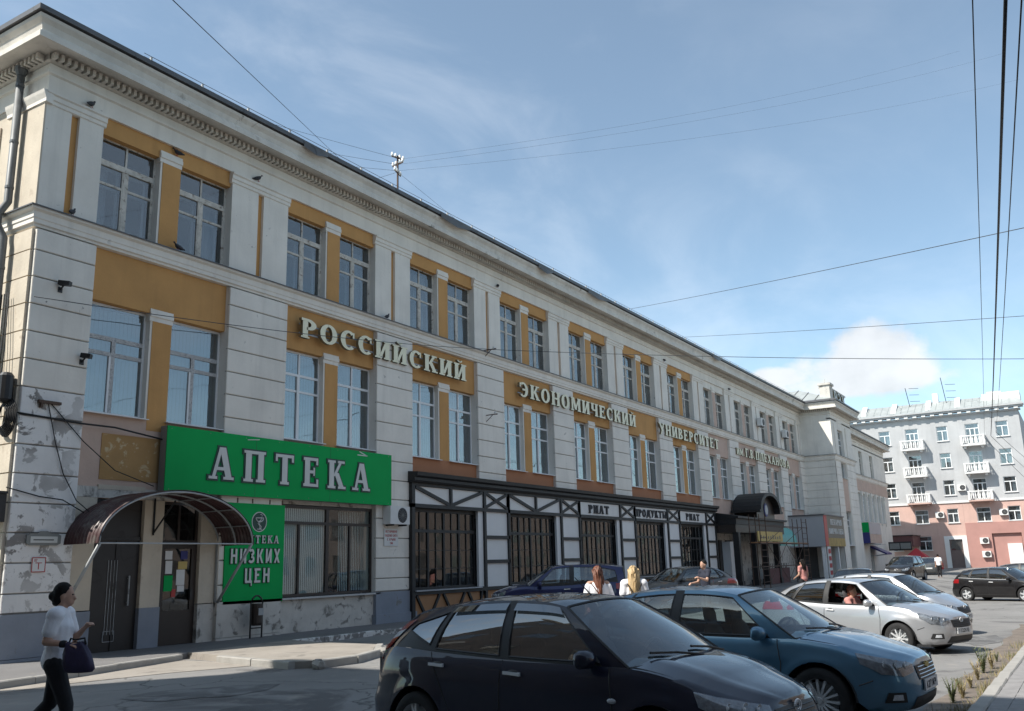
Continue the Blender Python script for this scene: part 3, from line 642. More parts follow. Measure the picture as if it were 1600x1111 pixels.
# --- bays: spandrels, lintels, mullion piers, windows
def sash(kind, w, h):
    """returns frame mesh, [(pane mesh, loc)], bars measured from the lower-left corner, y=0 outer face"""
    f = MB(); panes = []; fr = .055
    def bar(x0, x1, z0, z1, d=.06, y=0.): f.box(x0, x1, y, y + d, z0, z1)
    bar(0, fr, 0, h); bar(w - fr, w, 0, h); bar(fr, w - fr, 0, fr); bar(fr, w - fr, h - fr, h)
    c = w / 2
    if kind == 'pvc':
        t1, t2 = h - .69, h - 1.16
        bar(fr, w - fr, t1 - .035, t1 + .035); bar(c - .035, c + .035, fr, t1 - .035); bar(c - .03, c + .03, t1 + .035, h - fr)
        bar(fr, c - .035, t2 - .03, t2 + .03); bar(c + .035, w - fr, t2 - .03, t2 + .03)
        bar(fr, fr + .045, fr, t1 - .035, .05, -.02); bar(c - .08, c - .035, fr, t1 - .035, .05, -.02)
        cells = [(fr, c - .03, t1 + .035, h - fr), (c + .03, w - fr, t1 + .035, h - fr), (fr + .045, c - .08, t2 + .03, t1 - .035), (c + .035, w - fr, t2 + .03, t1 - .035), (fr + .045, c - .08, fr, t2 - .03), (c + .035, w - fr, fr, t2 - .03)]
    elif kind == 'pvc1':
        t1, t2 = h - .80, h - 1.16
        f.box(fr, w - fr, -.003, .06, t1 - .05, t1 + .05, 1); f.box(c - .05, c + .05, -.004, .06, fr, t1 - .05, 1)
        f.box(fr, w - fr, -.002, .055, t2 - .045, t2 + .045, 1); bar(c - .1, c - .052, fr, t2 - .05, .05, -.01)
        cells = [(fr, w - fr, t1 + .05, h - fr), (fr, c - .05, t2 + .045, t1 - .05), (c + .05, w - fr, t2 + .045, t1 - .05), (fr, c - .1, fr, t2 - .045), (c + .05, w - fr, fr, t2 - .045)]
    else:
        t1, t2 = h - .64, h - 1.16
        bar(fr, w - fr, t1 - .07, t1 + .07, .08, -.02); bar(c - .025, c + .025, t1 + .07, h - fr, .05); bar(c - .05, c + .05, fr, t1 - .07, .07, -.01)
        bar(fr, c - .05, t2 - .03, t2 + .03, .05); bar(c + .05, w - fr, t2 - .03, t2 + .03, .05)
        for xa in (fr, c + .05):
            for x_ in (xa, (c - .05 if xa == fr else w - fr) - .035): bar(x_, x_ + .035, fr, t1 - .07, .05, -.004)
        cells = [(fr, c - .025, t1 + .07, h - fr), (c + .025, w - fr, t1 + .07, h - fr), (fr + .035, c - .085, t2 + .03, t1 - .07), (c + .085, w - fr - .035, t2 + .03, t1 - .07), (fr + .035, c - .085, fr, t2 - .03), (c + .085, w - fr - .035, fr, t2 - .03)]
        # inner second sash
        for x_ in (fr + .1, c - .13, c + .08, w - fr - .15): f.box(x_, x_ + .06, .16, .2, fr, t1 - .1, 2)
        f.box(fr, w - fr, .16, .2, t2 - .05, t2 + .03, 2); f.box(fr, w - fr, .16, .2, t1 - .1, t1, 2)
    fm = f.mesh('window', {'pvc': ['pvc'], 'pvc1': ['pvc', 'foam'], 'wood': ['oldwood', 'oldwood', 'pvc']}[kind])
    for (a, b, z0, z1) in cells:
        p = MB(); p.box(a - .005, b + .005, .022, .028, z0 - .005, z1 + .005); panes.append(p.mesh('pane', 'glass_old' if kind == 'wood' else 'glass'))
    return fm, panes
_ws = {}
def add_window(kind, x, y, z, w, h, parent, blind=None, sill=True, rot=0.):
    k = (kind, round(w, 2), round(h, 2))
    if k not in _ws: _ws[k] = sash(kind, w, h)
    fm, panes = _ws[k]; o = link('window', fm, parent, (x, y, z)); o.rotation_euler.z = rot
    for p in panes: q = bpy.data.objects.new('pane', p); COL.objects.link(q); q.parent = o
    if blind:
        q = bpy.data.objects.new('blind' if blind[0] != 'curtain' else 'curtain', blind_mesh(w, h, *blind)); COL.objects.link(q); q.parent = o
    if sill:
        kk = ('sill', round(w, 2))
        if kk not in _ws: _ws[kk] = MB().prism([(-.30 if True else 0, -.02), (-.30, -.04), (.02, -.004), (.02, .015)], 'x', -.04, w + .04).mesh('sill', 'pvc')
        q = bpy.data.objects.new('sill', _ws[kk]); COL.objects.link(q); q.parent = o
    return o
_bm = {}
def blind_mesh(w, h, kind, lo, hi, x0, x1):
    k = (kind, round(lo, 2), round(hi, 2), round(x0, 2), round(x1, 2), round(w, 2))
    if k in _bm: return _bm[k]
    m = MB()
    if kind == 'blind':
        n = int((x1 - x0) * w / .11)
        for i in range(n): xa = x0 * w + .11 * i; m.grid([[(xa, .16, lo * h), (xa + .113, .172, lo * h)], [(xa, .16, hi * h), (xa + .113, .172, hi * h)]])
    else:
        n = max(6, int((x1 - x0) * w / .045)); rows = [[(lerp(x0, x1, i / n) * w, .30 + .03 * math.sin(i * 1.7) + .012 * math.sin(i * .6 + 1), z * h) for i in range(n + 1)] for z in (lo, hi)]; m.grid(rows)
    _bm[k] = m.mesh(kind, 'blind' if kind == 'blind' else 'curtain', smooth=(kind != 'blind')); return _bm[k]
CAPS = [(0, -.16), (.02, -.16), (.02, -.06), (.05, -.04), (.05, .06), (.03, .07), (.03, .14), (0, .14)]
for k, x0 in enumerate(X0):
    och = 'ochre' if k < 7 else 'pink'; cx = x0 + 1.95; bw = BW
    # third storey
    MB().box(x0, x0 + bw, .08, .5, 11.87, 12.31).build('lintel_panel', och if k < 7 else 'white', UB)
    for (zc, zb, zt, nm) in ((11.92, 9.45, 11.88, 0), (7.76, 4.9, 7.8, 1)):
        pier = MB(); pier.box(cx - .30, cx + .30, .06, .5, zb, zt); po = pier.build('mullion_pier', 'white', UB)
        MB().box(cx - .24, cx + .305, .045, .075, zb + .03, zc - .15).build('facing', och, po)
        cp = MB(); cp.prism([(.06 - o, zc + z) for o, z in CAPS] + [(.3, zc + .14), (.3, zc - .16)], 'x', cx - .33, cx + .33); cp.build('capital', 'white', po)
    for wx in (x0, cx + .30):
        r_ = rnd.random(); cur = ('curtain', .02, .96 if r_ < .5 else .72, .05, .95) if k in (2, 4, 6) else (('curtain', .02, .72, .02, .32) if r_ < .4 else ('curtain', .02, .9, .62 if r_ < .7 else .03, .98 if r_ < .7 else .40))
        add_window('wood', wx, .25, 9.51, 1.65, 2.38, UB, cur, sill=False)
        lo = rnd.choice((.02, .02, .03)); dk_ = rnd.random() < .14; add_window('pvc' if k else 'pvc1', wx, .22, 5.2, 1.65, 2.58, UB, None if dk_ and k else ('blind', lo, rnd.choice((.97, .97, .9, .73)), rnd.choice((.04, .04, .04, .3, .5)), rnd.choice((.98, .98, .98, .8))) if k else ('blind', .02, .97, .04, .98))
    # spandrel over the second storey, panel under it
    MB().box(x0, x0 + bw, .06, .5, 7.79, 9.02).build('spandrel_panel', och, UB)
    if k == 0: MB().box(x0, x0 + bw, .05, .5, 3.3, 5.19).build('lower_panel', 'pink', UB)
    elif k == 1: MB().box(x0, x0 + bw, .05, .5, 3.4, 5.19).build('lower_panel', 'dirtwhite', UB)
    else: MB().box(x0, x0 + bw, .03, .5, 4.3 if k < 7 else 3.9, 5.19).build('lower_panel', 'terracotta' if k < 7 else 'pink', UB)
    if k >= 7: MB().box(x0, x0 + bw, .02, .5, 0, 3.89).build('lower_wall', 'dirtwhite' if k < 9 else 'white', UB)
MB().box(12.35, 13.95, .035, .3, 3.72, 4.75).build('old_paint_panel', 'ochre_old', UB)
MB().box(X0[7] - 1.82, XE, -.02, .48, 0, 3.28).build('lower_wall', 'dirtwhite', UB)

# --- ground floor of the pharmacy: wall pieces round doors and window
gw = MB(); gw.box(11.77, 12.33, .0, .5, 0.9, 3.3); gw.box(13.56, 14.09, .0, .5, .88, 3.3); gw.box(15.18, 15.67, .0, .5, .9, 3.3); gw.box(12.34, 13.55, .02, .5, 3.5, 3.6)
gw.build('door_surround', 'cream', UB)
for q_ in ((11.78, 12.34), (13.55, 14.10)): MB().box(q_[0], q_[1], -.02, .5, -.1, .879).build('plinth', 'greyblue', UB)
MB().box(15.17, 15.66, -.02, .5, -.1, .88).build('wall_base', 'dirtwhite', UB)
MB().box(17.75, 21.64, -.03, .5, -.1, .86).build('window_apron', 'dirtwhite', UB)
MB().box(17.7, 21.83, -.14, .2, .861, .905).build('shop_sill', 'sill', UB)
MB().box(11.79, 17.7, .03, .5, 3.31, 3.55).build('lintel', 'dirtwhite', UB)
# shop window: dark frame, four big panes, blinds
sf = MB(); A = (17.76, 21.63, .92, 3.38); yy = .06
for (a, b, c, d) in ((A[0], A[1], A[2], A[2] + .07), (A[0], A[1], A[3] - .07, A[3]), (A[0], A[0] + .07, A[2] + .07, A[3] - .07), (A[1] - .07, A[1], A[2] + .07, A[3] - .07), (19.64, 19.76, A[2] + .07, A[3] - .07), (A[0] + .07, 19.64, 2.86, 2.94), (19.76, A[1] - .07, 2.86, 2.94), (18.55, 18.62, A[2] + .07, 2.86), (20.62, 20.69, A[2] + .07, 2.86)): sf.box(a, b, yy, yy + .07, c, d)
so = sf.build('shop_window', 'brownmet', UB)
for (a, b, c, d) in ((17.83, 18.55, .99, 2.86), (18.62, 19.64, .99, 2.86), (19.76, 20.62, .99, 2.86), (20.69, 21.56, .99, 2.86), (17.83, 19.64, 2.94, 3.31), (19.76, 21.56, 2.94, 3.31)): MB().box(a, b, yy + .03, yy + .036, c, d).build('pane', 'glass_ph', so)
m = MB()
for i in range(26): xa = 17.85 + .075 * i; m.grid([[(xa, .13, 1.0), (xa + .077, .15, 1.0)], [(xa, .13, 3.3), (xa + .077, .15, 3.3)]])
for i in range(16): xa = 20.5 + .075 * i; m.grid([[(xa, .38, 1.0), (xa + .07, .41, 1.0)], [(xa, .38, 3.3), (xa + .07, .41, 3.3)]])
m.build('blind', 'blindw', so)
# doors: part of the building
d1 = MB(); d1.box(12.34, 13.55, .1, .18, -.02, 3.49); d1.box(12.94, 12.955, .08, .1, 0, 2.4); d1.box(12.34, 13.55, .06, .1, 2.38, 2.46)
do = d1.build('door', 'blackmet', UB); 
m = MB(); a, b = 12.78, 13.0
for x in (a, a + .07, a + .15, b): m.box(x - .005, x + .005, .088, .098, .35, 1.95)
m.box(a - .03, b + .03, .086, .098, .2, .21); m.box(a - .03, b + .03, .086, .098, .42, .43); m.box(a - .03, a - .02, .086, .098, .2, .43); m.box(b + .02, b + .03, .086, .098, .2, .43); m.build('ornament', 'galv', do)
m = MB(); m.tube([(13.3, .05, .95), (13.3, .05, 1.6)], .018, 6); m.box(13.29, 13.31, .05, .1, 1.0, 1.02); m.box(13.29, 13.31, .05, .1, 1.53, 1.55); m.build('handle', 'galv', do)
d2 = MB()
for (a, b, c, d) in ((14.1, 14.17, 0, 3.3), (15.1, 15.17, 0, 3.3), (14.17, 15.1, 3.23, 3.3), (14.17, 15.1, 2.3, 2.4), (14.17, 14.25, 0, 2.3), (15.02, 15.1, 0, 2.3), (14.25, 15.02, 0, .78), (14.25, 15.02, 2.2, 2.3), (14.58, 14.64, 2.4, 3.23)): d2.box(a, b, .1, .18, c, d)
do2 = d2.build('door', 'brownmet', UB)
MB().box(14.25, 15.02, .13, .137, .78, 2.2).build('pane', 'glass_shop', do2); MB().box(14.17, 14.58, .13, .137, 2.4, 3.23).build('pane', 'glass_shop', do2); MB().box(14.64, 15.1, .13, .137, 2.4, 3.23).build('pane', 'glass_shop', do2)
m = MB(); m.box(14.98, 15.06, .04, .1, 1.0, 1.25); m.build('handle', 'blackmet', do2)
for (x, z, w, h, c) in ((14.28, 1.95, .2, .2, 'paper'), (14.3, 1.62, .19, .3, 'paper'), (14.72, 1.95, .2, .2, 'bluep'), (14.66, 1.72, .26, .18, 'yellow'), (14.28, 1.22, .24, .36, 'green'), (14.62, 1.35, .24, .36, 'paper'), (14.66, 1.2, .2, .14, 'paper'), (14.5, 1.08, .12, .18, 'redp')):
    MB().box(x, x + w, .118, .126, z, z + h).build('door_notice', c, do2)
# wing front: tall window, panels, rusticated courses
w = MB(); w.box(XE - .001, XE + .3, YW + .3, 0, 0, 12.4); w.box(XE, XE + .3, YW, YW + .3, 0, 12.4); w.box(XE + .3, 76.5, YW, YW + .4, 0, 12.4); w.box(78.5, XW2, YW, YW + .4, 0, 12.4); w.box(76.5, 78.5, YW + .02, YW + .4, 11.7, 12.4); w.box(76.5, 78.5, YW + .03, YW + .4, 6.2, 7.7); w.box(XW2 - .3, XW2, YW + .4, 0, 0, 12.4)
wo = w.build('wing_wall', 'white', UB)
MB().box(76.5, 78.5, YW + .01, YW + .05, 5.1, 7.66).build('spandrel_panel', 'pink', wo)
for a, b in zip(sorted([9.0] + [z for z in ZC if z > 3.2] + [.0]), sorted([9.0] + [z for z in ZC if z > 3.2] + [.0])[1:]):
    MB().box(XE - .05, XE + .1, YW - .05, -.03, a + G, b - G).build('block', 'white', wo); MB().box(XE - .0495, 76.4, YW - .05, YW + .1, a + G + .001, b - G - .001).build('block', 'white', wo); MB().box(78.6, XW2 + .05, YW - .05, YW + .1, a + G, b - G).build('block', 'white', wo)
for z0, h in ((7.75, 3.9), (2.4, 2.7)): add_window('pvc', 76.55, YW + .2, z0, 1.9, h, wo, ('blind', .02, .97, .04, .98))
for x in (75.2, 79.4): MB().box(x, x + .9, YW - .07, YW + .1, 9.5, 12.1).build('pilaster', 'white', wo)
# parapet with letters on the wing
pp = MB(); pp.box(75.3, 81.4, -2.3, -1.7, 13.8, 15.0); pp.box(75.2, 81.5, -2.4, -1.6, 15.0, 15.12); pp.box(74.85, 75.95, -2.55, -1.75, 13.8, 15.15); pp.box(74.75, 76.05, -2.65, -1.65, 15.15, 15.32); pp.tube([(75.4, -2.1, 15.3), (75.4, -2.1, 15.75)], .03, 5)
par = pp.build('parapet', 'dirtwhite', UB)
sign_text(par, 'РЭУ', (76.9, -2.33, 13.95), (1, 0, 0), 1.0, 3.9, .12, ['letgrey', 'gold'], .25)
# third block beyond the wing
w = MB(); 
def wall_holes(mb, x0, x1, y0, y1, z0, z1, holes):
    xs_ = sorted(set([x0, x1] + [h[0] for h in holes] + [h[1] for h in holes])); zs_ = sorted(set([z0, z1] + [h[2] for h in holes] + [h[3] for h in holes]))
    for i in range(len(xs_) - 1):
        run = None
        for j in range(len(zs_) - 1):
            cx, cz = (xs_[i] + xs_[i + 1]) / 2, (zs_[j] + zs_[j + 1]) / 2
            solid = not any(h[0] < cx < h[1] and h[2] < cz < h[3] for h in holes)
            if solid and run is None: run = zs_[j]
            if (not solid or j == len(zs_) - 2) and run is not None:
                mb.box(xs_[i], xs_[i + 1], y0, y1, run, zs_[j + 1] if solid else zs_[j]); run = None
H3 = [(x, x + 1.7, 9.55, 12.0) for x in (84., 88., 92., 97., 102.5)] + [(x, x + 1.5, 4.9, 7.7) for x in (94.2, 96.6, 99., 101.4, 103.8, 106.2)] + [(97.5, 99, 0, 2.4)]
wall_holes(w, XW2 + .001, X3, 0., .45, 0, 12.4, H3); t3 = w.build('annex_wall', 'white', UB)
for h in H3: add_window('pvc' if h[3] < 9 else 'wood', h[0], .2, h[2], h[1] - h[0], h[3] - h[2], t3, ('blind', .02, .97, .04, .98) if h[2] > 1 else None, sill=h[2] > 1)
MB().box(93.5, 110.6, -.06, .1, 7.9, 8.98).build('spandrel_panel', 'pink', t3)
for x in (93.0, 95.85, 98.25, 100.65, 103.05, 105.45, 107.9):
    m = MB(); m.box(x, x + .3, -.1, .1, 4.6, 7.4); m.box(x - .08, x + .38, -.16, .1, 7.4, 7.85); m.build('half_column', 'white', t3)
m = MB(); m.box(94.5, 97.2, -1.6, 0, 2.55, 2.62); m.build('door_canopy', 'sill', t3)

# --- drainpipe and the clutter on the left corner are parts of the building
dp = MB(); dp.tube([(XC - .18, .85, 12.95), (XC - .18, .85, 9.75), (XC - .32, .92, 9.45), (XC - .32, .92, 9.2), (XC - .22, .8, 8.9), (XC - .22, .8, 6.0), (XC - .22, .8, 3.0)], .085, 12); dpo = dp.build('drainpipe', 'pipe', UB, smooth=True)
dc = MB()
for z in (12.6, 11.2, 10.1, 8.2, 7.2, 6.5, 5.2): dc.lathe([(.095, -.03), (.095, .03)], (XC - (.18 if z > 9.6 else .22), .85 if z > 9.6 else .8, z), 'z', 12)
dc.lathe([(.09, 0), (.14, .12), (.15, .2)], (XC - .18, .85, 12.85), 'z', 12); dc.build('pipe_collar', 'pipe', dpo)
# ------------------------------------------------------------------ big letters on the facade
def letters_thing(name, label, s, x0, x1, z, h, y=-.10):
    t = thing(name, label, 'sign', (x0, y, z), 'cream letter signs on the facade')
    sign_text(t, s, (x0, y, z), (1, 0, 0), h, x1 - x0, .10, ['cream_let', 'gold'], .16, T=.23, t=.13)
    m = MB(); m.box(x0 + .05, x1 - .05, y + .02, y + .05, z + .25 * h, z + .25 * h + .04); m.box(x0 + .05, x1 - .05, y + .02, y + .05, z + .7 * h, z + .7 * h + .04); m.build('mounting_rail', 'galv', t)
letters_thing('letter_sign', 'cream slab-serif letters РОССИЙСКИЙ above the green pharmacy sign', 'РОССИЙСКИЙ', 18.2, 26.45, 8.12, .58)
letters_thing('letter_sign', 'longest row of cream slab-serif letters, ЭКОНОМИЧЕСКИЙ, over the half-timbered shopfront', 'ЭКОНОМИЧЕСКИЙ', 30.2, 41.3, 8.12, .58)
letters_thing('letter_sign', 'cream slab-serif letters reading УНИВЕРСИТЕТ running onto pink panel', 'УНИВЕРСИТЕТ', 44.3, 53.6, 8.12, .60)
t = thing('letter_sign', 'cream letters reading им. Г.В. ПЛЕХАНОВА near the end bay', 'sign', (57.0, -.1, 8.1), 'cream letter signs on the facade')
sign_text(t, 'ИМ.', (57.0, -.1, 8.15), (1, 0, 0), .42, 1.5, .1, ['cream_let', 'gold'], .14, T=.23, t=.13)
sign_text(t, 'Г.В.', (58.8, -.1, 8.12), (1, 0, 0), .58, 2.0, .1, ['cream_let', 'gold'], .12, T=.23, t=.13)
sign_text(t, 'ПЛЕХАНОВА', (61.0, -.1, 8.12), (1, 0, 0), .58, 8.4, .1, ['cream_let', 'gold'], .16, T=.23, t=.13)

# ------------------------------------------------------------------ pharmacy signs
def outlined(parent, s, o, h, width, gap=.2, **k):
    sign_text(parent, s, o, (1, 0, 0), h, width, .012, ['letdark', 'letdark'], gap, grow=.055, lift=.004, name='letter_outline', **k)
    sign_text(parent, s, o, (1, 0, 0), h, width, .012, ['letgrey', 'letgrey'], gap, lift=.024, name='letter', **k)
GS = thing('pharmacy_sign', 'wide green lightbox sign reading АПТЕКА in pale serif letters', 'sign', (14.05, -.3, 3.52))
m = MB(); m.box(13.83, 22.15, -.26, -.04, 3.5, 5.06, 1); m.box(13.83, 22.15, -.285, -.262, 3.5, 5.06, 0); m.build('panel', ['green', 'greend'], GS)
for x in (16.6, 19.4): MB().box(x, x + .008, -.2875, -.2855, 3.5, 5.06).build('panel_seam', 'letdark', GS)
for x in [13.95 + 1.15 * i for i in range(8)]:
    for z in (3.56, 5.0): MB().lathe([(.012, 0), (.012, -.004)], (x, -.2855, z), 'y', 8).build('screw_head', 'greend', GS)
outlined(GS, 'АПТЕКА', (15.10, -.287, 3.88), .80, 5.95, .42, T=.22, t=.10)
m = MB(); m.box(20.55, 21.0, -.291, -.287, 4.92, 4.95); m.cbox((20.8, -.289, 4.99), (.35, .004, .03), 0, 0, .3); m.cbox((16.5, -.289, 4.98), (.4, .004, .02), 0, 0, -.1); m.build('scratch', 'letgrey', GS)
GB = thing('pharmacy_banner', 'tall green banner with cup and snake emblem reading НИЗКИХ ЦЕН', 'sign', (15.95, -.12, .84))
m = MB(); m.box(15.83, 17.82, -.14, -.09, .84, 3.34); m.build('panel', 'green', GB)
# emblem: disc, ring, bowl and snake
m = MB(); y = -.142; cx, cz = 16.92, 2.88
m.lathe([(.26, 0), (.26, -.006)], (cx, y, cz), 'y', 28, 0); m.lathe([(.235, -.0065), (.235, -.010)], (cx, y, cz), 'y', 28, 1); EM = m.build('emblem', ['letgrey', 'letdark'], GB)
m = MB(); sn = [(cx + .05 * math.sin(t_ * 9), y - .017, cz - .19 + t_ * .3) for t_ in [i / 24 for i in range(25)]]; m.tube(sn, .013, 5)
m.tube([(cx + .13 * math.cos(a), y - .017, cz + .1 + .1 * math.sin(a)) for a in [math.pi + i * math.pi / 10 for i in range(11)]], .013, 5); m.tube([(cx - .13, y - .017, cz + .1), (cx + .13, y - .017, cz + .1)], .012, 5); m.tube([(cx + .05, y - .017, cz + .11), (cx + .1, y - .017, cz + .17), (cx + .02, y - .017, cz + .19)], .012, 5); m.tube([(cx, y - .017, cz), (cx, y - .017, cz - .18)], .009, 5); m.tube([(cx - .08, y - .017, cz - .19), (cx + .08, y - .017, cz - .19)], .012, 5)
m.build('cup_and_snake', 'letgrey', EM)
outlined(GB, 'АПТЕКА', (16.34, -.142, 2.33), .2, 1.25, .3, T=.2, t=.10)
outlined(GB, 'НИЗКИХ', (15.98, -.142, 1.83), .36, 1.68, .22, serif=False, T=.2, t=.16)
outlined(GB, 'ЦЕН', (16.46, -.142, 1.34), .36, .86, .22, serif=False, T=.2, t=.16)
for x in (16.2, 16.7, 17.3, 17.75): MB().box(x - .015, x + .015, -.12, -.02, 3.35, 3.47).build('bracket', 'rust', GB)

# ------------------------------------------------------------------ arched canopy over the pharmacy door
CN = thing('door_canopy', 'arched corrugated plastic canopy on steel struts over the pharmacy doors', 'canopy', (13.65, -.6, 2.2))
cxn, hw, spr, ris = 13.65, 2.05, 2.27, 1.14
arc = lambda a, k=0.: (cxn - (hw + k) * math.cos(a), spr + (ris + k) * math.sin(a))
nA = 22
for s_ in range(6):                                   # six corrugated sheets round the arch
    rows = []
    for i in range(7):
        a = math.pi * (s_ + i / 6 * 1.02) / 6; row = []
        for j in range(61):
            yy = -1.27 + 1.25 * j / 60; w_ = .02 * math.sin(j / 60 * 2 * math.pi * 11)
            x, z = arc(a, w_ + .03 + .006 * (s_ % 2)); row.append((x, yy, z))
        rows.append(row)
    m = MB(); m.grid(rows); m.build('corrugated_sheet', 'polycarb', CN, smooth=True)
for yy in (-1.25, -.65, -.05):
    m = MB(); m.tube([(arc(math.pi * i / 28)[0], yy, arc(math.pi * i / 28)[1]) for i in range(29)], .022, 6); m.build('hoop', 'galv', CN, smooth=True)
for i in range(1, 8):
    a = math.pi * i / 8; x, z = arc(a, -.01); m = MB(); m.tube([(x, -1.25, z), (x, -.03, z)], .014, 5); m.build('purlin', 'galv', CN)
for x in (11.62, 15.68):
    m = MB(); m.tube([(x, -1.25, 2.27), (x, -.05, .82)], .034, 8); m.build('strut', 'galv', CN, smooth=True)
    m = MB(); m.box(x - .03, x + .03, -.07, -.01, .8, 2.3); m.build('wall_post', 'galv', CN)
m = MB(); m.tube([(11.62, -1.25, 2.27), (15.68, -1.25, 2.27)], .018, 6); m.build('tie_bar', 'galv', CN)
m = MB(); m.tube([(13.8, -.03, 2.55), (13.8, -.75, 3.25)], .022, 6); m.tube([(13.8, -.03, 2.5), (13.8, -.03, 3.35)], .022, 6); m.build('bracket', 'blackmet', CN)

# ------------------------------------------------------------------ small things on the pharmacy wall
TB = thing('litter_bin', 'small dark metal litter bin on two legs below the green banner', 'bin', (16.65, -.45, 0))
m = MB(); m.lathe([(.13, .30), (.15, .36), (.155, .82), (.145, .83)], (16.65, -.45, 0), 'z', 14); m.build('bucket', 'brownmet', TB, smooth=False)
m = MB(); m.tube([(16.46, -.45, 0), (16.46, -.45, .85), (16.5, -.45, .95), (16.6, -.45, 1.02), (16.7, -.45, 1.02), (16.8, -.45, .95), (16.84, -.45, .85), (16.84, -.45, 0)], .022, 6); m.build('hoop_frame', 'blackmet', TB)
m = MB(); m.tube([(16.46, -.45, .24), (16.84, -.45, .24)], .015, 5); m.build('crossbar', 'blackmet', TB)
m = MB(); m.box(16.57, 16.73, -.612, -.606, .55, .72); m.build('label_plate', 'galv', TB)
def ac_unit(x, y, z, label, group, w=.8, h=.55, d=.3, parent_rot=0., s=1.):
    t = thing('air_conditioner', label, 'air conditioner', (x, y, z), group, rz=parent_rot)
    OFF[t.name] = Vector((0, 0, 0))
    m = MB(); m.box(-w / 2, w / 2, -d, 0, 0, h); m.build('casing', 'paper', t); 
    m = MB(); m.lathe([(.02, -d - .012), (h * .40, -d - .012), (h * .42, -d - .002)], (w * .12, 0, h * .5), 'y', 24); m.build('fan_grille', 'ink', t)
    m = MB()
    for i in range(7): a = math.pi * i / 7; m.cbox((w * .12, -d - .016, h * .5), (h * .8, .004, .008), 0, 0, a)
    m.build('guard', 'greend', t)
    for q_ in (-.35, .30): MB().box(w * q_, w * (q_ + .05), -d, .02, -.05, 0).build('bracket', 'blackmet', t)
ac_unit(22.42, -.12, 2.93, 'white air conditioner under the end of the green АПТЕКА sign', None, .95, .55, .3)
ac_unit(62.75, -.1, 10.6, 'air conditioner outside the third-storey window, first of two towards the end bay', 'air conditioners on the third storey')
ac_unit(68.87, -.1, 10.4, 'air conditioner outside the third-storey window right beside the end bay', 'air conditioners on the third storey')
def notice(name, label, x0, x1, z0, z1, y, lines, border=None, base='paper', ink='redink', sans=True):
    t = thing(name, label, 'notice', (x0, y, z0)); m = MB(); m.box(x0, x1, y - .012, y, z0, z1); m.build('plate', base, t)
    if border:
        m = MB(); b = .018
        for q in ((x0, x1, z0, z0 + b), (x0, x1, z1 - b, z1), (x0, x0 + b, z0 + b, z1 - b), (x1 - b, x1, z0 + b, z1 - b)): m.box(q[0], q[1], y - .0145, y - .0122, q[2], q[3])
        m.build('border', border, t)
    for (s, x, z, h, w) in lines: sign_text(t, s, (x, y - .0125, z), (1, 0, 0), h, w, .0015, [ink, ink], .2, per_letter=False, serif=False, name='lettering', T=.2, t=.16)
    return t
notice('warning_sign', 'white warning sign with red lettering under the air conditioner', 22.0, 22.67, 2.28, 2.8, -.12, [('ОСТОРОЖНО', 22.06, 2.68, .07, .55), ('ПАДЕНИЕ СНЕГА', 22.04, 2.56, .07, .59), ('С КРЫШИ', 22.14, 2.44, .07, .4), ('1М', 22.26, 2.33, .07, .15)])
t = notice('service_sign', 'small white square sign with red border on the corner pier', 10.88, 11.18, 1.72, 2.02, -.12, [('ПГ', 10.93, 1.93, .05, .07)], 'redink')
m = MB(); m.box(11.02, 11.04, -.135, -.1325, 1.78, 1.9); m.box(10.96, 11.1, -.135, -.1325, 1.9, 1.915); m.build('symbol', 'redink', t)
t = thing('address_plaque', 'grey oval-ended cast address plaque on the corner pier', 'plaque', (10.72, -.12, 2.26))
m = MB(); m.prism([(10.72, 2.3), (10.72, 2.46), (10.8, 2.5), (10.95, 2.5), (11.02, 2.55), (11.16, 2.55), (11.23, 2.5), (11.38, 2.5), (11.46, 2.46), (11.46, 2.3), (11.38, 2.26), (10.8, 2.26)], 'y', -.15, -.11); m.build('plate', 'greend', t)
m = MB(); m.box(10.8, 11.38, -.156, -.1505, 2.31, 2.44); m.build('inset', 'letgrey', t); m = MB(); m.box(10.86, 11.3, -.159, -.1565, 2.36, 2.38); m.build('lettering', 'ink', t)
def wall_lamp(x, y, z, label, d=.26):
    t = thing('security_camera', label, 'camera', (x, y, z), None); m = MB(); m.cbox((x, y - .16, z), (.12, d, .1), 0, .5, 0, .15); m.build('housing', 'blackmet', t); m = MB(); m.tube([(x, y, z - .12), (x, y - .12, z - .04)], .02, 6); m.box(x - .05, x + .05, y - .01, y + .01, z - .18, z - .06); m.build('bracket', 'blackmet', t)
wall_lamp(10.98, -.11, 7.86, 'small dark camera on the corner pier just under a joint')
wall_lamp(11.62, -.11, 6.35, 'small dark camera at the pier edge beside the corner window', .22)
t = thing('cable_bracket', 'rusty steel bracket on the corner pier carrying fanned-out cables', 'bracket', (10.9, -.12, 5.2)); m = MB(); m.box(10.7, 11.2, -.18, -.11, 5.2, 5.26); m.box(10.75, 10.8, -.18, -.1, 5.1, 5.2); m.build('arm', 'rust', t)
def cable(name, label, pts, r=.012, matn='wire', sag=0., group=None, n=14):
    P = [Vector(p) for p in pts]
    if len(P) == 2: P = [P[0].lerp(P[1], i / n) - Vector((0, 0, sag * 4 * (i / n) * (1 - i / n))) for i in range(n + 1)]
    m = MB(); m.tube(P, r, 5); o = m.build(name, matn, None, P[0], smooth=True); return props(o, label, 'cable', group)
cable('cable', 'thick black cable run across the corner pier towards the green sign', [(10.28, -.14, 4.93), (11.0, -.13, 4.9), (11.77, -.13, 4.87), (12.56, -.1, 4.88), (13.98, -.1, 4.72)], .022)
cable('cable', 'thin cable hanging from the rusty bracket down to the canopy end', [(10.93, -.14, 5.19), (11.15, -.15, 4.4), (11.38, -.15, 3.76), (11.7, -.2, 3.2), (12.05, -.3, 2.9)], .012)
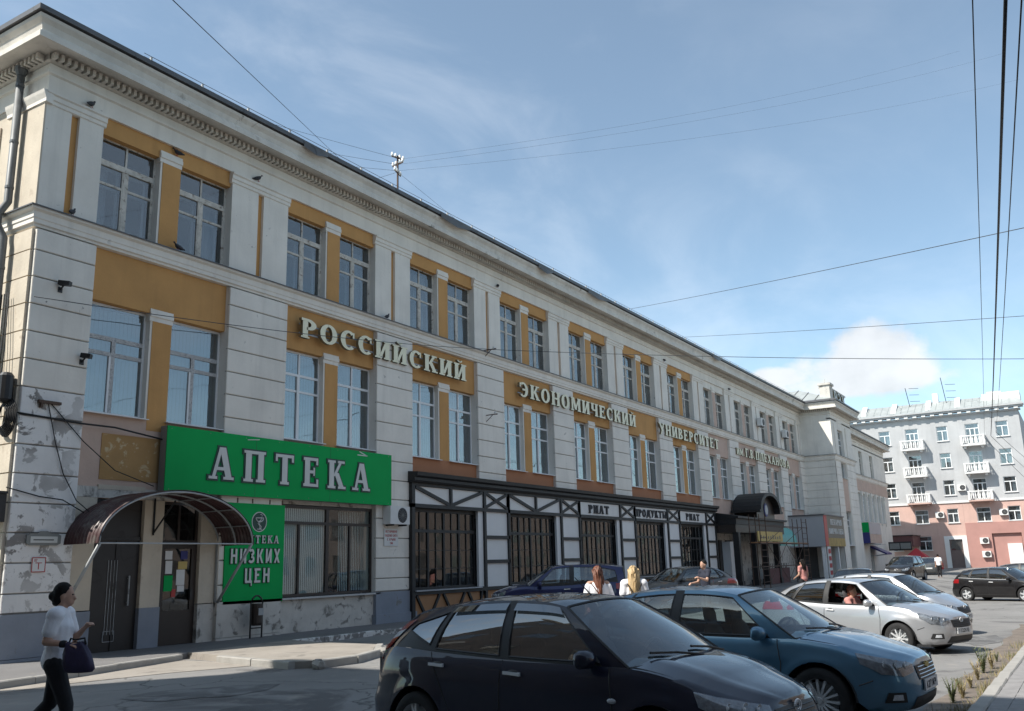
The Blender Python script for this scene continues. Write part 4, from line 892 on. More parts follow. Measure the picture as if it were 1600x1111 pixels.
cable('cable', 'thin cable slanting from the rusty bracket across the old ochre paint', [(11.0, -.14, 5.2), (11.8, -.14, 4.48), (12.63, -.12, 3.91), (13.66, -.12, 3.62)], .012)
cable('cable', 'loose cable sagging round the corner pier below the peeling paint', [(10.2, -.15, 3.4), (10.9, -.15, 3.25), (11.4, -.18, 3.2), (11.9, -.2, 2.95)], .014)
t = thing('cable_splice', 'black cable splice box with coiled cables on the building corner', 'cable box', (10.1, .1, 4.6))
m = MB(); m.lathe([(.12, 0), (.15, .06), (.15, .55), (.1, .62)], (10.12, .1, 5.15), 'z', 12); m.build('splice_case', 'blackmet', t)
for i in range(7):
    r_ = .22 + .03 * i; m = MB(); m.tube([(10.1 + .02 * i, .1 + r_ * math.cos(a) * .8, 4.85 + r_ * math.sin(a)) for a in [2 * math.pi * j / 20 for j in range(21)]], .018, 5); m.build('coil', 'wire', t, smooth=True)
for i in range(4): cable('cable', 'black cable climbing the corner of the side wall behind the drainpipe', [(10.1 - .02 * i, .25 + .12 * i, 5.2), (10.15, .35 + .1 * i, 6.5), (10.2, .5 + .08 * i, 7.6)], .012, group='cables up the side wall corner')
t = thing('wall_box', 'black box fixed on the side wall near the corner', 'box', (10.05, .1, 2.7)); m = MB(); m.box(9.9, 10.28, -.06, .9, 2.72, 3.28); m.box(9.86, 10.28, -.1, .95, 3.28, 3.33); m.build('case', 'blackmet', t); m = MB(); m.box(9.95, 10.2, -.065, -.06, 2.8, 3.2); m.build('face', 'plastic', t)

# ------------------------------------------------------------------ half-timbered shopfront
SF = thing('shopfront', 'black and white half-timbered shopfront with dark gridded windows', 'shopfront', (23.4, -.2, 0))
YB, YP = -.24, -.17
m = MB(); m.prism([(-.05, 4.3), (-.34, 4.3), (-.38, 4.36), (-.38, 4.45), (-.5, 4.5), (-.52, 4.62), (-.05, 4.66)], 'x', 23.2, 51.9); m.build('shop_cornice', 'black', SF)
xe = 52.0
def beam(a, b, z0, z1): MB().box(a, b, YB, -.06, z0, z1).build('beam', 'black', SF)
def slant(x0, z0, x1, z1, w=.11, y=YB + .006):
    d = Vector((x1 - x0, z1 - z0)); L_ = d.length; m = MB(); m.cbox(((x0 + x1) / 2, y + .05, (z0 + z1) / 2), (L_, .1, w), 0, 0, -math.atan2(d.y, d.x)); m.build('brace', 'black', SF)
def panel(a, b, z0, z1, c='panelwhite'): MB().box(a, b, YP, -.075, z0, z1).build('infill_panel', c, SF)
beam(23.25, xe, 4.2, 4.3); beam(23.25, xe, 3.50, 3.62)
bays = [(X0[i] + .0, X0[i] + 3.66) for i in range(2, 7)]
names = {2: ('РИАТ', 35.75, 2.0), 3: ('ПРОДУКТЫ', 40.55, 3.95), 4: ('РИАТ', 47.3, 2.0)}
for i, (a, b) in enumerate(bays):
    pa, pb = b + .32, (bays[i + 1][0] - .04 if i < 4 else 51.9); a0 = a + (.0 if i else -.05)
    beam(a0 - .14, a0, .75, 4.2) if i else beam(23.25, 23.41, 0, 4.2)
    beam(pa - .02, pa + .12, 0, 3.5); beam(pa - .02, pa + .12, 3.62, 4.2); beam(pb - .12, pb + .02, 0, 3.5) if i == 4 else None; beam(pb - .1, pb, 3.62, 4.2)
    # frieze over the bay
    if i in names:
        panel(a0, pa - .02, 3.64, 4.18); s, x, w = names[i]
        for o in sign_text(SF, s, (x, YP - .002, 3.72), (1, 0, 0), .36, w, .04, ['ink', 'ink'], .18, T=.24, t=.15): pass
    else:
        mid = (a0 + pa) / 2; panel(a0, mid - .06, 3.63, 4.19); panel(mid + .06, pa - .02, 3.63, 4.19); beam(mid - .06, mid + .06, 3.62, 4.2)
        slant(a0 + .05, 4.17, mid - .05, 3.64); slant(pa - .07, 4.17, mid + .05, 3.64)
    panel(pa + .12, pb - .1, 3.63, 4.19); slant(pa + .13, 4.17, pb - .11, 3.65, .1); slant(pa + .13, 3.65, pb - .11, 4.17, .1, YB + .012)
    # pier: white panels between cross beams
    for z in (2.6, 1.75, .82): beam(pa + .12, pb - (.0 if i < 4 else .12), z - .06, z + .06)
    for z0, z1 in ((2.66, 3.5), (1.81, 2.54), (.88, 1.69)): panel(pa + .12, pb + (-.0 if i < 4 else -.12), z0, z1)
    panel(pa + .12, pb - (.0 if i < 4 else .12), 0.0, .76, 'panelorange')
    panel(b, pa - .02, .6, 3.5); beam(a0, pa - .02, .75, .9)
    panel(a0, pa - .02, -.05, .75, 'panelorange')
    n = 6
    for j in range(n):
        x = lerp(a0 + .1, b, j / (n - 1)); slant(x, .74 if j % 2 == 0 else .05, x + (.5 if j < n - 1 else .1), .05 if j % 2 == 0 else .74, .09, YB + .01)
    # gridded window
    f = MB(); y0, y1 = -.02, .05
    for q in ((a0, b, .9, .98), (a0, b, 3.38, 3.5), (a0, a0 + .08, .98, 3.38), (b - .08, b, .98, 3.38), (a0 + .08, b - .08, 2.72, 2.82)): f.box(q[0], q[1], y0, y1, q[2], q[3])
    nc = 4; cw = (b - a0 - .16) / nc
    for j in range(1, nc): x = a0 + .08 + j * cw; f.box(x - .045, x + .045, y0 + .002, y1, .98, 2.72); f.box(x - .045, x + .045, y0 + .002, y1, 2.82, 3.38)
    fo = f.build('window', 'black', SF); g = MB()
    for j in range(nc):
        x = a0 + .08 + (j + .5) * cw; g.box(x - .014, x + .014, y0 + .01, y1 - .01, .98, 2.72); g.box(x - .014, x + .014, y0 + .01, y1 - .01, 2.82, 3.38)
        for z in (1.55, 2.15): g.box(a0 + .08 + j * cw + .046, a0 + .08 + (j + 1) * cw - .046, y0 + .012, y1 - .012, z - .012, z + .012)
    g.build('glazing_bar', 'black', fo)
    for j in range(nc):
        xa, xb = a0 + .08 + j * cw + .04, a0 + .08 + (j + 1) * cw - .04
        MB().box(xa, xb, .018, .024, .97, 2.73).build('pane', 'glass_shop', fo); MB().box(xa, xb, .018, .024, 2.81, 3.39).build('pane', 'glass_shop', fo)
    MB().box(a0 - .02, b + .02, -.3, .0, .86, .9).build('sill', 'greycl', fo)
# dim shop goods behind the glass
m = MB(); rr = random.Random(4)
for i in range(26):
    x = rr.uniform(23.8, 50); z = rr.choice((.9, 1.4, 1.9)); w_ = rr.uniform(.3, .9)
    if any(a + .1 < x and x + w_ < b for a, b in bays): m.box(x, x + w_, .7, 1.0 + .3 * rr.random(), z, z + rr.uniform(.2, .45), rr.randrange(4))
m.build('window_display', ['panelorange', 'yellow', 'paper', 'redp'], SF)

# ------------------------------------------------------------------ porch with the round dormer, scaffold, turquoise hood
PO = thing('porch', 'dark timber entrance porch with a round-topped gable over a yellow banner', 'porch', (56, -1.2, 0))
m = MB(); m.box(52.0, 62.0, -1.4, -.08, 3.55, 3.9); m.box(51.95, 62.2, -1.55, -.06, 3.9, 4.02); m.prism([(-1.5, 4.02), (-.06, 4.02), (-.06, 4.28)], 'x', 52.0, 55.2); m.build('porch_roof', 'black', PO)
MB().box(52.0, 62.0, -1.35, -.1, 3.1, 3.54).build('fascia', 'brownmet', PO)
m = MB(); n = 14; cxx = 57.7
pts = [(cxx - 1.9, 3.95), (cxx + 1.9, 3.95), (cxx + 1.9, 4.5)] + [(cxx + 1.75 * math.cos(math.pi * i / n), 4.55 + .82 * math.sin(math.pi * i / n)) for i in range(n + 1)] + [(cxx - 1.9, 4.5)]
m.prism(pts, 'y', -1.5, -.1); m.build('gable', 'brownmet', PO)
m = MB()
for i in range(n):
    a, b = math.pi * i / n, math.pi * (i + 1) / n; q = [(cxx + r_ * math.cos(t_) , 4.5 + r_ * .5 * math.sin(t_)) for r_, t_ in ((1.85, a), (1.85, b), (2.25, b), (2.25, a))]; m.prism(q, 'y', -1.9, -.08)
m.box(cxx - 2.5, cxx - 1.8, -1.9, -.08, 4.35, 4.5); m.box(cxx + 1.8, cxx + 2.5, -1.9, -.08, 4.35, 4.5); m.build('gable_arch', 'black', PO)
m = MB(); m.lathe([(.42, -1.55), (.42, -1.52)], (cxx, 0, 4.55), 'y', 18); mo = m.build('round_sign', 'bluep', PO); m = MB(); m.lathe([(.3, -1.57), (.3, -1.552)], (cxx, 0, 4.55), 'y', 18); m.build('disc', 'greycl', mo)
m = MB(); m.box(55.1, 60.4, -1.68, -1.62, 2.6, 3.2); yb = m.build('banner', 'yellow', PO)
m = MB(); 
for i in range(9): m.box(55.6 + i * .5, 55.85 + i * .5, -1.685, -1.681, 2.75, 2.75 + rr.uniform(.15, .3))
m.build('lettering', 'khaki', yb)
sign_text(PO, 'КОРЧМА', (56.2, -1.62, 3.62), (1, 0, 0), .3, 2.9, .05, ['khaki', 'khaki'], .2) if False else None
for x in (52.1, 55.2, 57.4, 60.0):
    m = MB(); m.box(x, x + .34, -1.45, -1.1, 0, 3.1); m.box(x - .06, x + .4, -1.5, -1.05, 0, .35); m.build('post', 'black', PO)
MB().box(53.0, 53.7, -.6, -.1, 0, 2.6).build('door_jamb', 'panelwhite', PO)
for q_ in ((52.5, 53.0), (53.75, 55.0)): MB().box(q_[0], q_[1], -.12, -.06, 0, 2.7).build('door', 'brownmet', PO)
MB().box(57.6, 62.4, -1.4, -1.3, 0, .95).build('terrace_wall', 'brownbox', PO)
for i in range(18): MB().box(55.8 + i * .36, 55.83 + i * .36, -1.35, -1.32, .95, 1.25).build('baluster', 'blackmet', PO)
SCF = thing('scaffold', 'tubular steel scaffold with ladder frames standing before the porch', 'scaffold', (58, -2.1, 0))
for x in (52.8, 54.0, 62.2, 63.4):
    for y in (-2.5, -1.9):
        m = MB(); m.tube([(x, y, gz(x, y)), (x, y, 4.1)], .028, 6); m.build('standard', 'rust', SCF)
for xa, xb in ((52.8, 54.0), (62.2, 63.4)):
    for i in range(11): m = MB(); z = .25 + i * .36; m.tube([(xa, -2.5, z), (xb, -2.5, z)], .018, 5); m.build('rung', 'rust', SCF)
for z in (1.1, 2.45, 3.5):
    for y in (-2.5, -1.9): m = MB(); m.tube([(52.6, y, z), (63.6, y, z)], .024, 6); m.build('ledger', 'rust', SCF)
for (xa, za, xb, zb) in ((54, .2, 58, 2.4), (58, .2, 54, 2.4), (58, .2, 62.2, 2.4), (62.2, .2, 58, 2.4), (54, 2.5, 58, 3.5), (58, 2.5, 62.2, 3.5)): m = MB(); m.tube([(xa, -2.53, za), (xb, -2.53, zb)], .018, 5); m.build('diagonal', 'rust', SCF)
m = MB(); m.box(52.7, 63.5, -2.45, -1.95, 2.47, 2.52); m.build('deck', 'panelorange', SCF)
TH = thing('barrel_hood', 'turquoise rounded plastic hood beside the yellow banner', 'hood', (62.6, -1.3, 2.6))
m = MB(); rows = [[(60.7 + 4.2 * j / 6, -.1 - 1.3 * math.sin(math.pi / 2 * i / 8), 2.62 + (.35 if False else 1.2) * (math.cos(math.pi / 2 * i / 8))) for j in range(7)] for i in range(9)]; m.grid(rows); m.box(60.7, 64.9, -1.42, -1.36, 2.35, 2.64); m.build('shell', 'turq', TH, smooth=False)
m = MB(); m.box(62.3, 63.3, -1.43, -1.421, 2.4, 2.6); m.build('white_mark', 'paper', TH)
# bakery box in the corner
BK = thing('bakery_sign_box', 'grey box porch sign with red edge reading ПЕКАРНЯ above wheat picture', 'sign', (71, -1.3, 0))
m = MB(); m.box(68.0, 74.3, -2.6, -.05, 2.3, 4.5); m.build('box', 'greycl', BK); m = MB(); m.box(67.9, 74.35, -2.7, -.05, 4.5, 4.58); m.build('cap', 'zinc', BK)
MB().box(68.0, 68.9, -2.63, -2.602, 2.3, 4.5).build('red_edge', 'redp', BK); MB().box(68.9, 74.3, -2.63, -2.602, 2.9, 4.5).build('sign_face', 'khaki', BK); MB().box(68.9, 74.3, -2.632, -2.602, 2.3, 2.9).build('wheat_picture', 'wheat', BK)
sign_text(BK, 'ПЕКАРНЯ', (69.9, -2.632, 3.85), (1, 0, 0), .42, 3.6, .02, ['paper', 'paper'], .18, serif=False)
sign_text(BK, 'ВЫПЕЧКА ХЛЕБА', (69.3, -2.632, 3.2), (1, 0, 0), .4, 4.6, .02, ['paper', 'paper'], .18, serif=False)
for x, y in ((68.1, -2.5), (72.2, -2.5)): MB().box(x, x + .28, y, y + .25, 0, 2.3).build('post', 'panelwhite', BK)
m = MB(); m.box(68.35, 69.3, -2.62, -2.56, .1, 2.28); po = m.build('side_banner', 'paper', BK)
for i in range(4): MB().box(68.45, 69.2, -2.632, -2.622, .3 + i * .5, .6 + i * .5).build('red_print', 'redink', po)
MB().box(69.6, 74, -.5, -.06, 0, 2.28).build('doorway', 'room', BK)
t = thing('box_sign', 'green over dark blue box sign with pale picture panels on the far annex', 'sign', (96.5, -.4, 2.7))
m = MB(); m.box(93.9, 99.7, -.8, -.03, 2.72, 4.7); m.build('core', 'greycl', t); MB().box(93.87, 93.9, -.8, -.03, 3.75, 4.7).build('green_side', 'green', t); MB().box(93.87, 93.9, -.8, -.03, 2.72, 3.74).build('blue_side', 'bluep', t); MB().box(93.95, 99.7, -.83, -.8, 3.6, 4.6).build('grey_face', 'greycl', t); MB().box(93.95, 99.7, -.83, -.8, 2.75, 3.59).build('pale_face', 'pink', t)
t = thing('awning', 'small blue slanted awning over the annex door', 'awning', (98, -.8, 1.3)); m = MB(); m.prism([(-.02, 2.5), (-.02, 2.3), (-1.5, 1.6), (-1.5, 1.75)], 'x', 97.6, 100.4); m.build('cloth', 'bluep', t); m = MB(); m.tube([(97.7, -1.4, 1.65), (97.7, -.02, 1.5)], .03, 5); m.tube([(100.3, -1.4, 1.65), (100.3, -.02, 1.5)], .03, 5); m.build('arm', 'galv', t)
# ------------------------------------------------------------------ far apartment house across the end of the square
FX = 118.
FH = thing('apartment_house', 'five-storey house with grey upper walls, salmon base and white balconies', 'building', (FX, -4, -1.))
cols = [(1.36, .1), (-1.66, -3.11), (-5.14, -6.32), (-8.23, -9.68), (-11.42, -12.70), (4.6, 3.3)]
tops = [16.3, 13.1, 9.92, 6.6, 3.55]
def fbox(mb, y0, y1, x0, x1, z0, z1, m=0): mb.box(FX + x0, FX + x1, min(y0, y1), max(y0, y1), z0, z1, m)
holes = []
for ci, (ya, yb) in enumerate(cols):
    for ri, zt in enumerate(tops):
        balc = ci in (1, 3) and ri < 3; h = 2.35 if balc else (1.75 if ri < 3 else 1.6)
        if ri == 4 and ci in (2, 3, 4): continue
        holes.append((min(ya, yb), max(ya, yb), zt - h, zt, ci, ri, balc))
DOOR = (-6.5, -4.8, -1.2, 3.3)
def fwall(z0, z1, y0, y1, hs, name, matn, x=0.):
    mb = MB(); ys_ = sorted(set([y0, y1] + [v for h in hs for v in h[:2] if y0 < v < y1])); zs_ = sorted(set([z0, z1] + [v for h in hs for v in h[2:4] if z0 < v < z1]))
    for i in range(len(ys_) - 1):
        run = None
        for j in range(len(zs_) - 1):
            cy, cz = (ys_[i] + ys_[i + 1]) / 2, (zs_[j] + zs_[j + 1]) / 2; solid = not any(h[0] < cy < h[1] and h[2] < cz < h[3] for h in hs)
            if solid and run is None: run = zs_[j]
            if run is not None and (not solid or j == len(zs_) - 2): fbox(mb, ys_[i], ys_[i + 1], x, x + .45, run, zs_[j + 1] if solid else zs_[j]); run = None
    return mb.build(name, matn, FH)
H_ = [h[:4] for h in holes] + [DOOR]
wu = fwall(7.45, 17.4, -13.95, 12, H_, 'upper_wall', 'fgrey'); wlw = fwall(-3, 7.25, -6.85, 12, H_, 'lower_wall', 'fpink')
fwall(-3, 4.9, -13.95, -6.86, H_ + [(-12.44, -9.46, -3, 3.62)], 'red_wall', 'fred', -.08); fwall(4.9, 7.25, -13.95, -6.86, H_, 'lower_wall', 'fpink')
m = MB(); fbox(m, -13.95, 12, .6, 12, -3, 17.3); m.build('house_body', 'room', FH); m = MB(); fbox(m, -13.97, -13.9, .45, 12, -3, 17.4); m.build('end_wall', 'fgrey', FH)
m = MB(); fbox(m, -14.05, 12, -.12, .2, 7.25, 7.45); m.build('string_course', 'panelwhite', FH)
m = MB(); fbox(m, -14.2, 12, -.25, .5, 17.4, 17.6); fbox(m, -14.5, 12, -.65, .5, 17.75, 17.95); fbox(m, -14.6, 12, -.8, .5, 17.95, 18.12); fc = m.build('cornice', 'fgrey', FH)
for i in range(26): m = MB(); y = -14 + i * .98; fbox(m, y, y + .42, -.6, -.2, 17.55, 17.75); m.build('modillion', 'panelwhite', fc)
m = MB(); m.grid([[(FX - .78, y, 18.13) for y in (-14.6, 12)], [(FX + 2.2, y, 19.6) for y in (-13.5, 12)]]); fr_ = m.build('roof', 'roofgrey', FH)
for y in (6.2, 2.6, -.9, -4.8, -8.0):
    m = MB(); m.prism([(FX - .7, 18.1), (FX - .35, 18.1), (FX + 2.3, 19.45), (FX + 2.3, 19.8), (FX + 1.9, 19.8)], 'y', y, y + .55); m.build('fire_wall', 'panelwhite', fr_)
for i in range(30): m = MB(); y = -13.2 + i * .78; m.tube([(FX - .7, y, 18.2), (FX + 2.1, y, 19.6)], .012, 4); m.build('roof_seam', 'roofgrey', fr_)
m = MB(); fbox(m, -14.3, -10.4, 1.0, 4, 18.3, 19.75); fbox(m, -12.4, -10.9, 1.4, 4, 19.75, 20.0); m.build('attic_block', 'panelwhite', fr_); m = MB(); fbox(m, -5.6, -5.0, 1.8, 2.4, 19.3, 20.6); m.build('chimney', 'panelwhite', fr_)
_fw = {}
def fwin(ya, yb, z0, z1, parent, balc=False):
    k = (round(yb - ya, 2), round(z1 - z0, 2), balc)
    if k not in _fw:
        w, h = yb - ya, z1 - z0; f = MB(); bar = lambda a, b, c, d: f.box(.1, .18, a, b, c, d); fr = .075
        bar(0, fr, 0, h); bar(w - fr, w, 0, h); bar(fr, w - fr, 0, fr); bar(fr, w - fr, h - fr, h); t = h - .55; bar(fr, w - fr, t - .05, t + .05)
        for c in ([w / 2] if not balc else [w / 3, 2 * w / 3]): bar(c - .05, c + .05, fr, t - .05)
        p = MB(); p.box(.13, .14, fr, w - fr, fr, t); q = MB(); q.box(.13, .14, fr, w - fr, t, h - fr); s = MB(); s.box(-.12, .1, -.08, w + .08, -.07, 0.)
        c_ = MB(); c_.grid([[(.32, fr + .02 + .06 * i, .1) for i in range(int(w * .35 / .06))], [(.32, fr + .02 + .06 * i, h - .1) for i in range(int(w * .35 / .06))]])
        _fw[k] = (f.mesh('window', 'pvc'), p.mesh('pane', 'glass'), q.mesh('pane', 'glass'), s.mesh('sill', 'panelwhite'), c_.mesh('curtain', 'curtain'))
    a = _fw[k]; o = link('window', a[0], parent, (FX, ya, z0))
    for nm, me in (('pane', a[1]), ('pane', a[2]), ('sill', a[3]), ('curtain', a[4])):
        if nm == 'sill' and balc: continue
        q = bpy.data.objects.new(nm, me); COL.objects.link(q); q.parent = o
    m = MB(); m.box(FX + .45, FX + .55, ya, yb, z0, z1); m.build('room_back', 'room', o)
for (a, b, z0, z1, ci, ri, balc) in holes: fwin(a, b, z0, z1, wu if z0 > 7.4 else wlw, balc)
# balconies with turned balusters
balm = MB(); balm.lathe([(.04, 0), (.065, .08), (.065, .14), (.035, .2), (.075, .42), (.06, .55), (.035, .66), (.065, .74), (.05, .8)], (0, 0, 0), 'z', 7); BAL = balm.mesh('baluster', 'panelwhite', smooth=True)
for ci in (1, 3):
    for ri in range(3):
        ya = min(cols[ci]) - .55; yb = max(cols[ci]) + .55; z = tops[ri] - 2.5
        m = MB(); fbox(m, ya, yb, -1.15, 0, z - .16, z); fbox(m, ya + .25, ya + .5, -.8, 0, z - .4, z - .16); fbox(m, yb - .5, yb - .25, -.8, 0, z - .4, z - .16); bo = m.build('balcony', 'fpink' if ri == 2 else 'panelwhite', FH)
        m = MB(); fbox(m, ya - .03, yb + .03, -1.2, -1.0, z + .92, z + 1.04); fbox(m, ya - .03, ya + .15, -1.0, 0, z + .92, z + 1.04); fbox(m, yb - .15, yb + .03, -1.0, 0, z + .92, z + 1.04)
        for yy in (ya, yb - .22): fbox(m, yy, yy + .22, -1.18, -1.0, z, z + .92)
        m.build('handrail', 'panelwhite', bo)
        for i in range(9): link('baluster', BAL, bo, (FX - 1.09, lerp(ya + .34, yb - .34, i / 8), z + .1))
        for i in range(3): link('baluster', BAL, bo, (FX - .2 - .3 * i, ya + .06, z + .1)); link('baluster', BAL, bo, (FX - .2 - .3 * i, yb - .06, z + .1))
# door portal, loading niche, plinth
m = MB()
for q in ((-4.95, -4.45, -1.5, 3.5), (-6.85, -6.35, -1.5, 3.5), (-6.35, -4.95, 3.1, 3.5)): fbox(m, q[0], q[1], -.1, .2, q[2], q[3])
pf = m.build('portal', 'panelwhite', FH); m = MB(); fbox(m, -6.35, -4.95, .1, .2, -1.5, 3.1); m.build('door', 'tealdoor', pf); m = MB(); fbox(m, -6.2, -5.1, .06, .1, 1.9, 3.0); m.build('door_light', 'glass', pf)
m = MB(); fbox(m, -9.3, -6.9, -.14, .1, -1.5, -.3); m.build('plinth', 'fmaroon', FH)
m = MB(); fbox(m, -12.4, -9.5, .2, .3, -2, 3.6); no = m.build('niche_wall', 'fred', FH); m = MB(); fbox(m, -12.35, -10.9, .05, .2, -2, 2.45); m.build('roller_door', 'panelwhite', no)
for (y, z, g) in ((-8.65, 2.5, 0), (-8.7, 1.0, 0), (-4.35, 5.6, 1), (-7.05, 8.6, 1), (-11.0, 5.6, 1)):
    ac_unit(FX - .02 - (.08 if g == 0 else 0), y, z, {2.5: 'upper of two stacked air conditioners on the red wall of the far house', 1.0: 'lower of two stacked air conditioners on the red wall of the far house', 8.6: 'air conditioner on the grey wall beside a far balcony'}.get(z, 'air conditioner beside a window on the salmon wall of the far house'), 'air conditioners on the far house', .9, .7, .35, parent_rot=-math.pi / 2)
m = MB(); fbox(m, -3.9, 2.5, -.2, .1, .25, .62); m.build('awning_box', 'panelwhite', FH)
t = thing('brown_canopy', 'long dark brown box canopy on the foot of the far salmon wall', 'canopy', (114, 0, 2.4)); m = MB(); m.box(112.2, FX - .1, -1.9, 1.6, 2.45, 3.6); m.build('fascia', 'brownbox', t); m = MB(); m.box(112.1, FX - .1, -2.0, 1.7, 3.6, 3.7); m.build('lid', 'blackmet', t)
t = thing('street_tent', 'red pyramid tent with white lettering in front of the salmon house', 'tent', (102, -3.6, -1.2))
m = MB(); c = (102, -3.6); b = [(c[0] - 1.3, c[1] - 1.35, .98), (c[0] + 1.3, c[1] - 1.35, .98), (c[0] + 1.3, c[1] + 1.35, .98), (c[0] - 1.3, c[1] + 1.35, .98)]
for i in range(4): k = len(m.v); m.v += [b[i], b[(i + 1) % 4], (c[0], c[1], 2.2)]; m.face((k, k + 1, k + 2))
m.build('roof_cloth', 'tent', t)
for p in b: m2 = MB(); m2.tube([(p[0], p[1], gz(p[0], p[1])), p], .04, 6); m2.build('pole', 'blackmet', t)
m = MB()
for i in range(4): m.tube([b[i], b[(i + 1) % 4]], .035, 5)
m.build('edge_trim', 'paper', t)
m = MB(); m.box(c[0] - 1.05, c[0] - 1.04, c[1] - .5, c[1] + .5, 1.12, 1.35); m.build('lettering', 'paper', t)
t = thing('drinks_stand', 'red and white display stand beside the red tent', 'stand', (110, -4.4, -.9)); m = MB(); m.box(109.6, 110.3, -4.95, -3.9, -.9, .55); m.build('cabinet', 'tent', t); m = MB(); m.box(109.55, 109.6, -4.8, -4.3, -.3, .3); m.box(109.55, 109.6, -4.2, -4.0, -.6, .4); m.build('print', 'paper', t)
t = thing('box_sign', 'dark double-panel sign box hanging by the annex corner', 'sign', (108, -.6, 2)); m = MB(); m.box(106.2, 106.4, -2.6, -.3, 2.0, 2.9); m.build('case', 'blackmet', t); m = MB(); m.box(106.17, 106.2, -2.5, -1.5, 2.15, 2.75); m.build('face', 'greend', t); m = MB(); m.box(106.17, 106.2, -1.4, -.4, 2.15, 2.75); m.build('face', 'greend', t)
# antennas on the far roof
for (y, h, lab) in ((-6.5, 3.0, 'tall comb aerial on the far roof'), (-2.4, 2.2, 'small crossed aerial on the far roof')):
    t = thing('roof_aerial', lab, 'aerial', (FX + 1.5, y, 19.4)); m = MB(); m.tube([(FX + 1.5, y, 19.2), (FX + 1.5, y + .3, 19.4 + h)], .04, 5); m.build('mast', 'blackmet', t)
    for i in range(3): m = MB(); m.tube([(FX + 1.5, y - .1, 19.9 + i * .8), (FX + 1.5, y - 1.2, 19.8 + i * .8)], .025, 4); m.build('rod', 'blackmet', t)
# ------------------------------------------------------------------ telephone mast on the near roof
t = thing('roof_mast', 'steel mast with white porcelain insulators and guy wires on the roof', 'mast', (24.4, 1.3, 14.2))
m = MB(); m.tube([(24.4, 1.3, 14.3), (24.4, 1.3, 16.55)], .035, 8); m.build('pole', 'rust', t)
for z, ang in ((15.85, .3), (16.2, 1.4), (16.45, -.2)):
    d = Vector((math.cos(ang), math.sin(ang), 0)); m = MB(); m.tube([Vector((24.4, 1.3, z)) - d * .28, Vector((24.4, 1.3, z)) + d * .28], .025, 6); ar = m.build('crossarm', 'rust', t)
    for s_ in (-.26, -.1, .1, .26): p = Vector((24.4, 1.3, z)) + d * s_; m = MB(); m.lathe([(.03, .02), (.055, .04), (.055, .09), (.035, .1), (.045, .14), (.02, .17)], p, 'z', 8); m.build('insulator', 'porcelain', ar, smooth=True)
top = (24.4, 1.3, 15.9)
for i, e in enumerate(((21.5, .2, 14.2), (28.0, .2, 14.2), (27.0, 3.5, 14.6))): m = MB(); m.tube([top, e], .006, 4); m.build('guy_wire', 'wiresky', t)
# ------------------------------------------------------------------ overhead wires
W = lambda lab, a, b, r=.012, sag=.15, g=None: cable('overhead_wire', lab, [a, b], r, 'wiresky', sag, g)
W('thin wire rising from the roof edge near the mast over the street', (19.4, -.5, 13.96), (4.6, -12., 6.75), .005, -.0)
W('span wire from the roof edge slanting down to the right over the street', (40.57, -.6, 14.0), (20, -18.35, 7.9), .009, .05)
W('upper span wire across the square below the slanting one', (46.49, -.6, 13.7), (30, -17.95, 8.35), .009, .05)
W('span wire crossing level over the square from a facade bracket', (27.9, -.35, 9.55), (35, -17.7, 7.97), .011, .12)
W('wire strung along the facade from the corner to the bracket', (10.25, -.4, 7.36), (27.9, -.4, 9.55), .010, .18)
for i, (z0, y1, z1) in enumerate(((16.4, -16, 30), (16.2, -18.5, 29), (15.95, -19, 27.0))): W('faint telephone wire fanning from the roof mast across the sky', (24.4, 1.3, z0), (60, y1, z1 + 3.0), .0035, .6, 'telephone wires from the roof mast')
for i in range(3): W('short telephone wire running left from the roof mast', (24.4, 1.3, 16.45 - .25 * i), (14, 7 + 3 * i, 17.5 - .2 * i), .006, .1, 'telephone wires left of the mast')
J = [(70, -13.49, 9.26), (70, -13.9, 9.35), (70, -14.24, 9.59)]
W('single trolley wire, thinner than the pair beside it', (9, -18.23, 6.95), J[0], .007, .15); W('thick paired trolley cable running along the square', (9, -18.5, 6.8), J[1], .020, .12); W('trolley wire outside the thick pair', (9, -18.63, 6.75), J[2], .009, .15)
for i, (y, z) in enumerate(((-13.6, 7.0), (-13.8, 8.3), (-14.4, 9.2))): W('trolley wire leading on past the far house', J[i], (125, y - 2.5, z - .6), .016, .1, 'trolley wires at the far house')
for (z, lab) in ((9.55, 'wall bracket with insulators for the level span wire'), (7.06, 'wall bracket without a wire below the insulator bracket')):
    t = thing('wall_bracket', lab, 'bracket', (27.9, -.1, z)); m = MB(); m.tube([(27.9, .0, z), (27.9, -.6, z)], .02, 6); m.tube([(27.9, -.02, z - .3), (27.9, -.4, z)], .014, 5); m.build('arm', 'rust', t); m = MB(); m.lathe([(.03, 0), (.05, .03), (.05, .08), (.02, .1)], (27.9, -.5, z), 'z', 8); m.build('insulator', 'porcelain', t)
# ------------------------------------------------------------------ pigeons on the ledges
def pigeon(x, y, z, lab, rz):
    t = thing('pigeon', lab, 'pigeon', (x, y, z), 'pigeons on the ledges', rz); t.scale = (.85, .85, .85); OFF[t.name] = Vector((0, 0, 0))
    m = MB(); rows = []
    for (px, pz, r_) in ((-.20, .06, .012), (-.14, .075, .035), (-.06, .10, .062), (.02, .12, .072), (.08, .15, .058), (.105, .19, .034), (.115, .225, .032), (.135, .24, .028), (.16, .235, .010), (.18, .23, .003)):
        rows.append([(px, r_ * .9 * math.cos(2 * math.pi * j / 10), pz + r_ * math.sin(2 * math.pi * j / 10)) for j in range(10)])
    m.grid(rows, closed=True); m.build('body', 'feather', t, smooth=True)
    for s_ in (-1, 1): m = MB(); m.tube([(.02, s_ * .025, .07), (.025, s_ * .025, 0)], .006, 5); m.tube([(.0, s_ * .025, .004), (.06, s_ * .025, .004)], .005, 4); m.build('leg', 'redp', t)
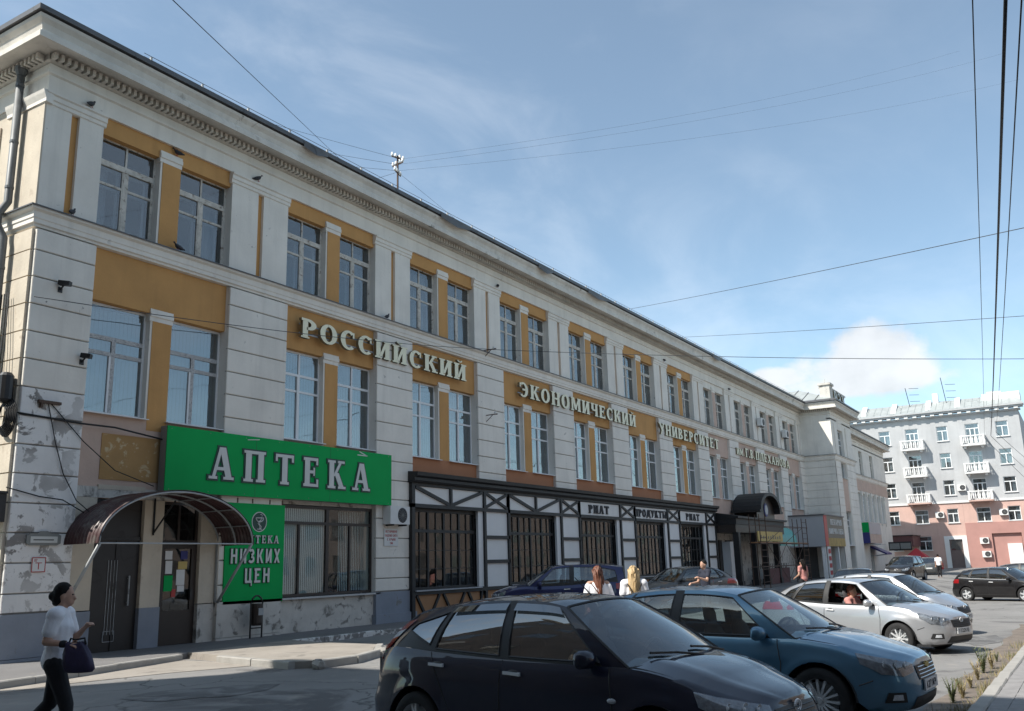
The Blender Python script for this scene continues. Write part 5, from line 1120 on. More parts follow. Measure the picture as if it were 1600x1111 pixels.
for (x, y, z, lab, rz) in ((11.37, -.06, 12.31, 'pigeon crouching on the corner pilaster capital', .4), (13.85, -.02, 12.06, 'pigeon on the capital between the corner third-storey windows', 2.5), (16.5, -.06, 12.31, 'pigeon on the capital of the second pilaster', -.3), (29.0, -.06, 12.31, 'pigeon on a pilaster capital above the span wire bracket', .8), (11.09, -.13, 9.5, 'pigeon on the belt ledge below the corner slot', .6), (13.95, -.13, 9.5, 'pigeon on the belt ledge under the corner windows', 2.9), (22.1, -.13, 9.5, 'pigeon on the belt ledge above the letters РОССИЙСКИЙ', .2), (46.0, -.06, 12.31, 'pigeon on a far pilaster capital', 1.0), (56.9, -.06, 12.31, 'pigeon on the capital above the letters им. Г.В.', 1.0), (9.85, -.6, 13.72, 'pigeon at the tip of the roof corner', 2.2)): pigeon(x, y, z, lab, rz)
# ------------------------------------------------------------------ weeds in the near gutter
def weed(x, y, lab, n, h, dry):
    t = thing('weed', lab, 'weed', (x, y, gz(x, y)), 'weeds along the near kerb'); rr = random.Random(int(x * 97)); b = Vector((x, y, gz(x, y)))
    st = MB(); lf = MB()
    for i in range(n):
        a = rr.uniform(0, 6.28); l_ = h * rr.uniform(.5, 1.); tip = b + Vector((math.cos(a) * l_ * .45, math.sin(a) * l_ * .3, l_)); mid = b.lerp(tip, .5) + Vector((0, 0, l_ * .12)); st.tube([b, mid, tip], [.005, .004, .0015], 4)
        for k in range(7):
            p = b.lerp(mid, k / 4) if k < 4 else mid.lerp(tip, (k - 4) / 3); d = Vector((rr.uniform(-1, 1), rr.uniform(-1, 1), rr.uniform(-.1, .7))).normalized() * h * rr.uniform(.10, .22); s_ = d.cross(Vector((0, 0, 1))).normalized() * h * .022; q = len(lf.v)
            lf.v += [tuple(p), tuple(p + d * .5 + s_), tuple(p + d), tuple(p + d * .5 - s_)]; lf.face((q, q + 1, q + 2, q + 3))
    st.build('stem', 'straw' if dry else 'leaf', t); lf.build('leaf', 'straw' if dry else 'leaf', t)
for (x, y, n, h, dry, lab) in ((13.0, -16.72, 14, .34, False, 'broad green weed clump where the kerb strip ends'), (13.5, -16.78, 10, .30, True, 'straw-yellow weed clump next to the broad green one'), (14.0, -16.70, 12, .26, False, 'low green weed clump on the gutter soil'), (14.7, -16.75, 8, .3, True, 'sparse dry weed clump mid-way along the kerb'), (15.8, -16.74, 9, .36, True, 'dry weed clump by the kerb opposite the silver sedan'), (16.9, -16.72, 12, .46, False, 'tall green weed clump with upright stems by the kerb'), (17.6, -16.78, 9, .40, True, 'tall straw-coloured weed clump beyond the green upright one'), (19.0, -16.75, 7, .25, False, 'small green weed clump farther along the kerb')): weed(x, y, lab, int(n * 2.2), h * .95, dry)
gs = MB(); rg = random.Random(8)
for i in range(800):
    x = 11.5 + 12 * rg.random() ** 1.5; y = -17.0 + abs(rg.gauss(0, .10)) * (1 + .6 * math.sin(x * 1.7)); h_ = rg.uniform(.03, .13) * (1.5 if math.sin(x * 2.3) > .3 else .7); z = gz(x, y); a = rg.uniform(0, 6.28); q = len(gs.v); dx, dy = .006 * math.cos(a), .006 * math.sin(a); lx, ly = rg.uniform(-.05, .05), rg.uniform(-.05, .05)
    gs.v += [(x - dx, y - dy, z), (x + dx, y + dy, z), (x + lx, y + ly, z + h_)]; gs.face((q, q + 1, q + 2), 0 if rg.random() < .6 else 1)
props(gs.build('roadside_grass', ['straw', 'leaf']), 'short dry grass growing along the near kerb', 'grass', kind='stuff')
# ------------------------------------------------------------------ buildings round the viewpoint, seen only as shade and reflections
NB = thing('corner_house', 'tall house across the side street that shades the near road', 'building', (-12, -18, 0))
def plain_house(parent, x0, x1, y0, y1, h, wallm, face, bands):
    m = MB(); m.box(x0, x1, y0, y1, -.5, h); m.build('wall', wallm, parent); m = MB(); m.box(x0 - .4, x1 + .4, y0 - .4, y1 + .4, h, h + .5); m.build('cornice', 'trim', parent)
    L_ = (y1 - y0) if face in '+x' else (x1 - x0); n = int(L_ / 3.4)
    for i in range(n):
        for z in bands:
            c = (i + .5) * L_ / n; m = MB()
            if face == '+x': m.box(x1 - .05, x1 + .03, y0 + c - .65, y0 + c + .65, z, z + 1.7)
            else: m.box(x0 + c - .65, x0 + c + .65, y1 - .05, y1 + .03, z, z + 1.7)
            m.build('window', 'glass', parent)
plain_house(NB, -22, -2.2, -44, 3.2, 20., 'darkhouse', '+x', (5., 9., 13., 16.5))
OPB = thing('facing_house', 'long pink house facing the university across the square', 'building', (60, -52, 0))
plain_house(OPB, 0, 230, -64, -46, 13., 'facing', '+y', (1.2, 4.6, 8.2))
# ------------------------------------------------------------------ cars
def spec(kind, **k):
    B = dict(
        hatch=dict(xF=2.15, xR=-2.24, ax=(1.30, -1.34), r=.32, W=.915, nf=4.0, nr=5.6,
            zt=[(-2.2, .92), (-2.0, 1.0), (-1.7, 1.035), (-1.0, 1.0), (0, .965), (.9, .955), (1.1, .945), (1.5, .87), (1.9, .765), (2.15, .67)],
            fx=[(.18, -.12), (.3, -.03), (.45, 0.), (.58, -.03), (.68, -.08), (.8, -.3)], rx=[(.18, .10), (.35, .01), (.5, 0.), (.62, .06), (.8, .1), (1.0, .16)],
            zr=[(-1.62, 1.325), (-1.3, 1.39), (-.85, 1.448), (-.3, 1.475), (.05, 1.462), (.32, 1.415)], wr=.60, cw=1.05, bow=.16,
            cols=[(1.06, .30), (.80, .20), (-.21, -.27), (-.33, -.36), (-1.14, -1.02), (-1.24, -1.08), (-1.76, -1.34), (-2.06, -1.60)],
            cell=['paint', 'win', 'trim', 'win', 'trim', 'win', 'paint'], tb=[.06, .05, .05, .05, .06, .12, .42, .45], tt=[.60, .88, .90, .90, .86, .84, .60, .60], rbow=.10, crown=.045),
        sedan=dict(xF=2.27, xR=-2.33, ax=(1.36, -1.325), r=.335, W=.90, nf=4.2, nr=4.6,
            zt=[(-2.33, .90), (-2.15, 1.0), (-1.9, 1.045), (-1.4, 1.05), (-.8, 1.0), (0, .96), (.8, .95), (1.05, .95), (1.5, .90), (1.95, .80), (2.27, .70)],
            fx=[(.18, -.14), (.3, -.03), (.5, 0.), (.62, -.02), (.72, -.05), (.85, -.28)], rx=[(.18, .12), (.35, .02), (.55, 0.), (.75, .02), (.9, .05), (1.05, .16)],
            zr=[(-1.35, 1.33), (-1.0, 1.415), (-.5, 1.462), (-.1, 1.465), (.2, 1.445), (.44, 1.40)], wr=.585, cw=1.02, bow=.17,
            cols=[(1.14, .42), (.86, .30), (-.26, -.26), (-.40, -.38), (-1.15, -.92), (-1.22, -.96), (-1.50, -1.08), (-1.85, -1.30)],
            cell=['paint', 'win', 'trim', 'win', 'trim', 'win', 'paint'], tb=[.06, .05, .05, .05, .06, .08, .25, .3], tt=[.60, .88, .90, .90, .86, .80, .55, .5], rbow=.10, crown=.04),
        mini=dict(xF=1.86, xR=-1.90, ax=(1.20, -1.26), r=.295, W=.848, nf=3.4, nr=4.2,
            zt=[(-1.9, .95), (-1.7, 1.05), (-1.4, 1.08), (-.6, 1.03), (0, 1.0), (.7, .985), (.95, .99), (1.3, .93), (1.6, .83), (1.86, .70)],
            fx=[(.18, -.12), (.3, -.03), (.45, 0.), (.58, -.03), (.7, -.08), (.85, -.3)], rx=[(.18, .10), (.35, .01), (.6, 0.), (.8, .04), (1.05, .12)],
            zr=[(-1.6, 1.38), (-1.2, 1.465), (-.7, 1.505), (-.2, 1.51), (.15, 1.485), (.32, 1.45)], wr=.565, cw=.95, bow=.18,
            cols=[(1.02, .32), (.66, .16), (-.24, -.27), (-.36, -.38), (-1.05, -1.0), (-1.14, -1.06), (-1.5, -1.34), (-1.78, -1.58)],
            cell=['paint', 'win', 'trim', 'win', 'trim', 'win', 'paint'], tb=[.06, .05, .05, .05, .06, .12, .35, .4], tt=[.60, .88, .90, .90, .86, .84, .62, .6], rbow=.08, crown=.04),
        suv=dict(xF=2.2, xR=-2.22, ax=(1.35, -1.31), r=.355, W=.92, nf=4.4, nr=5.0,
            zt=[(-2.22, 1.0), (-2.0, 1.12), (-1.5, 1.13), (-.6, 1.09), (0, 1.06), (.8, 1.05), (1.05, 1.07), (1.5, 1.03), (1.9, .94), (2.2, .82)],
            fx=[(.22, -.14), (.35, -.03), (.55, 0.), (.7, -.02), (.85, -.06), (1., -.25)], rx=[(.22, .10), (.4, .01), (.7, 0.), (.9, .04), (1.1, .1)],
            zr=[(-1.9, 1.56), (-1.5, 1.62), (-.8, 1.655), (-.3, 1.66), (.1, 1.635), (.3, 1.60)], wr=.61, cw=1.0, bow=.14,
            cols=[(1.02, .28), (.78, .18), (-.22, -.26), (-.35, -.38), (-1.15, -1.15), (-1.26, -1.24), (-1.75, -1.62), (-2.02, -1.9)],
            cell=['paint', 'win', 'trim', 'win', 'trim', 'win', 'paint'], tb=[.06, .05, .05, .05, .06, .1, .3, .35], tt=[.60, .88, .90, .90, .88, .86, .7, .7], rbow=.08, crown=.04),
    )[kind]; B = dict(B); B.update(k); return B
def make_car(name, label, loc, heading, S, paint, group=None, tint='carglass', rim='alloy', spokes=7, plate=None, detail=2, wheel_pair=False, roofrail=False, badge='oval', chromebelt=False):
    car = thing(name, label, 'car', loc, group, heading); OFF[car.name] = Vector((0, 0, 0))
    XF, XR, W = S['xF'], S['xR'], S['W']; zt = lambda x: sm(x, S['zt']); r = S['r']; arch = r + .055; zw = r
    SILL = .20 + (r - .315) * .8
    def width(x, z):
        t = zt(x); v = (z - SILL) / max(.2, t - SILL); f_ = sm(v, [(-.1, .90), (0, .935), (.12, .972), (.35, .992), (.58, 1.0), (.74, .997), (.80, .988), (.92, .965), (1.0, .925)])
        fl = 0.
        for a in S['ax']:
            d = math.hypot(x - a, z - zw) - arch; fl = max(fl, .016 * math.exp(-(d / .07) ** 2))
        return W * f_ + fl
    def pt(xn, yn, z=None, t=None, lo=None):
        e = XF if xn > 0 else -XR; x = xn * e
        if z is None: z = t
        w = max(0., (abs(xn) - .62) / .38) ** 1.6; dx = sm(z, S['fx']) if xn > 0 else sm(z, S['rx'])
        return Vector((x + w * dx, yn * width(x, z), z))
    def yn_of(xn): n = S['nf'] if xn > 0 else S['nr']; return max(0., 1 - abs(xn) ** n) ** (1 / n)
    def xn_of(yn, front): n = S['nf'] if front else S['nr']; return (1 if front else -1) * max(0., 1 - abs(yn) ** n) ** (1 / n)
    def side_pt(x, z): xn = x / (XF if x > 0 else -XR); return pt(xn, yn_of(xn), z)
    def front_pt(y, z):
        yn = min(.999, abs(y) / (W * .985)); p = pt(xn_of(yn, True), yn, z); return Vector((p.x, math.copysign(p.y, y) if y else 0., z))
    def rear_pt(y, z):
        yn = min(.999, abs(y) / (W * .985)); p = pt(xn_of(yn, False), yn, z); return Vector((p.x, math.copysign(p.y, y) if y else 0., z))
    # stations
    st = []
    for i in range(9): yn = lerp(0., .86, i / 9); st.append((xn_of(yn, False), yn))
    xa = xn_of(.86, False) * -XR; xb = xn_of(.86, True) * XF
    xs_ = set([xa, xb])
    for a in S['ax']:
        for i in range(17): xs_.add(round(a + arch * math.cos(math.pi * i / 16), 4))
    x = xa
    while x < xb:
        if all(abs(x - a) > arch + .03 for a in S['ax']): xs_.add(round(x, 3))
        x += .13
    for x in sorted(v for v in xs_ if xa <= v <= xb): xn = x / (XF if x > 0 else -XR); st.append((xn, yn_of(xn)))
    for i in range(9): yn = lerp(.86, 0., (i + 1) / 9); st.append((xn_of(yn, True), yn))
    NR = 15; body = MB(); tops = []
    cols_ = []
    for (xn, yn) in st:
        x = xn * (XF if xn > 0 else -XR); zl = SILL + .03 * max(0, (abs(xn) - .8) / .2)
        for a in S['ax']:
            if abs(x - a) < arch: zl = max(zl, zw + math.sqrt(max(0, arch * arch - (x - a) ** 2)))
        zc = zt(x); col = []
        for j in range(NR + 1): t = j / NR; t = t ** .9; col.append(pt(xn, yn, z=lerp(zl, zc, t)))
        cols_.append(col)
    for sg in (1, -1):
        body.grid([[(p.x, sg * p.y, p.z) for p in c] for c in cols_], 0)
        # arch lips and sill return
        body.grid([[(c[0].x, sg * c[0].y, c[0].z), (c[0].x, sg * max(0, c[0].y - .09), c[0].z + .004)] for c in cols_], 1)
    # decks: hood and tail
    A0, CL = S['cols'][0][0], S['cols'][-1][0]; hood = [c[-1] for c in cols_ if c[-1].x >= A0 - .12]; tail = [c[-1] for c in cols_ if c[-1].x <= CL + .05]
    def deck(P, cr):
        rows = []
        for p in P:
            k = min(1., p.y / (W * .6)); rows.append([(p.x, u * p.y, p.z + cr * k * (1 - abs(u) ** 2.4) + (.012 * k * math.exp(-((abs(u) - .62) / .10) ** 2) if cr > .03 else 0)) for u in [v / 10 for v in range(-10, 11)]])
        body.grid(rows, 0)
    deck(hood, .065); deck(tail, .02)
    bo = body.build('body', [paint, 'plastic'], car, smooth=True, weld=.002); smooth_by_angle(bo.data, 42)
    # greenhouse
    C_ = S['cols']; zr = lambda x: sm(x, S['zr']); nT = 8
    def gh(xb_, xt_, t, sg=1):
        b = side_pt(xb_, zt(xb_)); b.y *= .99; top_ = Vector((xt_, S['wr'] * (1 - .03 * max(0, -xt_)), zr(xt_))); p = b.lerp(top_, t); p.y += .035 * math.sin(math.pi * t) ; p.z += .012 * math.sin(math.pi * t); p.y *= sg; return p
    frame = MB(); wins = {1: [], -1: []}
    for sg in (1, -1):
        for i in range(len(C_) - 1):
            (b0, t0), (b1, t1) = C_[i], C_[i + 1]; k = S['cell'][i]; ns = 8 if k == 'win' else 3
            def row(tf0, tf1, m_, mb, n=4, off=0.):
                rows = []
                for q in range(n + 1):
                    rows.append([])
                    for s_ in range(ns + 1):
                        f_ = s_ / ns; ta = lerp(tf0(f_), tf1(f_), q / n); p = gh(lerp(b0, b1, f_), lerp(t0, t1, f_), ta, sg); p.y -= sg * off; rows[-1].append(p)
                mb.grid(rows, m_)
            lo = lambda f_: lerp(S['tb'][i], S['tb'][i + 1], f_); hi = lambda f_: lerp(S['tt'][i], S['tt'][i + 1], f_); one = lambda f_: 1.; zero = lambda f_: 0.
            pm = 1 if k == 'trim' else 0
            if k == 'win':
                row(zero, lo, 1, frame, 1); row(hi, one, 0, frame, 2); g = MB(); row(lo, hi, 0, g, 6, .006); wins[sg].append(g)
                # rubber rim
                for fn_ in (lo, hi):
                    rb = [gh(lerp(b0, b1, s_ / 8), lerp(t0, t1, s_ / 8), fn_(s_ / 8), sg) for s_ in range(9)]; frame.tube(rb, .009, 4, 1)
                for f_ in (0, 1): frame.tube([gh(lerp(b0, b1, f_), lerp(t0, t1, f_), lerp(lo(f_), hi(f_), q / 5), sg) for q in range(6)], .009, 4, 1)
            else: row(zero, one, pm, frame, 8)
    nR = 14; rf = MB(); rows = []
    for i in range(nR + 1):
        s_ = i / nR; row_ = []
        for j in range(17):
            u = -1 + j / 8; xx = lerp(C_[0][1] + .07 * (1 - u * u), C_[-1][1] - S['rbow'] * (1 - u * u), s_); xe_ = lerp(C_[0][1], C_[-1][1], s_)
            row_.append((xx, u * S['wr'] * (1 - .03 * max(0, -xe_)), zr(xe_) + S['crown'] * (1 - abs(u) ** 2.2)))
        rows.append(row_)
    rf.grid(rows, 0); ro = rf.build('roof', paint, car, smooth=True)
    fo = frame.build('pillar_frame', [paint, 'plastic'], car, smooth=True, weld=.001); smooth_by_angle(fo.data, 40)
    for sg in (1, -1):
        for wi_, g in enumerate(wins[sg]):
            if not (S.get('open_right') and sg < 0 and wi_ == 0): g.build('side_window', tint, car, smooth=True)
    def screen(ci, bow_b, bow_t, zc_b, nm, mt, inset=.06):
        rows = []; frs = []
        for q in range(9):
            t = q / 8; e = gh(C_[ci][0], C_[ci][1], t); row_ = []
            for j in range(17): u = -1 + j / 8; row_.append(Vector((e.x + lerp(bow_b, bow_t, t) * (1 - u * u), u * e.y, e.z + lerp(zc_b, S['crown'], t) * (1 - abs(u) ** 2.2))))
            rows.append(row_)
        m = MB(); m.grid(rows); m.build(nm, mt, car, smooth=True)
        m = MB(); m.tube(rows[0], .014, 4); m.tube(rows[-1], .012, 4); m.tube([r__[0] for r__ in rows], .012, 4); m.tube([r__[-1] for r__ in rows], .012, 4); m.build('screen_seal', 'plastic', car)
        return rows
    ws = screen(0, S['bow'], .07, .02, 'windscreen', 'carglass'); rw = screen(-1, -S['rbow'] * 1.2, -S['rbow'], .01, 'rear_window', tint)
    # cowl, wipers
    m = MB(); m.grid([[p + Vector((.07, 0, -.012)) for p in ws[0]], [p + Vector((-.16, 0, -.05)) for p in ws[0]]]); m.build('cowl', 'plastic', car)
    if detail > 0:
        for (j0, j1) in ((3, 9), (9, 15)):
            a = ws[0][j1] + Vector((.03, 0, .02)); b = ws[1][j0] + Vector((.015, 0, .02)); m = MB(); m.tube([a, a.lerp(b, .5) + Vector((0, 0, .012)), b], .011, 5); m.build('wiper', 'plastic', car)
    # wheel wells and wheels
    m = MB()
    for a in S['ax']:
        for sg in (1, -1):
            rows = [[(a + arch * math.cos(math.pi * i / 14), sg * y, zw + arch * math.sin(math.pi * i / 14)) for i in range(15)] for y in (W * .985, W - .32)]; m.grid(rows)
            k = len(m.v); m.v += [(a + arch * math.cos(math.pi * i / 14), sg * (W - .32), zw + arch * math.sin(math.pi * i / 14)) for i in range(15)]; m.face(range(k, k + 15))
    m.box(XR + .3, XF - .3, -W + .12, W - .12, SILL - .02, SILL + .02); m.build('wheel_well', 'plastic', car)
    key = (round(r, 3), rim, spokes)
    if key not in _wh:
        ty = MB(); w2 = .10; ty.lathe([(r * .66, -w2), (r * .80, -w2 - .008), (r * .94, -w2), (r * .985, -w2 + .02), (r, -w2 + .05), (r, w2 - .05), (r * .985, w2 - .02), (r * .94, w2), (r * .80, w2 + .008), (r * .66, w2)], (0, 0, 0), 'y', 36, 0, False)
        ri = MB(); R1 = r * .70; rows = []
        for (rr_, yy) in ((R1, -.10), (R1, -.088), (R1 - .012, -.080), (R1 - .02, -.05), (R1 - .03, .08)): rows.append([(rr_ * math.cos(2 * math.pi * j / 36), yy, rr_ * math.sin(2 * math.pi * j / 36)) for j in range(36)])
        ri.grid(rows, 0, closed=True)
        for q in range(spokes):
            for dd in ((-.09, .09) if spokes <= 6 else (0.,)):
                a = 2 * math.pi * (q + dd) / spokes; wd_ = (.026 if spokes > 8 else .034) if spokes > 6 else .03; ca, sa = math.cos(a), math.sin(a); k = len(ri.v)
                for (rr_, hw_, yy) in ((.03, wd_ * 1.0, -.075), (R1 * .55, wd_ * .8, -.088), (R1 - .004, wd_ * 1.1, -.082)):
                    for (s_, y2) in ((-1, yy), (1, yy), (1, yy + .03), (-1, yy + .03)): ri.v.append((rr_ * ca - s_ * hw_ * sa * .5, y2, rr_ * sa + s_ * hw_ * ca * .5))
                for i in range(2):
                    for j in range(4): ri.face((k + i * 4 + j, k + i * 4 + (j + 1) % 4, k + (i + 1) * 4 + (j + 1) % 4, k + (i + 1) * 4 + j), 0)
        ri.lathe([(.005, -.092), (.03, -.09), (.036, -.07)], (0, 0, 0), 'y', 14, 0)
        br = MB(); br.lathe([(.02, -.02), (R1 * .8, -.02), (R1 * .8, .01)], (0, 0, 0), 'y', 24, 0); br.lathe([(.02, .05), (R1 - .03, .05)], (0, 0, 0), 'y', 24, 1)
        _wh[key] = (ty.mesh('tyre', 'rubber', smooth=True), ri.mesh('rim', rim), br.mesh('brake_disc', ['galv', 'plastic'])); smooth_by_angle(_wh[key][0], 50)
    for a in S['ax']:
        for sg in (-1, 1):
            w = bpy.data.objects.new('wheel', None); w.empty_display_size = .1; COL.objects.link(w); w.parent = car; w.location = (a, sg * (W - .115), zw); w.rotation_euler = (0, rnd.uniform(0, 6), 0) if sg < 0 else (0, rnd.uniform(0, 6), math.pi)
            for nm, me in zip(('tyre', 'rim', 'brake_disc'), _wh[key]): q = bpy.data.objects.new(nm, me); COL.objects.link(q); q.parent = w
    # projected patches
    def patch(fn, lo_, hi_, nm, mt, n=10, mrows=4, off=.006, both=False, smooth=True):
        """lo_/hi_: lists of (u, z) for the lower and upper edges"""
        def ev(L_, t): 
            i = min(int(t * (len(L_) - 1)), len(L_) - 2); f_ = t * (len(L_) - 1) - i; return (lerp(L_[i][0], L_[i + 1][0], f_), lerp(L_[i][1], L_[i + 1][1], f_))
        for sg in ((1, -1) if both else (1,)):
            rows = []
            for q in range(mrows + 1):
                row_ = []
                for i in range(n + 1):
                    a, b = ev(lo_, i / n), ev(hi_, i / n); u, z = lerp(a[0], b[0], q / mrows), lerp(a[1], b[1], q / mrows); p = fn(u, z); e = .01
                    du = fn(u + e, z) - p; dv = fn(u, z + e) - p; nn = du.cross(dv)
                    if nn.length < 1e-9: nn = Vector((1, 0, 0))
                    nn.normalize(); c = Vector((0, 0, p.z)); 
                    if nn.dot(p - c) < 0: nn = -nn
                    p = p + nn * off; row_.append((p.x, sg * p.y, p.z))
                rows.append(row_)
            m = MB(); m.grid(rows); m.build(nm, mt, car, smooth=smooth)
    L_ = S.get('lights', {})
    zN = zt(XF - .1)
    # headlamps wrap the corner
    hw_ = W / .9; hl = L_.get('head', ([(.42 * hw_, zN - .11), (.58 * hw_, zN - .15), (.72 * hw_, zN - .12), (.79 * hw_, zN - .02)], [(.42 * hw_, zN - .03), (.58 * hw_, zN + .0), (.72 * hw_, zN + .045), (.79 * hw_, zN + .085)]))
    patch(front_pt, hl[0], hl[1], 'headlamp', 'lampback', 12, 5, .004, True)
    for sg in (1, -1):
        for (f_, rr_) in ((.30, .042), (.55, .048), (.76, .036)):
            y_ = lerp(hl[0][0][0], hl[0][-1][0], f_); z_ = zN - .055 + .04 * f_; q_ = front_pt(y_, z_); m = MB(); m.lathe([(.004, -.012), (rr_ * .5, -.008), (rr_ * .9, .006), (rr_, .012)], (q_.x + .001, sg * q_.y, q_.z), 'x', 14, 0, False); m.ball((q_.x, sg * q_.y, q_.z), (.012, .016, .016), 8); m.build('lamp_reflector', 'chrome', car, smooth=True)
    patch(front_pt, hl[0], hl[1], 'headlamp_lens', 'lens', 12, 5, .011, True)
    g = L_.get('grille', ([(-.34, zN - .2), (0, zN - .22), (.34, zN - .2)], [(-.38, zN - .06), (0, zN - .05), (.38, zN - .06)])); patch(front_pt, g[0], g[1], 'grille', 'plastic', 16, 4, .006)
    g2 = L_.get('intake', ([(-.5, .25), (.5, .25)], [(-.42, .37), (.42, .37)])); patch(front_pt, g2[0], g2[1], 'lower_intake', 'plastic', 12, 3, .005)
    if detail > 1:
        for i in range(4): zz = lerp(g[0][0][1], g[1][0][1], (i + .5) / 4); m = MB(); m.tube([front_pt(y, zz) + Vector((.012, 0, 0)) for y in [lerp(g[0][0][0] * .96, -g[0][0][0] * .96, q / 10) for q in range(11)]], .006, 4); m.build('grille_bar', L_.get('barmat', 'plastic'), car)
        patch(front_pt, [(.56, .33), (.72, .33)], [(.58, .43), (.70, .43)], 'fog_lamp', 'plastic', 6, 3, .006, True); patch(front_pt, [(.60, .355), (.68, .355)], [(.61, .41), (.67, .41)], 'fog_lens', 'lamp', 6, 3, .010, True)
    # tail lamps on both corners
    tz = zt(XR + .3); tl = L_.get('tail', ([(.62, tz - .22), (.86, tz - .2)], [(.60, tz - .03), (.86, tz - .03)])); patch(rear_pt, tl[0], tl[1], 'tail_lamp', 'redlens', 8, 5, .006, True)
    if S.get('pillar_lamp'):
        for sg in (1, -1):
            rows = []
            for q in range(9):
                t = lerp(.0, .78, q / 8); e = gh(C_[-1][0], C_[-1][1], t, sg); e2 = gh(lerp(C_[-2][0], C_[-1][0], .45), lerp(C_[-2][1], C_[-1][1], .45), t, sg); rows.append([e2.lerp(e, v / 4) + Vector((-.012 * v / 4, sg * .010, .004)) for v in range(5)])
            m = MB(); m.grid(rows, lambda i, j: 1 if i in (3, 4) else 0); m.build('tail_lamp', ['redlens', 'lamp'], car, smooth=True)
    # badge
    bz = L_.get('badge', zN - .07); bp_ = front_pt(0, bz) + Vector((.016, 0, 0)); m = MB()
    if badge == 'oval': m.tube([(bp_.x, .062 * math.cos(2 * math.pi * i / 20), bp_.z + .042 * math.sin(2 * math.pi * i / 20)) for i in range(21)], .008, 5); m.tube([(bp_.x, .03 * math.cos(2 * math.pi * i / 16), bp_.z + .03 * math.sin(2 * math.pi * i / 16)) for i in range(17)], .006, 5)
    else: m.box(bp_.x - .01, bp_.x + .01, -.075, .075, bp_.z - .016, bp_.z + .016); m.box(bp_.x - .01, bp_.x + .011, -.026, .026, bp_.z - .03, bp_.z + .03)
    m.build('badge', 'chrome' if badge == 'oval' else 'yellow', car)
    # plates
    pz = L_.get('plate', .47); p = front_pt(0, pz); m = MB(); m.box(p.x + .005, p.x + .022, -.26, .26, pz - .056, pz + .056); po_ = m.build('plate', 'platew', car)
    if plate:
        m = MB(); tw = text_width(plate, .16, serif=False, T=.16, t=.13) * .07; x = -.22; sx = .40 / tw
        for c in plate: x += letter_mesh(m, c, (p.x + .0225, x, pz - .035), (0, 1, 0), .07, sx, .001, 0, 0, serif=False, T=.16, t=.13) + .16 * .07 * sx
        m.box(p.x + .0222, p.x + .0232, .19, .194, pz - .05, pz + .05); m.build('plate_lettering', 'ink', po_)
    p = rear_pt(0, .62); m = MB(); m.box(p.x - .02, p.x - .004, -.26, .26, .57, .68); m.build('plate', 'platew', car)
    # doors: seams, handles, sill trim, mirrors
    def seam(pts, nm='door_seam', w=.006):
        for sg in (1, -1):
            P = []
            for i in range(len(pts) - 1):
                for q in range(7): P.append((lerp(pts[i][0], pts[i + 1][0], q / 7), lerp(pts[i][1], pts[i + 1][1], q / 7)))
            P.append(pts[-1]); m = MB(); m.tube([Vector((v.x, sg * (v.y + .0005), v.z)) for v in [side_pt(a, b) for a, b in P]], w, 4); m.build(nm, 'plastic', car)
    xB = (C_[2][0] + C_[3][0]) / 2; xA = C_[1][0] + .02; xr_ = S['ax'][1]; xC4 = C_[4][0] - .03
    seam([(xB, zt(xB) - .005), (xB - .01, SILL + .1)]); seam([(xA + .06, zt(xA) - .005), (xA + .10, .7), (xA + .06, SILL + .1)]); seam([(xC4, zt(xC4) - .005), (xr_ + .30, .78), (xr_ + arch + .06, .52), (xr_ + arch + .1, SILL + .1)]); seam([(xr_ + arch + .1, SILL + .10), (S['ax'][0] - arch - .06, SILL + .10)], 'sill_seam')
    if detail > 1:
        seam([(S['ax'][0] + arch + .02, .5), (S['ax'][0] + arch + .16, .55)], 'bumper_seam'); 
        P = [c[-1] for c in cols_ if c[-1].x >= A0 + .02 and c[-1].y > .2]; 
        for sg in (1, -1): m = MB(); m.tube([Vector((v.x - .03, sg * (v.y - .035), v.z + .012)) for v in P], .004, 4); m.build('bonnet_seam', 'plastic', car)
    for (hx) in (xB + .15, xC4 + .12):
        hz = zt(hx) - .105
        for sg in (1, -1):
            b = side_pt(hx, hz); m = MB(); m.cbox((hx, sg * (b.y + .022), hz), (.19, .02, .026), 0, 0, .05); m.box(hx - .085, hx - .06, min(sg * b.y, sg * (b.y + .02)), max(sg * b.y, sg * (b.y + .02)), hz - .012, hz + .012); m.box(hx + .06, hx + .085, min(sg * b.y, sg * (b.y + .02)), max(sg * b.y, sg * (b.y + .02)), hz - .012, hz + .012); m.build('door_handle', S.get('handle', 'chrome'), car)
            m = MB(); m.ball((hx, sg * (b.y - .002), hz), (.075, .008, .032), 12); m.build('handle_recess', 'plastic', car, smooth=True)
    for sg in (1, -1):
        mx_ = C_[1][0] - .10; b = gh(mx_, mx_ - .05, .10, 1); c = Vector((mx_ + .02, b.y + .135, b.z + .01)); m = MB(); rows = []
        for (dx, s_) in ((-.062, .02), (-.058, .85), (-.03, 1.0), (.02, .93), (.055, .66), (.075, .3), (.08, .02)):
            rows.append([(c.x + dx, sg * (c.y + .115 * s_ * math.copysign(abs(math.cos(2 * math.pi * j / 16)) ** .7, math.cos(2 * math.pi * j / 16))), c.z + .078 * s_ * math.copysign(abs(math.sin(2 * math.pi * j / 16)) ** .7, math.sin(2 * math.pi * j / 16))) for j in range(16)])
        m.grid(rows, 0, closed=True); mo = m.build('mirror', paint if S.get('mirror', 1) else 'plastic', car, smooth=True); m = MB(); m.tube([(mx_ + .03, sg * (b.y - .02), b.z + .0), (c.x, sg * (c.y - .07), c.z - .04)], .024, 6); m.build('mirror_stalk', 'plastic', mo)
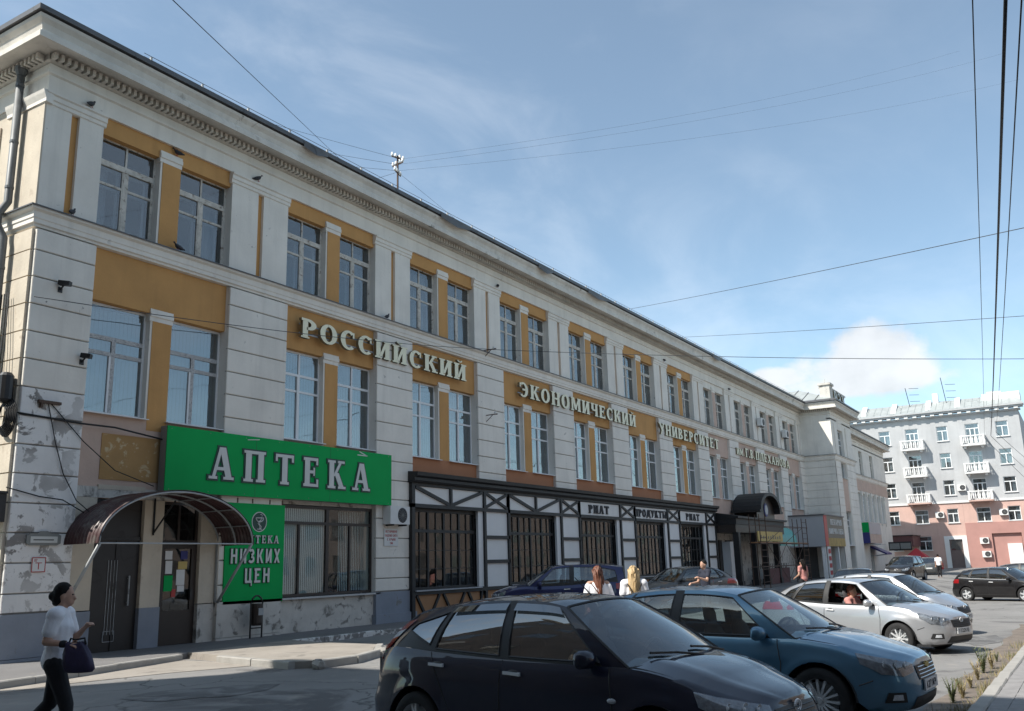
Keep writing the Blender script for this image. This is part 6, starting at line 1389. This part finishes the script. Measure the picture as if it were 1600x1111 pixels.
        m = MB(); rows = [[(c.x - .0635, sg * (c.y + .085 * s_ * math.cos(2 * math.pi * j / 12)), c.z + .055 * s_ * math.sin(2 * math.pi * j / 12)) for j in range(12)] for s_ in (.02, 1.)]; m.grid(rows, 0, closed=True); m.build('mirror_glass', 'chrome', mo)
    if chromebelt:
        for sg in (1, -1): m = MB(); m.tube([gh(lerp(C_[1][0], C_[6][0], q / 16), lerp(C_[1][1], C_[6][1], q / 16), .03, sg) + Vector((0, sg * .008, 0)) for q in range(17)], .008, 4); m.build('belt_trim', 'chrome', car)
    if S.get('repeater'):
        for sg in (1, -1): b = side_pt(S['repeater'][0], S['repeater'][1]); m = MB(); m.ball((b.x, sg * b.y, b.z), (.045, .012, .022), 12); m.build('side_repeater', 'lamp', car, smooth=True)
    if S.get('aerial'): m = MB(); m.tube([(C_[0][1] - .12, 0, zr(C_[0][1] - .1) + .03), (C_[0][1] - .34, 0, zr(0) + .20)], [.008, .004], 5); m.ball((C_[0][1] - .12, 0, zr(C_[0][1] - .1) + S['crown']), (.03, .02, .015), 8); m.build('aerial', 'plastic', car)
    if S.get('visor'):
        for sg in (1, -1):
            for i in (1, 3):
                (b0, t0), (b1, t1) = C_[i], C_[i + 1]; rows = []
                for q in range(3):
                    rows.append([gh(lerp(b0, b1, s_ / 10), lerp(t0, t1, s_ / 10), lerp(.82, .95, q / 2), sg) + Vector((0, sg * (.03 - .011 * q), 0)) for s_ in range(11)])
                m = MB(); m.grid(rows); m.build('rain_visor', 'cartint', car, smooth=True)
    # interior
    zb = zt(0); sy = W * .42; m = MB(); m.box(XR + .6, A0 + .1, -W + .16, W - .16, SILL + .03, SILL + .12); m.prism([(A0 - .02, zb - .06), (A0 - .35, zb - .04), (A0 - .42, zb - .2), (A0 - .02, zb - .3)], 'y', -W + .2, W - .2); m.box(CL + .02, CL + .55, -W + .2, W - .2, zb - .25, zb - .05); m.build('interior_trim', 'plastic', car)
    for sx_, xx in ((1, .12), (-1, .12), (1, -.75), (-1, -.75)):
        m = MB(); rows = []
        for (dx, z, w_, d_) in ((.02, .42, .24, .10), (-.03, .6, .25, .10), (-.09, .82, .24, .09), (-.15, 1.0, .20, .07), (-.16, 1.06, .10, .05), (-.165, 1.09, .12, .055), (-.18, 1.17, .135, .06), (-.19, 1.24, .11, .045), (-.19, 1.26, .02, .01)):
            rows.append([(xx + dx + d_ * math.cos(2 * math.pi * j / 12), sx_ * sy + w_ * math.sin(2 * math.pi * j / 12), z + (zb - .95)) for j in range(12)])
        m.grid(rows, 0, closed=True); m.build('seat', 'seat', car, smooth=True)
    m = MB(); c = Vector((A0 - .52, sy * S.get('drive', 1), zb - .04)); m.tube([c + Vector((.10 * math.sin(a) * .5, .175 * math.cos(a), .16 * math.sin(a))) for a in [2 * math.pi * i / 20 for i in range(21)]], .015, 6); m.tube([c + Vector((0, -.16, 0)), c + Vector((.02, .16, 0))], .018, 5); m.build('steering_wheel', 'plastic', car)
    m = MB(); m.cbox((C_[0][1] + .20, 0, zr(0) - .13), (.03, .2, .06)); m.build('rear_view_mirror', 'plastic', car)
    return car
_wh = {}
PAINT = dict(black=carpaint('paint_black', (.006, .009, .026), .0, .4, .02, .1), blue=carpaint('paint_blue', (.095, .22, .33), .45, .33, .02), silver=carpaint('paint_silver', (.47, .48, .50), .65, .35, .02), silver2=carpaint('paint_pale_silver', (.46, .48, .51), .65, .35, .02), navy=carpaint('paint_navy', (.012, .018, .085), .3, .35, .02, .2), grey=carpaint('paint_dark_grey', (.050, .058, .065), .3, .45, .2), black2=carpaint('paint_black_far', (.006, .006, .008), .0, .4, .02, .1))
MT.update({'p_' + k: v for k, v in PAINT.items()})
def gcar(X, Y): return gz(X, Y) + .0
CARS = [
 ('hatchback_car', 'near-black hatchback with rain visors and chrome handles beside the blue sedan', (8.05, -14.15, -.20), -97.5, spec('hatch', repeater=(.92, .70), aerial=1, visor=1, mirror=1, pillar_lamp=1, lights=dict(tail=([(.66, .92), (.80, .9)], [(.60, 1.03), (.72, 1.03)]))), 'p_black', dict(spokes=5, tint='cartint', plate='О117КН')),
 ('sedan_car', 'metallic blue sedan with many-spoke wheels beside the near-black hatchback', (11.3, -14.5, -.22), -95.3, spec('sedan', handle='chrome', lights=dict(badge=.66, barmat='chrome')), 'p_blue', dict(spokes=15, plate='А271МР', badge='cross')),
 ('sedan_car', 'silver sedan with open driver window and chrome oval badge', (21.7, -13.95, -.39), -110.5, spec('sedan', xF=2.25, xR=-2.29, ax=(1.33, -1.27), r=.315, W=.88, open_right=1, drive=-1), 'p_silver', dict(spokes=10, tint='cartint', plate='У722КО')),
 ('hatchback_car', 'small pale silver hatchback parked behind the silver sedan', (26.7, -13.82, -.43), -105.5, spec('mini'), 'p_silver2', dict(spokes=7, plate='К207МТ', tint='cartint')),
 ('suv_car', 'dark blue crossover parked nose to the half-timbered shopfront', (25.8, -4.15, -.12), 122.4, spec('suv'), 'p_navy', dict(spokes=10)),
 ('wagon_car', 'old dark grey estate car parked beyond the dark blue crossover', (33.6, -5.2, -.13), 152., spec('sedan', r=.30, W=.84), 'p_grey', dict(spokes=7, detail=1)),
 ('hatchback_car', 'glossy black hatchback with five-spoke wheels and chrome window line across the road', (47.9, -15.0, -.60), -114.8, spec('hatch', W=.91), 'p_black2', dict(spokes=5, tint='cartint', chromebelt=True, detail=1)),
]
for (nm, lab, loc, hd, S, pnt, kw) in CARS: make_car(nm, lab, loc, R(hd), S, pnt, **kw)
for (nm, lab, loc, hd, k, pnt) in (('sedan_car', 'dark saloon roof showing behind the small silver hatchback', (37.2, -10.7, -.36), -170., 'sedan', 'p_black2'), ('suv_car', 'dark crossover with red tail lamps beyond the silver hatchback', (68, -7.7, -.2), 172., 'suv', 'p_black2'), ('sedan_car', 'dark saloon parked just beyond the glossy black hatchback', (58., -15.6, -.55), -100., 'sedan', 'p_black2'), ('sedan_car', 'grey-green saloon seen from behind near the red tent', (84, -7.0, -.2), 8., 'sedan', 'p_grey')):
    make_car(nm, lab, loc, R(hd), spec(k), pnt, detail=0, tint='cartint', spokes=7)
# ------------------------------------------------------------------ people
def blob(name, shapes, voxel, matn, parent, smooth_it=4):
    """one continuous surface from tapered capsules / ellipsoids, fused by voxel remeshing"""
    m = MB()
    for s in shapes:
        if s[0] == 'e': m.ball(s[1], s[2], 14); continue
        p0, r0, p1, r1 = Vector(s[1]), s[2], Vector(s[3]), s[4]; flat = s[5] if len(s) > 5 else (1, 1)
        d = (p1 - p0); L_ = d.length or .001; d /= L_; ref = Vector((1, 0, 0)) if abs(d.x) < .9 else Vector((0, 0, 1)); u = (ref - d * ref.dot(d)).normalized(); w = d.cross(u); rows = []
        for i in range(5): a = -math.pi / 2 + (math.pi / 2) * (i + .15) / 5; rows.append((p0 + d * r0 * math.sin(a), r0 * math.cos(a)))
        for i in range(7): t = i / 6; rows.append((p0.lerp(p1, t), lerp(r0, r1, t)))
        for i in range(5): a = (math.pi / 2) * (i + .85) / 5; rows.append((p1 + d * r1 * math.sin(a), r1 * math.cos(a)))
        k = len(m.v); m.grid([[tuple(c + (u * math.cos(2 * math.pi * j / 12) * flat[0] + w * math.sin(2 * math.pi * j / 12) * flat[1]) * rr) for j in range(12)] for c, rr in rows], 0, closed=True)
        m.face([k + j for j in range(12)][::-1]); m.face([k + (len(rows) - 1) * 12 + j for j in range(12)])
    me = m.mesh(name, matn); import bmesh
    bm = bmesh.new(); bm.from_mesh(me); bmesh.ops.recalc_face_normals(bm, faces=bm.faces); bm.to_mesh(me); bm.free()
    tmp = bpy.data.objects.new('tmp', me); COL.objects.link(tmp); r_ = tmp.modifiers.new('r', 'REMESH'); r_.mode = 'VOXEL'; r_.voxel_size = voxel; s_ = tmp.modifiers.new('s', 'SMOOTH'); s_.factor = .5; s_.iterations = smooth_it
    dg = bpy.context.evaluated_depsgraph_get(); out = bpy.data.meshes.new_from_object(tmp.evaluated_get(dg)); bpy.data.objects.remove(tmp); out.name = name
    out.materials.clear(); out.materials.append(MT[matn]); out.polygons.foreach_set('use_smooth', [True] * len(out.polygons))
    return link(name, out, parent, (0, 0, 0))
def hand(el, wr, out):
    """palm and five separate, slightly curled fingers continuing the forearm"""
    d = (Vector(wr) - Vector(el)).normalized(); side = d.cross(Vector((0, 0, 1)))
    if side.length < .1: side = Vector((0, 1, 0))
    side.normalize(); dn = side.cross(d).normalized(); w = Vector(wr); S_ = [('c', w, .024, w + d * .075, .030, (1, .8))]
    for i, (o, l_) in enumerate(((-.030, .062), (-.010, .074), (.010, .078), (.030, .070))):
        b = w + d * .085 + side * o; k1 = b + d * l_ * .5 + dn * -.012; S_ += [('c', b, .0095, k1, .009), ('c', k1, .009, k1 + d * l_ * .3 - dn * .035, .0075)]
    t = w + d * .03 + side * (-.032 * out); S_ += [('c', t, .012, t + d * .045 - side * .022 * out - dn * .012, .010), ('c', t + d * .045 - side * .022 * out - dn * .012, .010, t + d * .075 - side * .015 * out - dn * .03, .008)]
    return S_
def person(name, label, loc, rz, J, wear, vox=.012, h=1.0, head=(0., 0.)):
    t = thing(name, label, 'person', loc, None, rz); OFF[t.name] = Vector((0, 0, 0)); t.scale = (h, h, h)
    V = lambda k: Vector(J[k])
    hc = V('head'); f = Matrix.Rotation(head[0], 3, 'Z'); F = lambda x, y, z: hc + f @ Vector((x, y, z))
    body = [('e', hc + Vector((0, 0, .02)), (.092, .076, .105)), ('c', F(.035, 0, -.045), .055, F(.05, 0, -.075), .038), ('c', F(.088, 0, .0), .012, F(.108, 0, -.032), .014), ('c', F(.086, 0, -.062), .016, F(.088, 0, -.072), .014), ('e', F(-.005, .076, -.01), (.022, .012, .032)), ('e', F(-.005, -.076, -.01), (.022, .012, .032)),
        ('c', hc + Vector((-.015, 0, -.08)), .052, V('neck'), .058), ('c', V('neck'), .058, V('chest'), .105, (1, 1.25)), ('c', V('chest'), .100, V('waist'), .090, (1, 1.25)), ('c', V('waist'), .095, V('pelvis'), .115, (1, 1.2))]
    for s in 'lr':
        body += [('c', V('neck') - Vector((0, 0, .03)), .05, V('sh' + s), .055), ('c', V('sh' + s), .054, V('el' + s), .040), ('c', V('el' + s), .039, V('wr' + s), .026)] + hand(J['el' + s], J['wr' + s], 1 if s == 'l' else -1)
        body += [('c', V('hip' + s), .092, V('kn' + s), .058), ('c', V('kn' + s), .056, V('an' + s), .036), ('c', V('an' + s) - Vector((.02, 0, .03)), .038, V('toe' + s), .03)]
    bo = blob('body', body, vox, 'skin', t)
    if vox < .013:
        for s in (-1, 1): m = MB(); e = F(.082, s * .033, .012); m.ball(e, (.010, .014, .008), 8); m.build('eye', 'hair_dark', t)
    for (nm, mt, grow, parts) in wear: 
        sh = []
        for q in parts:
            if q[0] in 'ce': sh.append(q); continue
            a, b, t0, t1, r0, r1 = q[1:7]; A_, B_ = V(a), V(b); sh.append(('c', A_.lerp(B_, t0), r0 + grow, A_.lerp(B_, t1), r1 + grow) + ((q[7],) if len(q) > 7 else ()))
        blob(nm, sh, vox, mt, t, 3)
    return t
def hang(nm, mt, shapes, t, vox=.012): return blob(nm, shapes, vox, mt, t, 3)
TEE = lambda mt, lo=.35, sl=.55, g=.0: ('shirt', mt, .018 + g, [('s', 'neck', 'chest', .25, 1, .066, .106, (1, 1.3)), ('s', 'chest', 'waist', 0, 1, .104, .098, (1, 1.35)), ('s', 'waist', 'pelvis', 0, lo + .5, .098, .118, (1, 1.25)), ('s', 'neck', 'shl', .4, 1, .05, .06), ('s', 'neck', 'shr', .4, 1, .05, .06), ('s', 'shl', 'ell', 0, sl, .052, .046), ('s', 'shr', 'elr', 0, sl, .052, .046)])
PANTS = lambda mt, g=.008: ('trousers', mt, g, [('s', 'waist', 'pelvis', .45, 1, .105, .120, (1, 1.2)), ('s', 'hipl', 'knl', 0, 1, .098, .064), ('s', 'knl', 'anl', 0, .95, .062, .046), ('s', 'hipr', 'knr', 0, 1, .098, .064), ('s', 'knr', 'anr', 0, .95, .062, .046), ('s', 'hipl', 'hipr', 0, 1, .095, .095)])
SHOES = lambda mt: ('shoe', mt, .010, [('s', 'anl', 'toel', .25, 1, .036, .034), ('s', 'anr', 'toer', .25, 1, .036, .034)])
STAND = dict(head=(.03, 0, 1.565), neck=(0, 0, 1.41), chest=(0, 0, 1.25), waist=(-.005, 0, 1.04), pelvis=(-.01, 0, .93), shl=(0, .165, 1.375), shr=(0, -.165, 1.375), ell=(-.03, .215, 1.10), elr=(-.03, -.215, 1.10), wrl=(.06, .22, .87), wrr=(.06, -.22, .87), hipl=(0, .085, .90), hipr=(0, -.085, .90), knl=(.03, .09, .49), knr=(.03, -.09, .49), anl=(0, .09, .085), anr=(0, -.09, .085), toel=(.15, .10, .035), toer=(.15, -.10, .035))
def pose(**k): d = dict(STAND); d.update(k); return d
# walking woman with the dark bag
WK = pose(elr=(-.05, -.215, 1.12), wrr=(.17, -.215, 1.09), ell=(.09, .19, 1.12), wrl=(.22, .07, 1.23), knl=(-.07, .09, .50), anl=(-.38, .09, .19), toel=(-.27, .10, .06), knr=(.15, -.08, .49), anr=(.16, -.08, .085), toer=(.31, -.09, .035), head=(.02, 0, 1.565))
wx, wy = 5.74, -9.37
w1 = person('person', 'person in white T-shirt and black trousers walking with a dark bag on the arm', (wx, wy, gz(wx, wy)), R(-52), WK, [TEE('cloth_white', .5, .62, .008), PANTS('cloth_black'), SHOES('cloth_black')], .011, .985, (R(12), 0))
hc = Vector(WK['head']); hang('hair', 'hair_dark', [('e', hc + Vector((-.022, 0, .045)), (.098, .088, .100)), ('e', hc + Vector((-.055, 0, -.02)), (.07, .08, .085)), ('e', hc + Vector((-.11, 0, .0)), (.052, .055, .052)), ('e', hc + Vector((-.08, 0, -.065)), (.04, .045, .04))], w1, .010)
bg = thing('handbag', 'soft dark purple shoulder bag hanging from the walking person\'s hand', 'bag', (wx, wy, gz(wx, wy)), None, R(-52)); OFF[bg.name] = Vector((0, 0, 0))
b0 = Vector((.28, -.225, .80)); m = MB(); rows = []; rb = random.Random(5)
for (z, hx_, hy_, dx) in ((0, .04, .02, .02), (.004, .115, .045, .02), (.03, .14, .06, .015), (.10, .145, .06, 0), (.18, .13, .05, -.02), (.25, .105, .035, -.04), (.285, .09, .02, -.05), (.29, .07, .008, -.05)):
    row = []
    for j in range(28):
        a_ = 2 * math.pi * j / 28; c_, s_ = math.cos(a_), math.sin(a_); w_ = 1 + .05 * math.sin(3 * a_ + z * 30) + rb.uniform(-.02, .02)
        row.append((b0.x + dx + hx_ * w_ * math.copysign(abs(c_) ** .6, c_), b0.y + hy_ * w_ * math.copysign(abs(s_) ** .75, s_), b0.z + z + .012 * math.sin(5 * a_) * (z > .02)))
    rows.append(row)
m.grid(rows, 0, closed=True); m.build('bag_body', 'bag', bg, smooth=True)
m = MB(); m.tube([b0 + Vector((-.11, .0, .27)), b0 + Vector((-.09, .01, .33)), Vector((.23, -.215, 1.115)), b0 + Vector((.04, .01, .33)), b0 + Vector((.06, 0, .27))], .010, 6); m.build('strap', 'cloth_black', bg, smooth=True)
m = MB(); m.lathe([(.033, -.03), (.038, 0), (.033, .03)], (.12, -.216, 1.095), 'x', 12); o = m.build('wrist_strap', 'cloth_black', w1)
# two women seen from behind, in white blouses
BL = lambda mt: ('blouse', mt, .022, [('s', 'neck', 'chest', .62, 1, .11, .13, (1, 1.3)), ('s', 'chest', 'waist', 0, 1, .13, .112, (1, 1.3)), ('s', 'waist', 'pelvis', 0, .25, .11, .12, (1, 1.2)), ('s', 'shl', 'ell', .18, .95, .052, .062), ('s', 'shr', 'elr', .18, .95, .052, .062)])
SK = lambda mt: ('skirt', mt, .02, [('s', 'waist', 'pelvis', .4, 1, .105, .135, (1, 1.2)), ('s', 'hipl', 'knl', 0, .75, .12, .13), ('s', 'hipr', 'knr', 0, .75, .12, .13), ('s', 'hipl', 'hipr', 0, 1, .12, .12)])
def strands(t, mt, hd, ln, wd, n, seed):
    rs = random.Random(seed); m = MB()
    for i in range(n):
        a = rs.uniform(-1, 1); up_ = rs.uniform(.0, 1.); x0 = hd.x - .03 - .07 * (1 - abs(a)); y0 = hd.y + a * .088; z0 = hd.z + .135 - .07 * abs(a) - .05 * up_
        l_ = ln * rs.uniform(.72, 1.08); sp = wd / .088 * rs.uniform(.85, 1.12); wv = rs.uniform(0, 6.28); P = []
        for k in range(7):
            u = k / 6; P.append((x0 - .05 * math.sin(u * 1.8) - .05 * u + .012 * math.sin(wv + u * 7), y0 * lerp(1, sp, u) + .014 * math.sin(wv * 2 + u * 6), z0 - (ln * .18 * u if k < 2 else lerp(ln * .06, l_, (u - .166) / .834))))
        m.tube(P, [.011, .014, .014, .013, .011, .008, .002], 5)
    m.build('hair_strands', mt, t, smooth=True)
def long_hair(t, mt, hd, ln, wd):
    strands(t, mt, hd, ln + .14, wd, 90, int(ln * 100)); hang('hair', mt, [('e', hd + Vector((-.015, 0, .042)), (.100, .088, .098)), ('e', hd + Vector((-.06, 0, -.02)), (.075, wd, .12)), ('c', hd + Vector((-.09, 0, -.05)), wd * .95, hd + Vector((-.13, .01, -ln * .6)), wd * .9, (.55, 1)), ('c', hd + Vector((-.13, .01, -ln * .6)), wd * .85, hd + Vector((-.13, .0, -ln)), wd * .4, (.5, 1))], t, .012)
P1 = pose(elr=(.02, -.24, 1.10), wrr=(.10, -.16, .93), ell=(-.02, .23, 1.10)); q = (15.75, -10.5)
w2 = person('person', 'person with long auburn hair and white off-shoulder blouse, back turned', (q[0], q[1], gz(*q)), R(38), P1, [BL('cloth_white'), SK('cloth_pink'), SHOES('cloth_white')], .014, 1.02); long_hair(w2, 'hair_red', Vector(P1['head']), .50, .088)
m = MB(); m.tube([(-.14, .16, 1.40), (-.15, .02, 1.2), (-.12, -.15, 1.0)], .010, 5); m.build('bag_strap', 'hair_red', w2)
q = (16.05, -11.1); w3 = person('person', 'person with long blond hair, white top and crossed dark straps, back turned', (q[0], q[1], gz(*q)), R(32), P1, [TEE('cloth_white', .3, .6, .01), PANTS('cloth_navy'), SHOES('cloth_white')], .014, 1.03); long_hair(w3, 'hair_blond', Vector(P1['head']), .44, .108)
m = MB(); m.tube([(-.12, .13, 1.38), (-.168, .03, 1.2), (-.16, -.11, 1.02)], .011, 5); m.tube([(-.12, -.13, 1.38), (-.172, -.03, 1.2), (-.16, .11, 1.02)], .011, 5); m.build('crossed_strap', 'cloth_black', w3)
q = (25.3, -9.1); MP = pose(ell=(.12, .22, 1.15), wrl=(.36, .2, 1.22), elr=(.06, -.22, 1.10), wrr=(.28, -.2, 1.08))
w4 = person('person', 'person in dark T-shirt gesturing beside the old grey estate car', (q[0], q[1], gz(*q)), R(150), MP, [TEE('cloth_navy', .4, .55), PANTS('cloth_black'), SHOES('cloth_black')], .016, 1.03); hang('hair', 'hair_dark', [('e', Vector(MP['head']) + Vector((-.02, 0, .05)), (.098, .086, .092))], w4, .014)
q = (36.7, -8.9); w5 = person('person', 'person in pink top and dark trousers walking by the scaffold', (q[0], q[1], gz(*q)), R(60), pose(wrl=(.2, .22, 1.0), ell=(.0, .23, 1.1)), [TEE('cloth_pink', .4, .5), PANTS('cloth_black'), SHOES('cloth_black')], .018, .98); long_hair(w5, 'hair_dark', Vector(STAND['head']), .25, .07)
q = (74.5, -9.0); w6 = person('person', 'small far person in white top near the red drinks stand', (q[0], q[1], gz(*q)), R(10), STAND, [TEE('cloth_white'), PANTS('cloth_black')], .025, 1.); hang('hair', 'hair_dark', [('e', Vector(STAND['head']) + Vector((-.02, 0, .05)), (.098, .086, .092))], w6, .02)
# driver of the silver sedan, elbow towards the open window
cx_, cy_, ch = 21.7, -13.95, R(-110.5)
lp = Vector((.05, -.36, .0)); dl = (cx_ + lp.x * math.cos(ch) - lp.y * math.sin(ch), cy_ + lp.x * math.sin(ch) + lp.y * math.cos(ch), -.39 - .34)
SD = pose(hipl=(.02, .085, .90), hipr=(.02, -.085, .90), knl=(.45, .10, 1.0), knr=(.45, -.10, 1.0), anl=(.72, .1, .72), anr=(.72, -.1, .72), toel=(.86, .1, .72), toer=(.86, -.1, .72), ell=(.15, .24, 1.13), wrl=(.38, .16, 1.22), elr=(.16, -.25, 1.12), wrr=(.40, -.14, 1.25))
w7 = person('person', 'driver sitting at the open window of the silver sedan', dl, ch, SD, [TEE('cloth_pink', .4, .5), PANTS('cloth_black')], .016, 1.0); hang('hair', 'hair_red', [('e', Vector(SD['head']) + Vector((-.02, 0, .05)), (.1, .088, .094)), ('e', Vector(SD['head']) + Vector((-.06, 0, -.03)), (.06, .08, .1))], w7, .014)
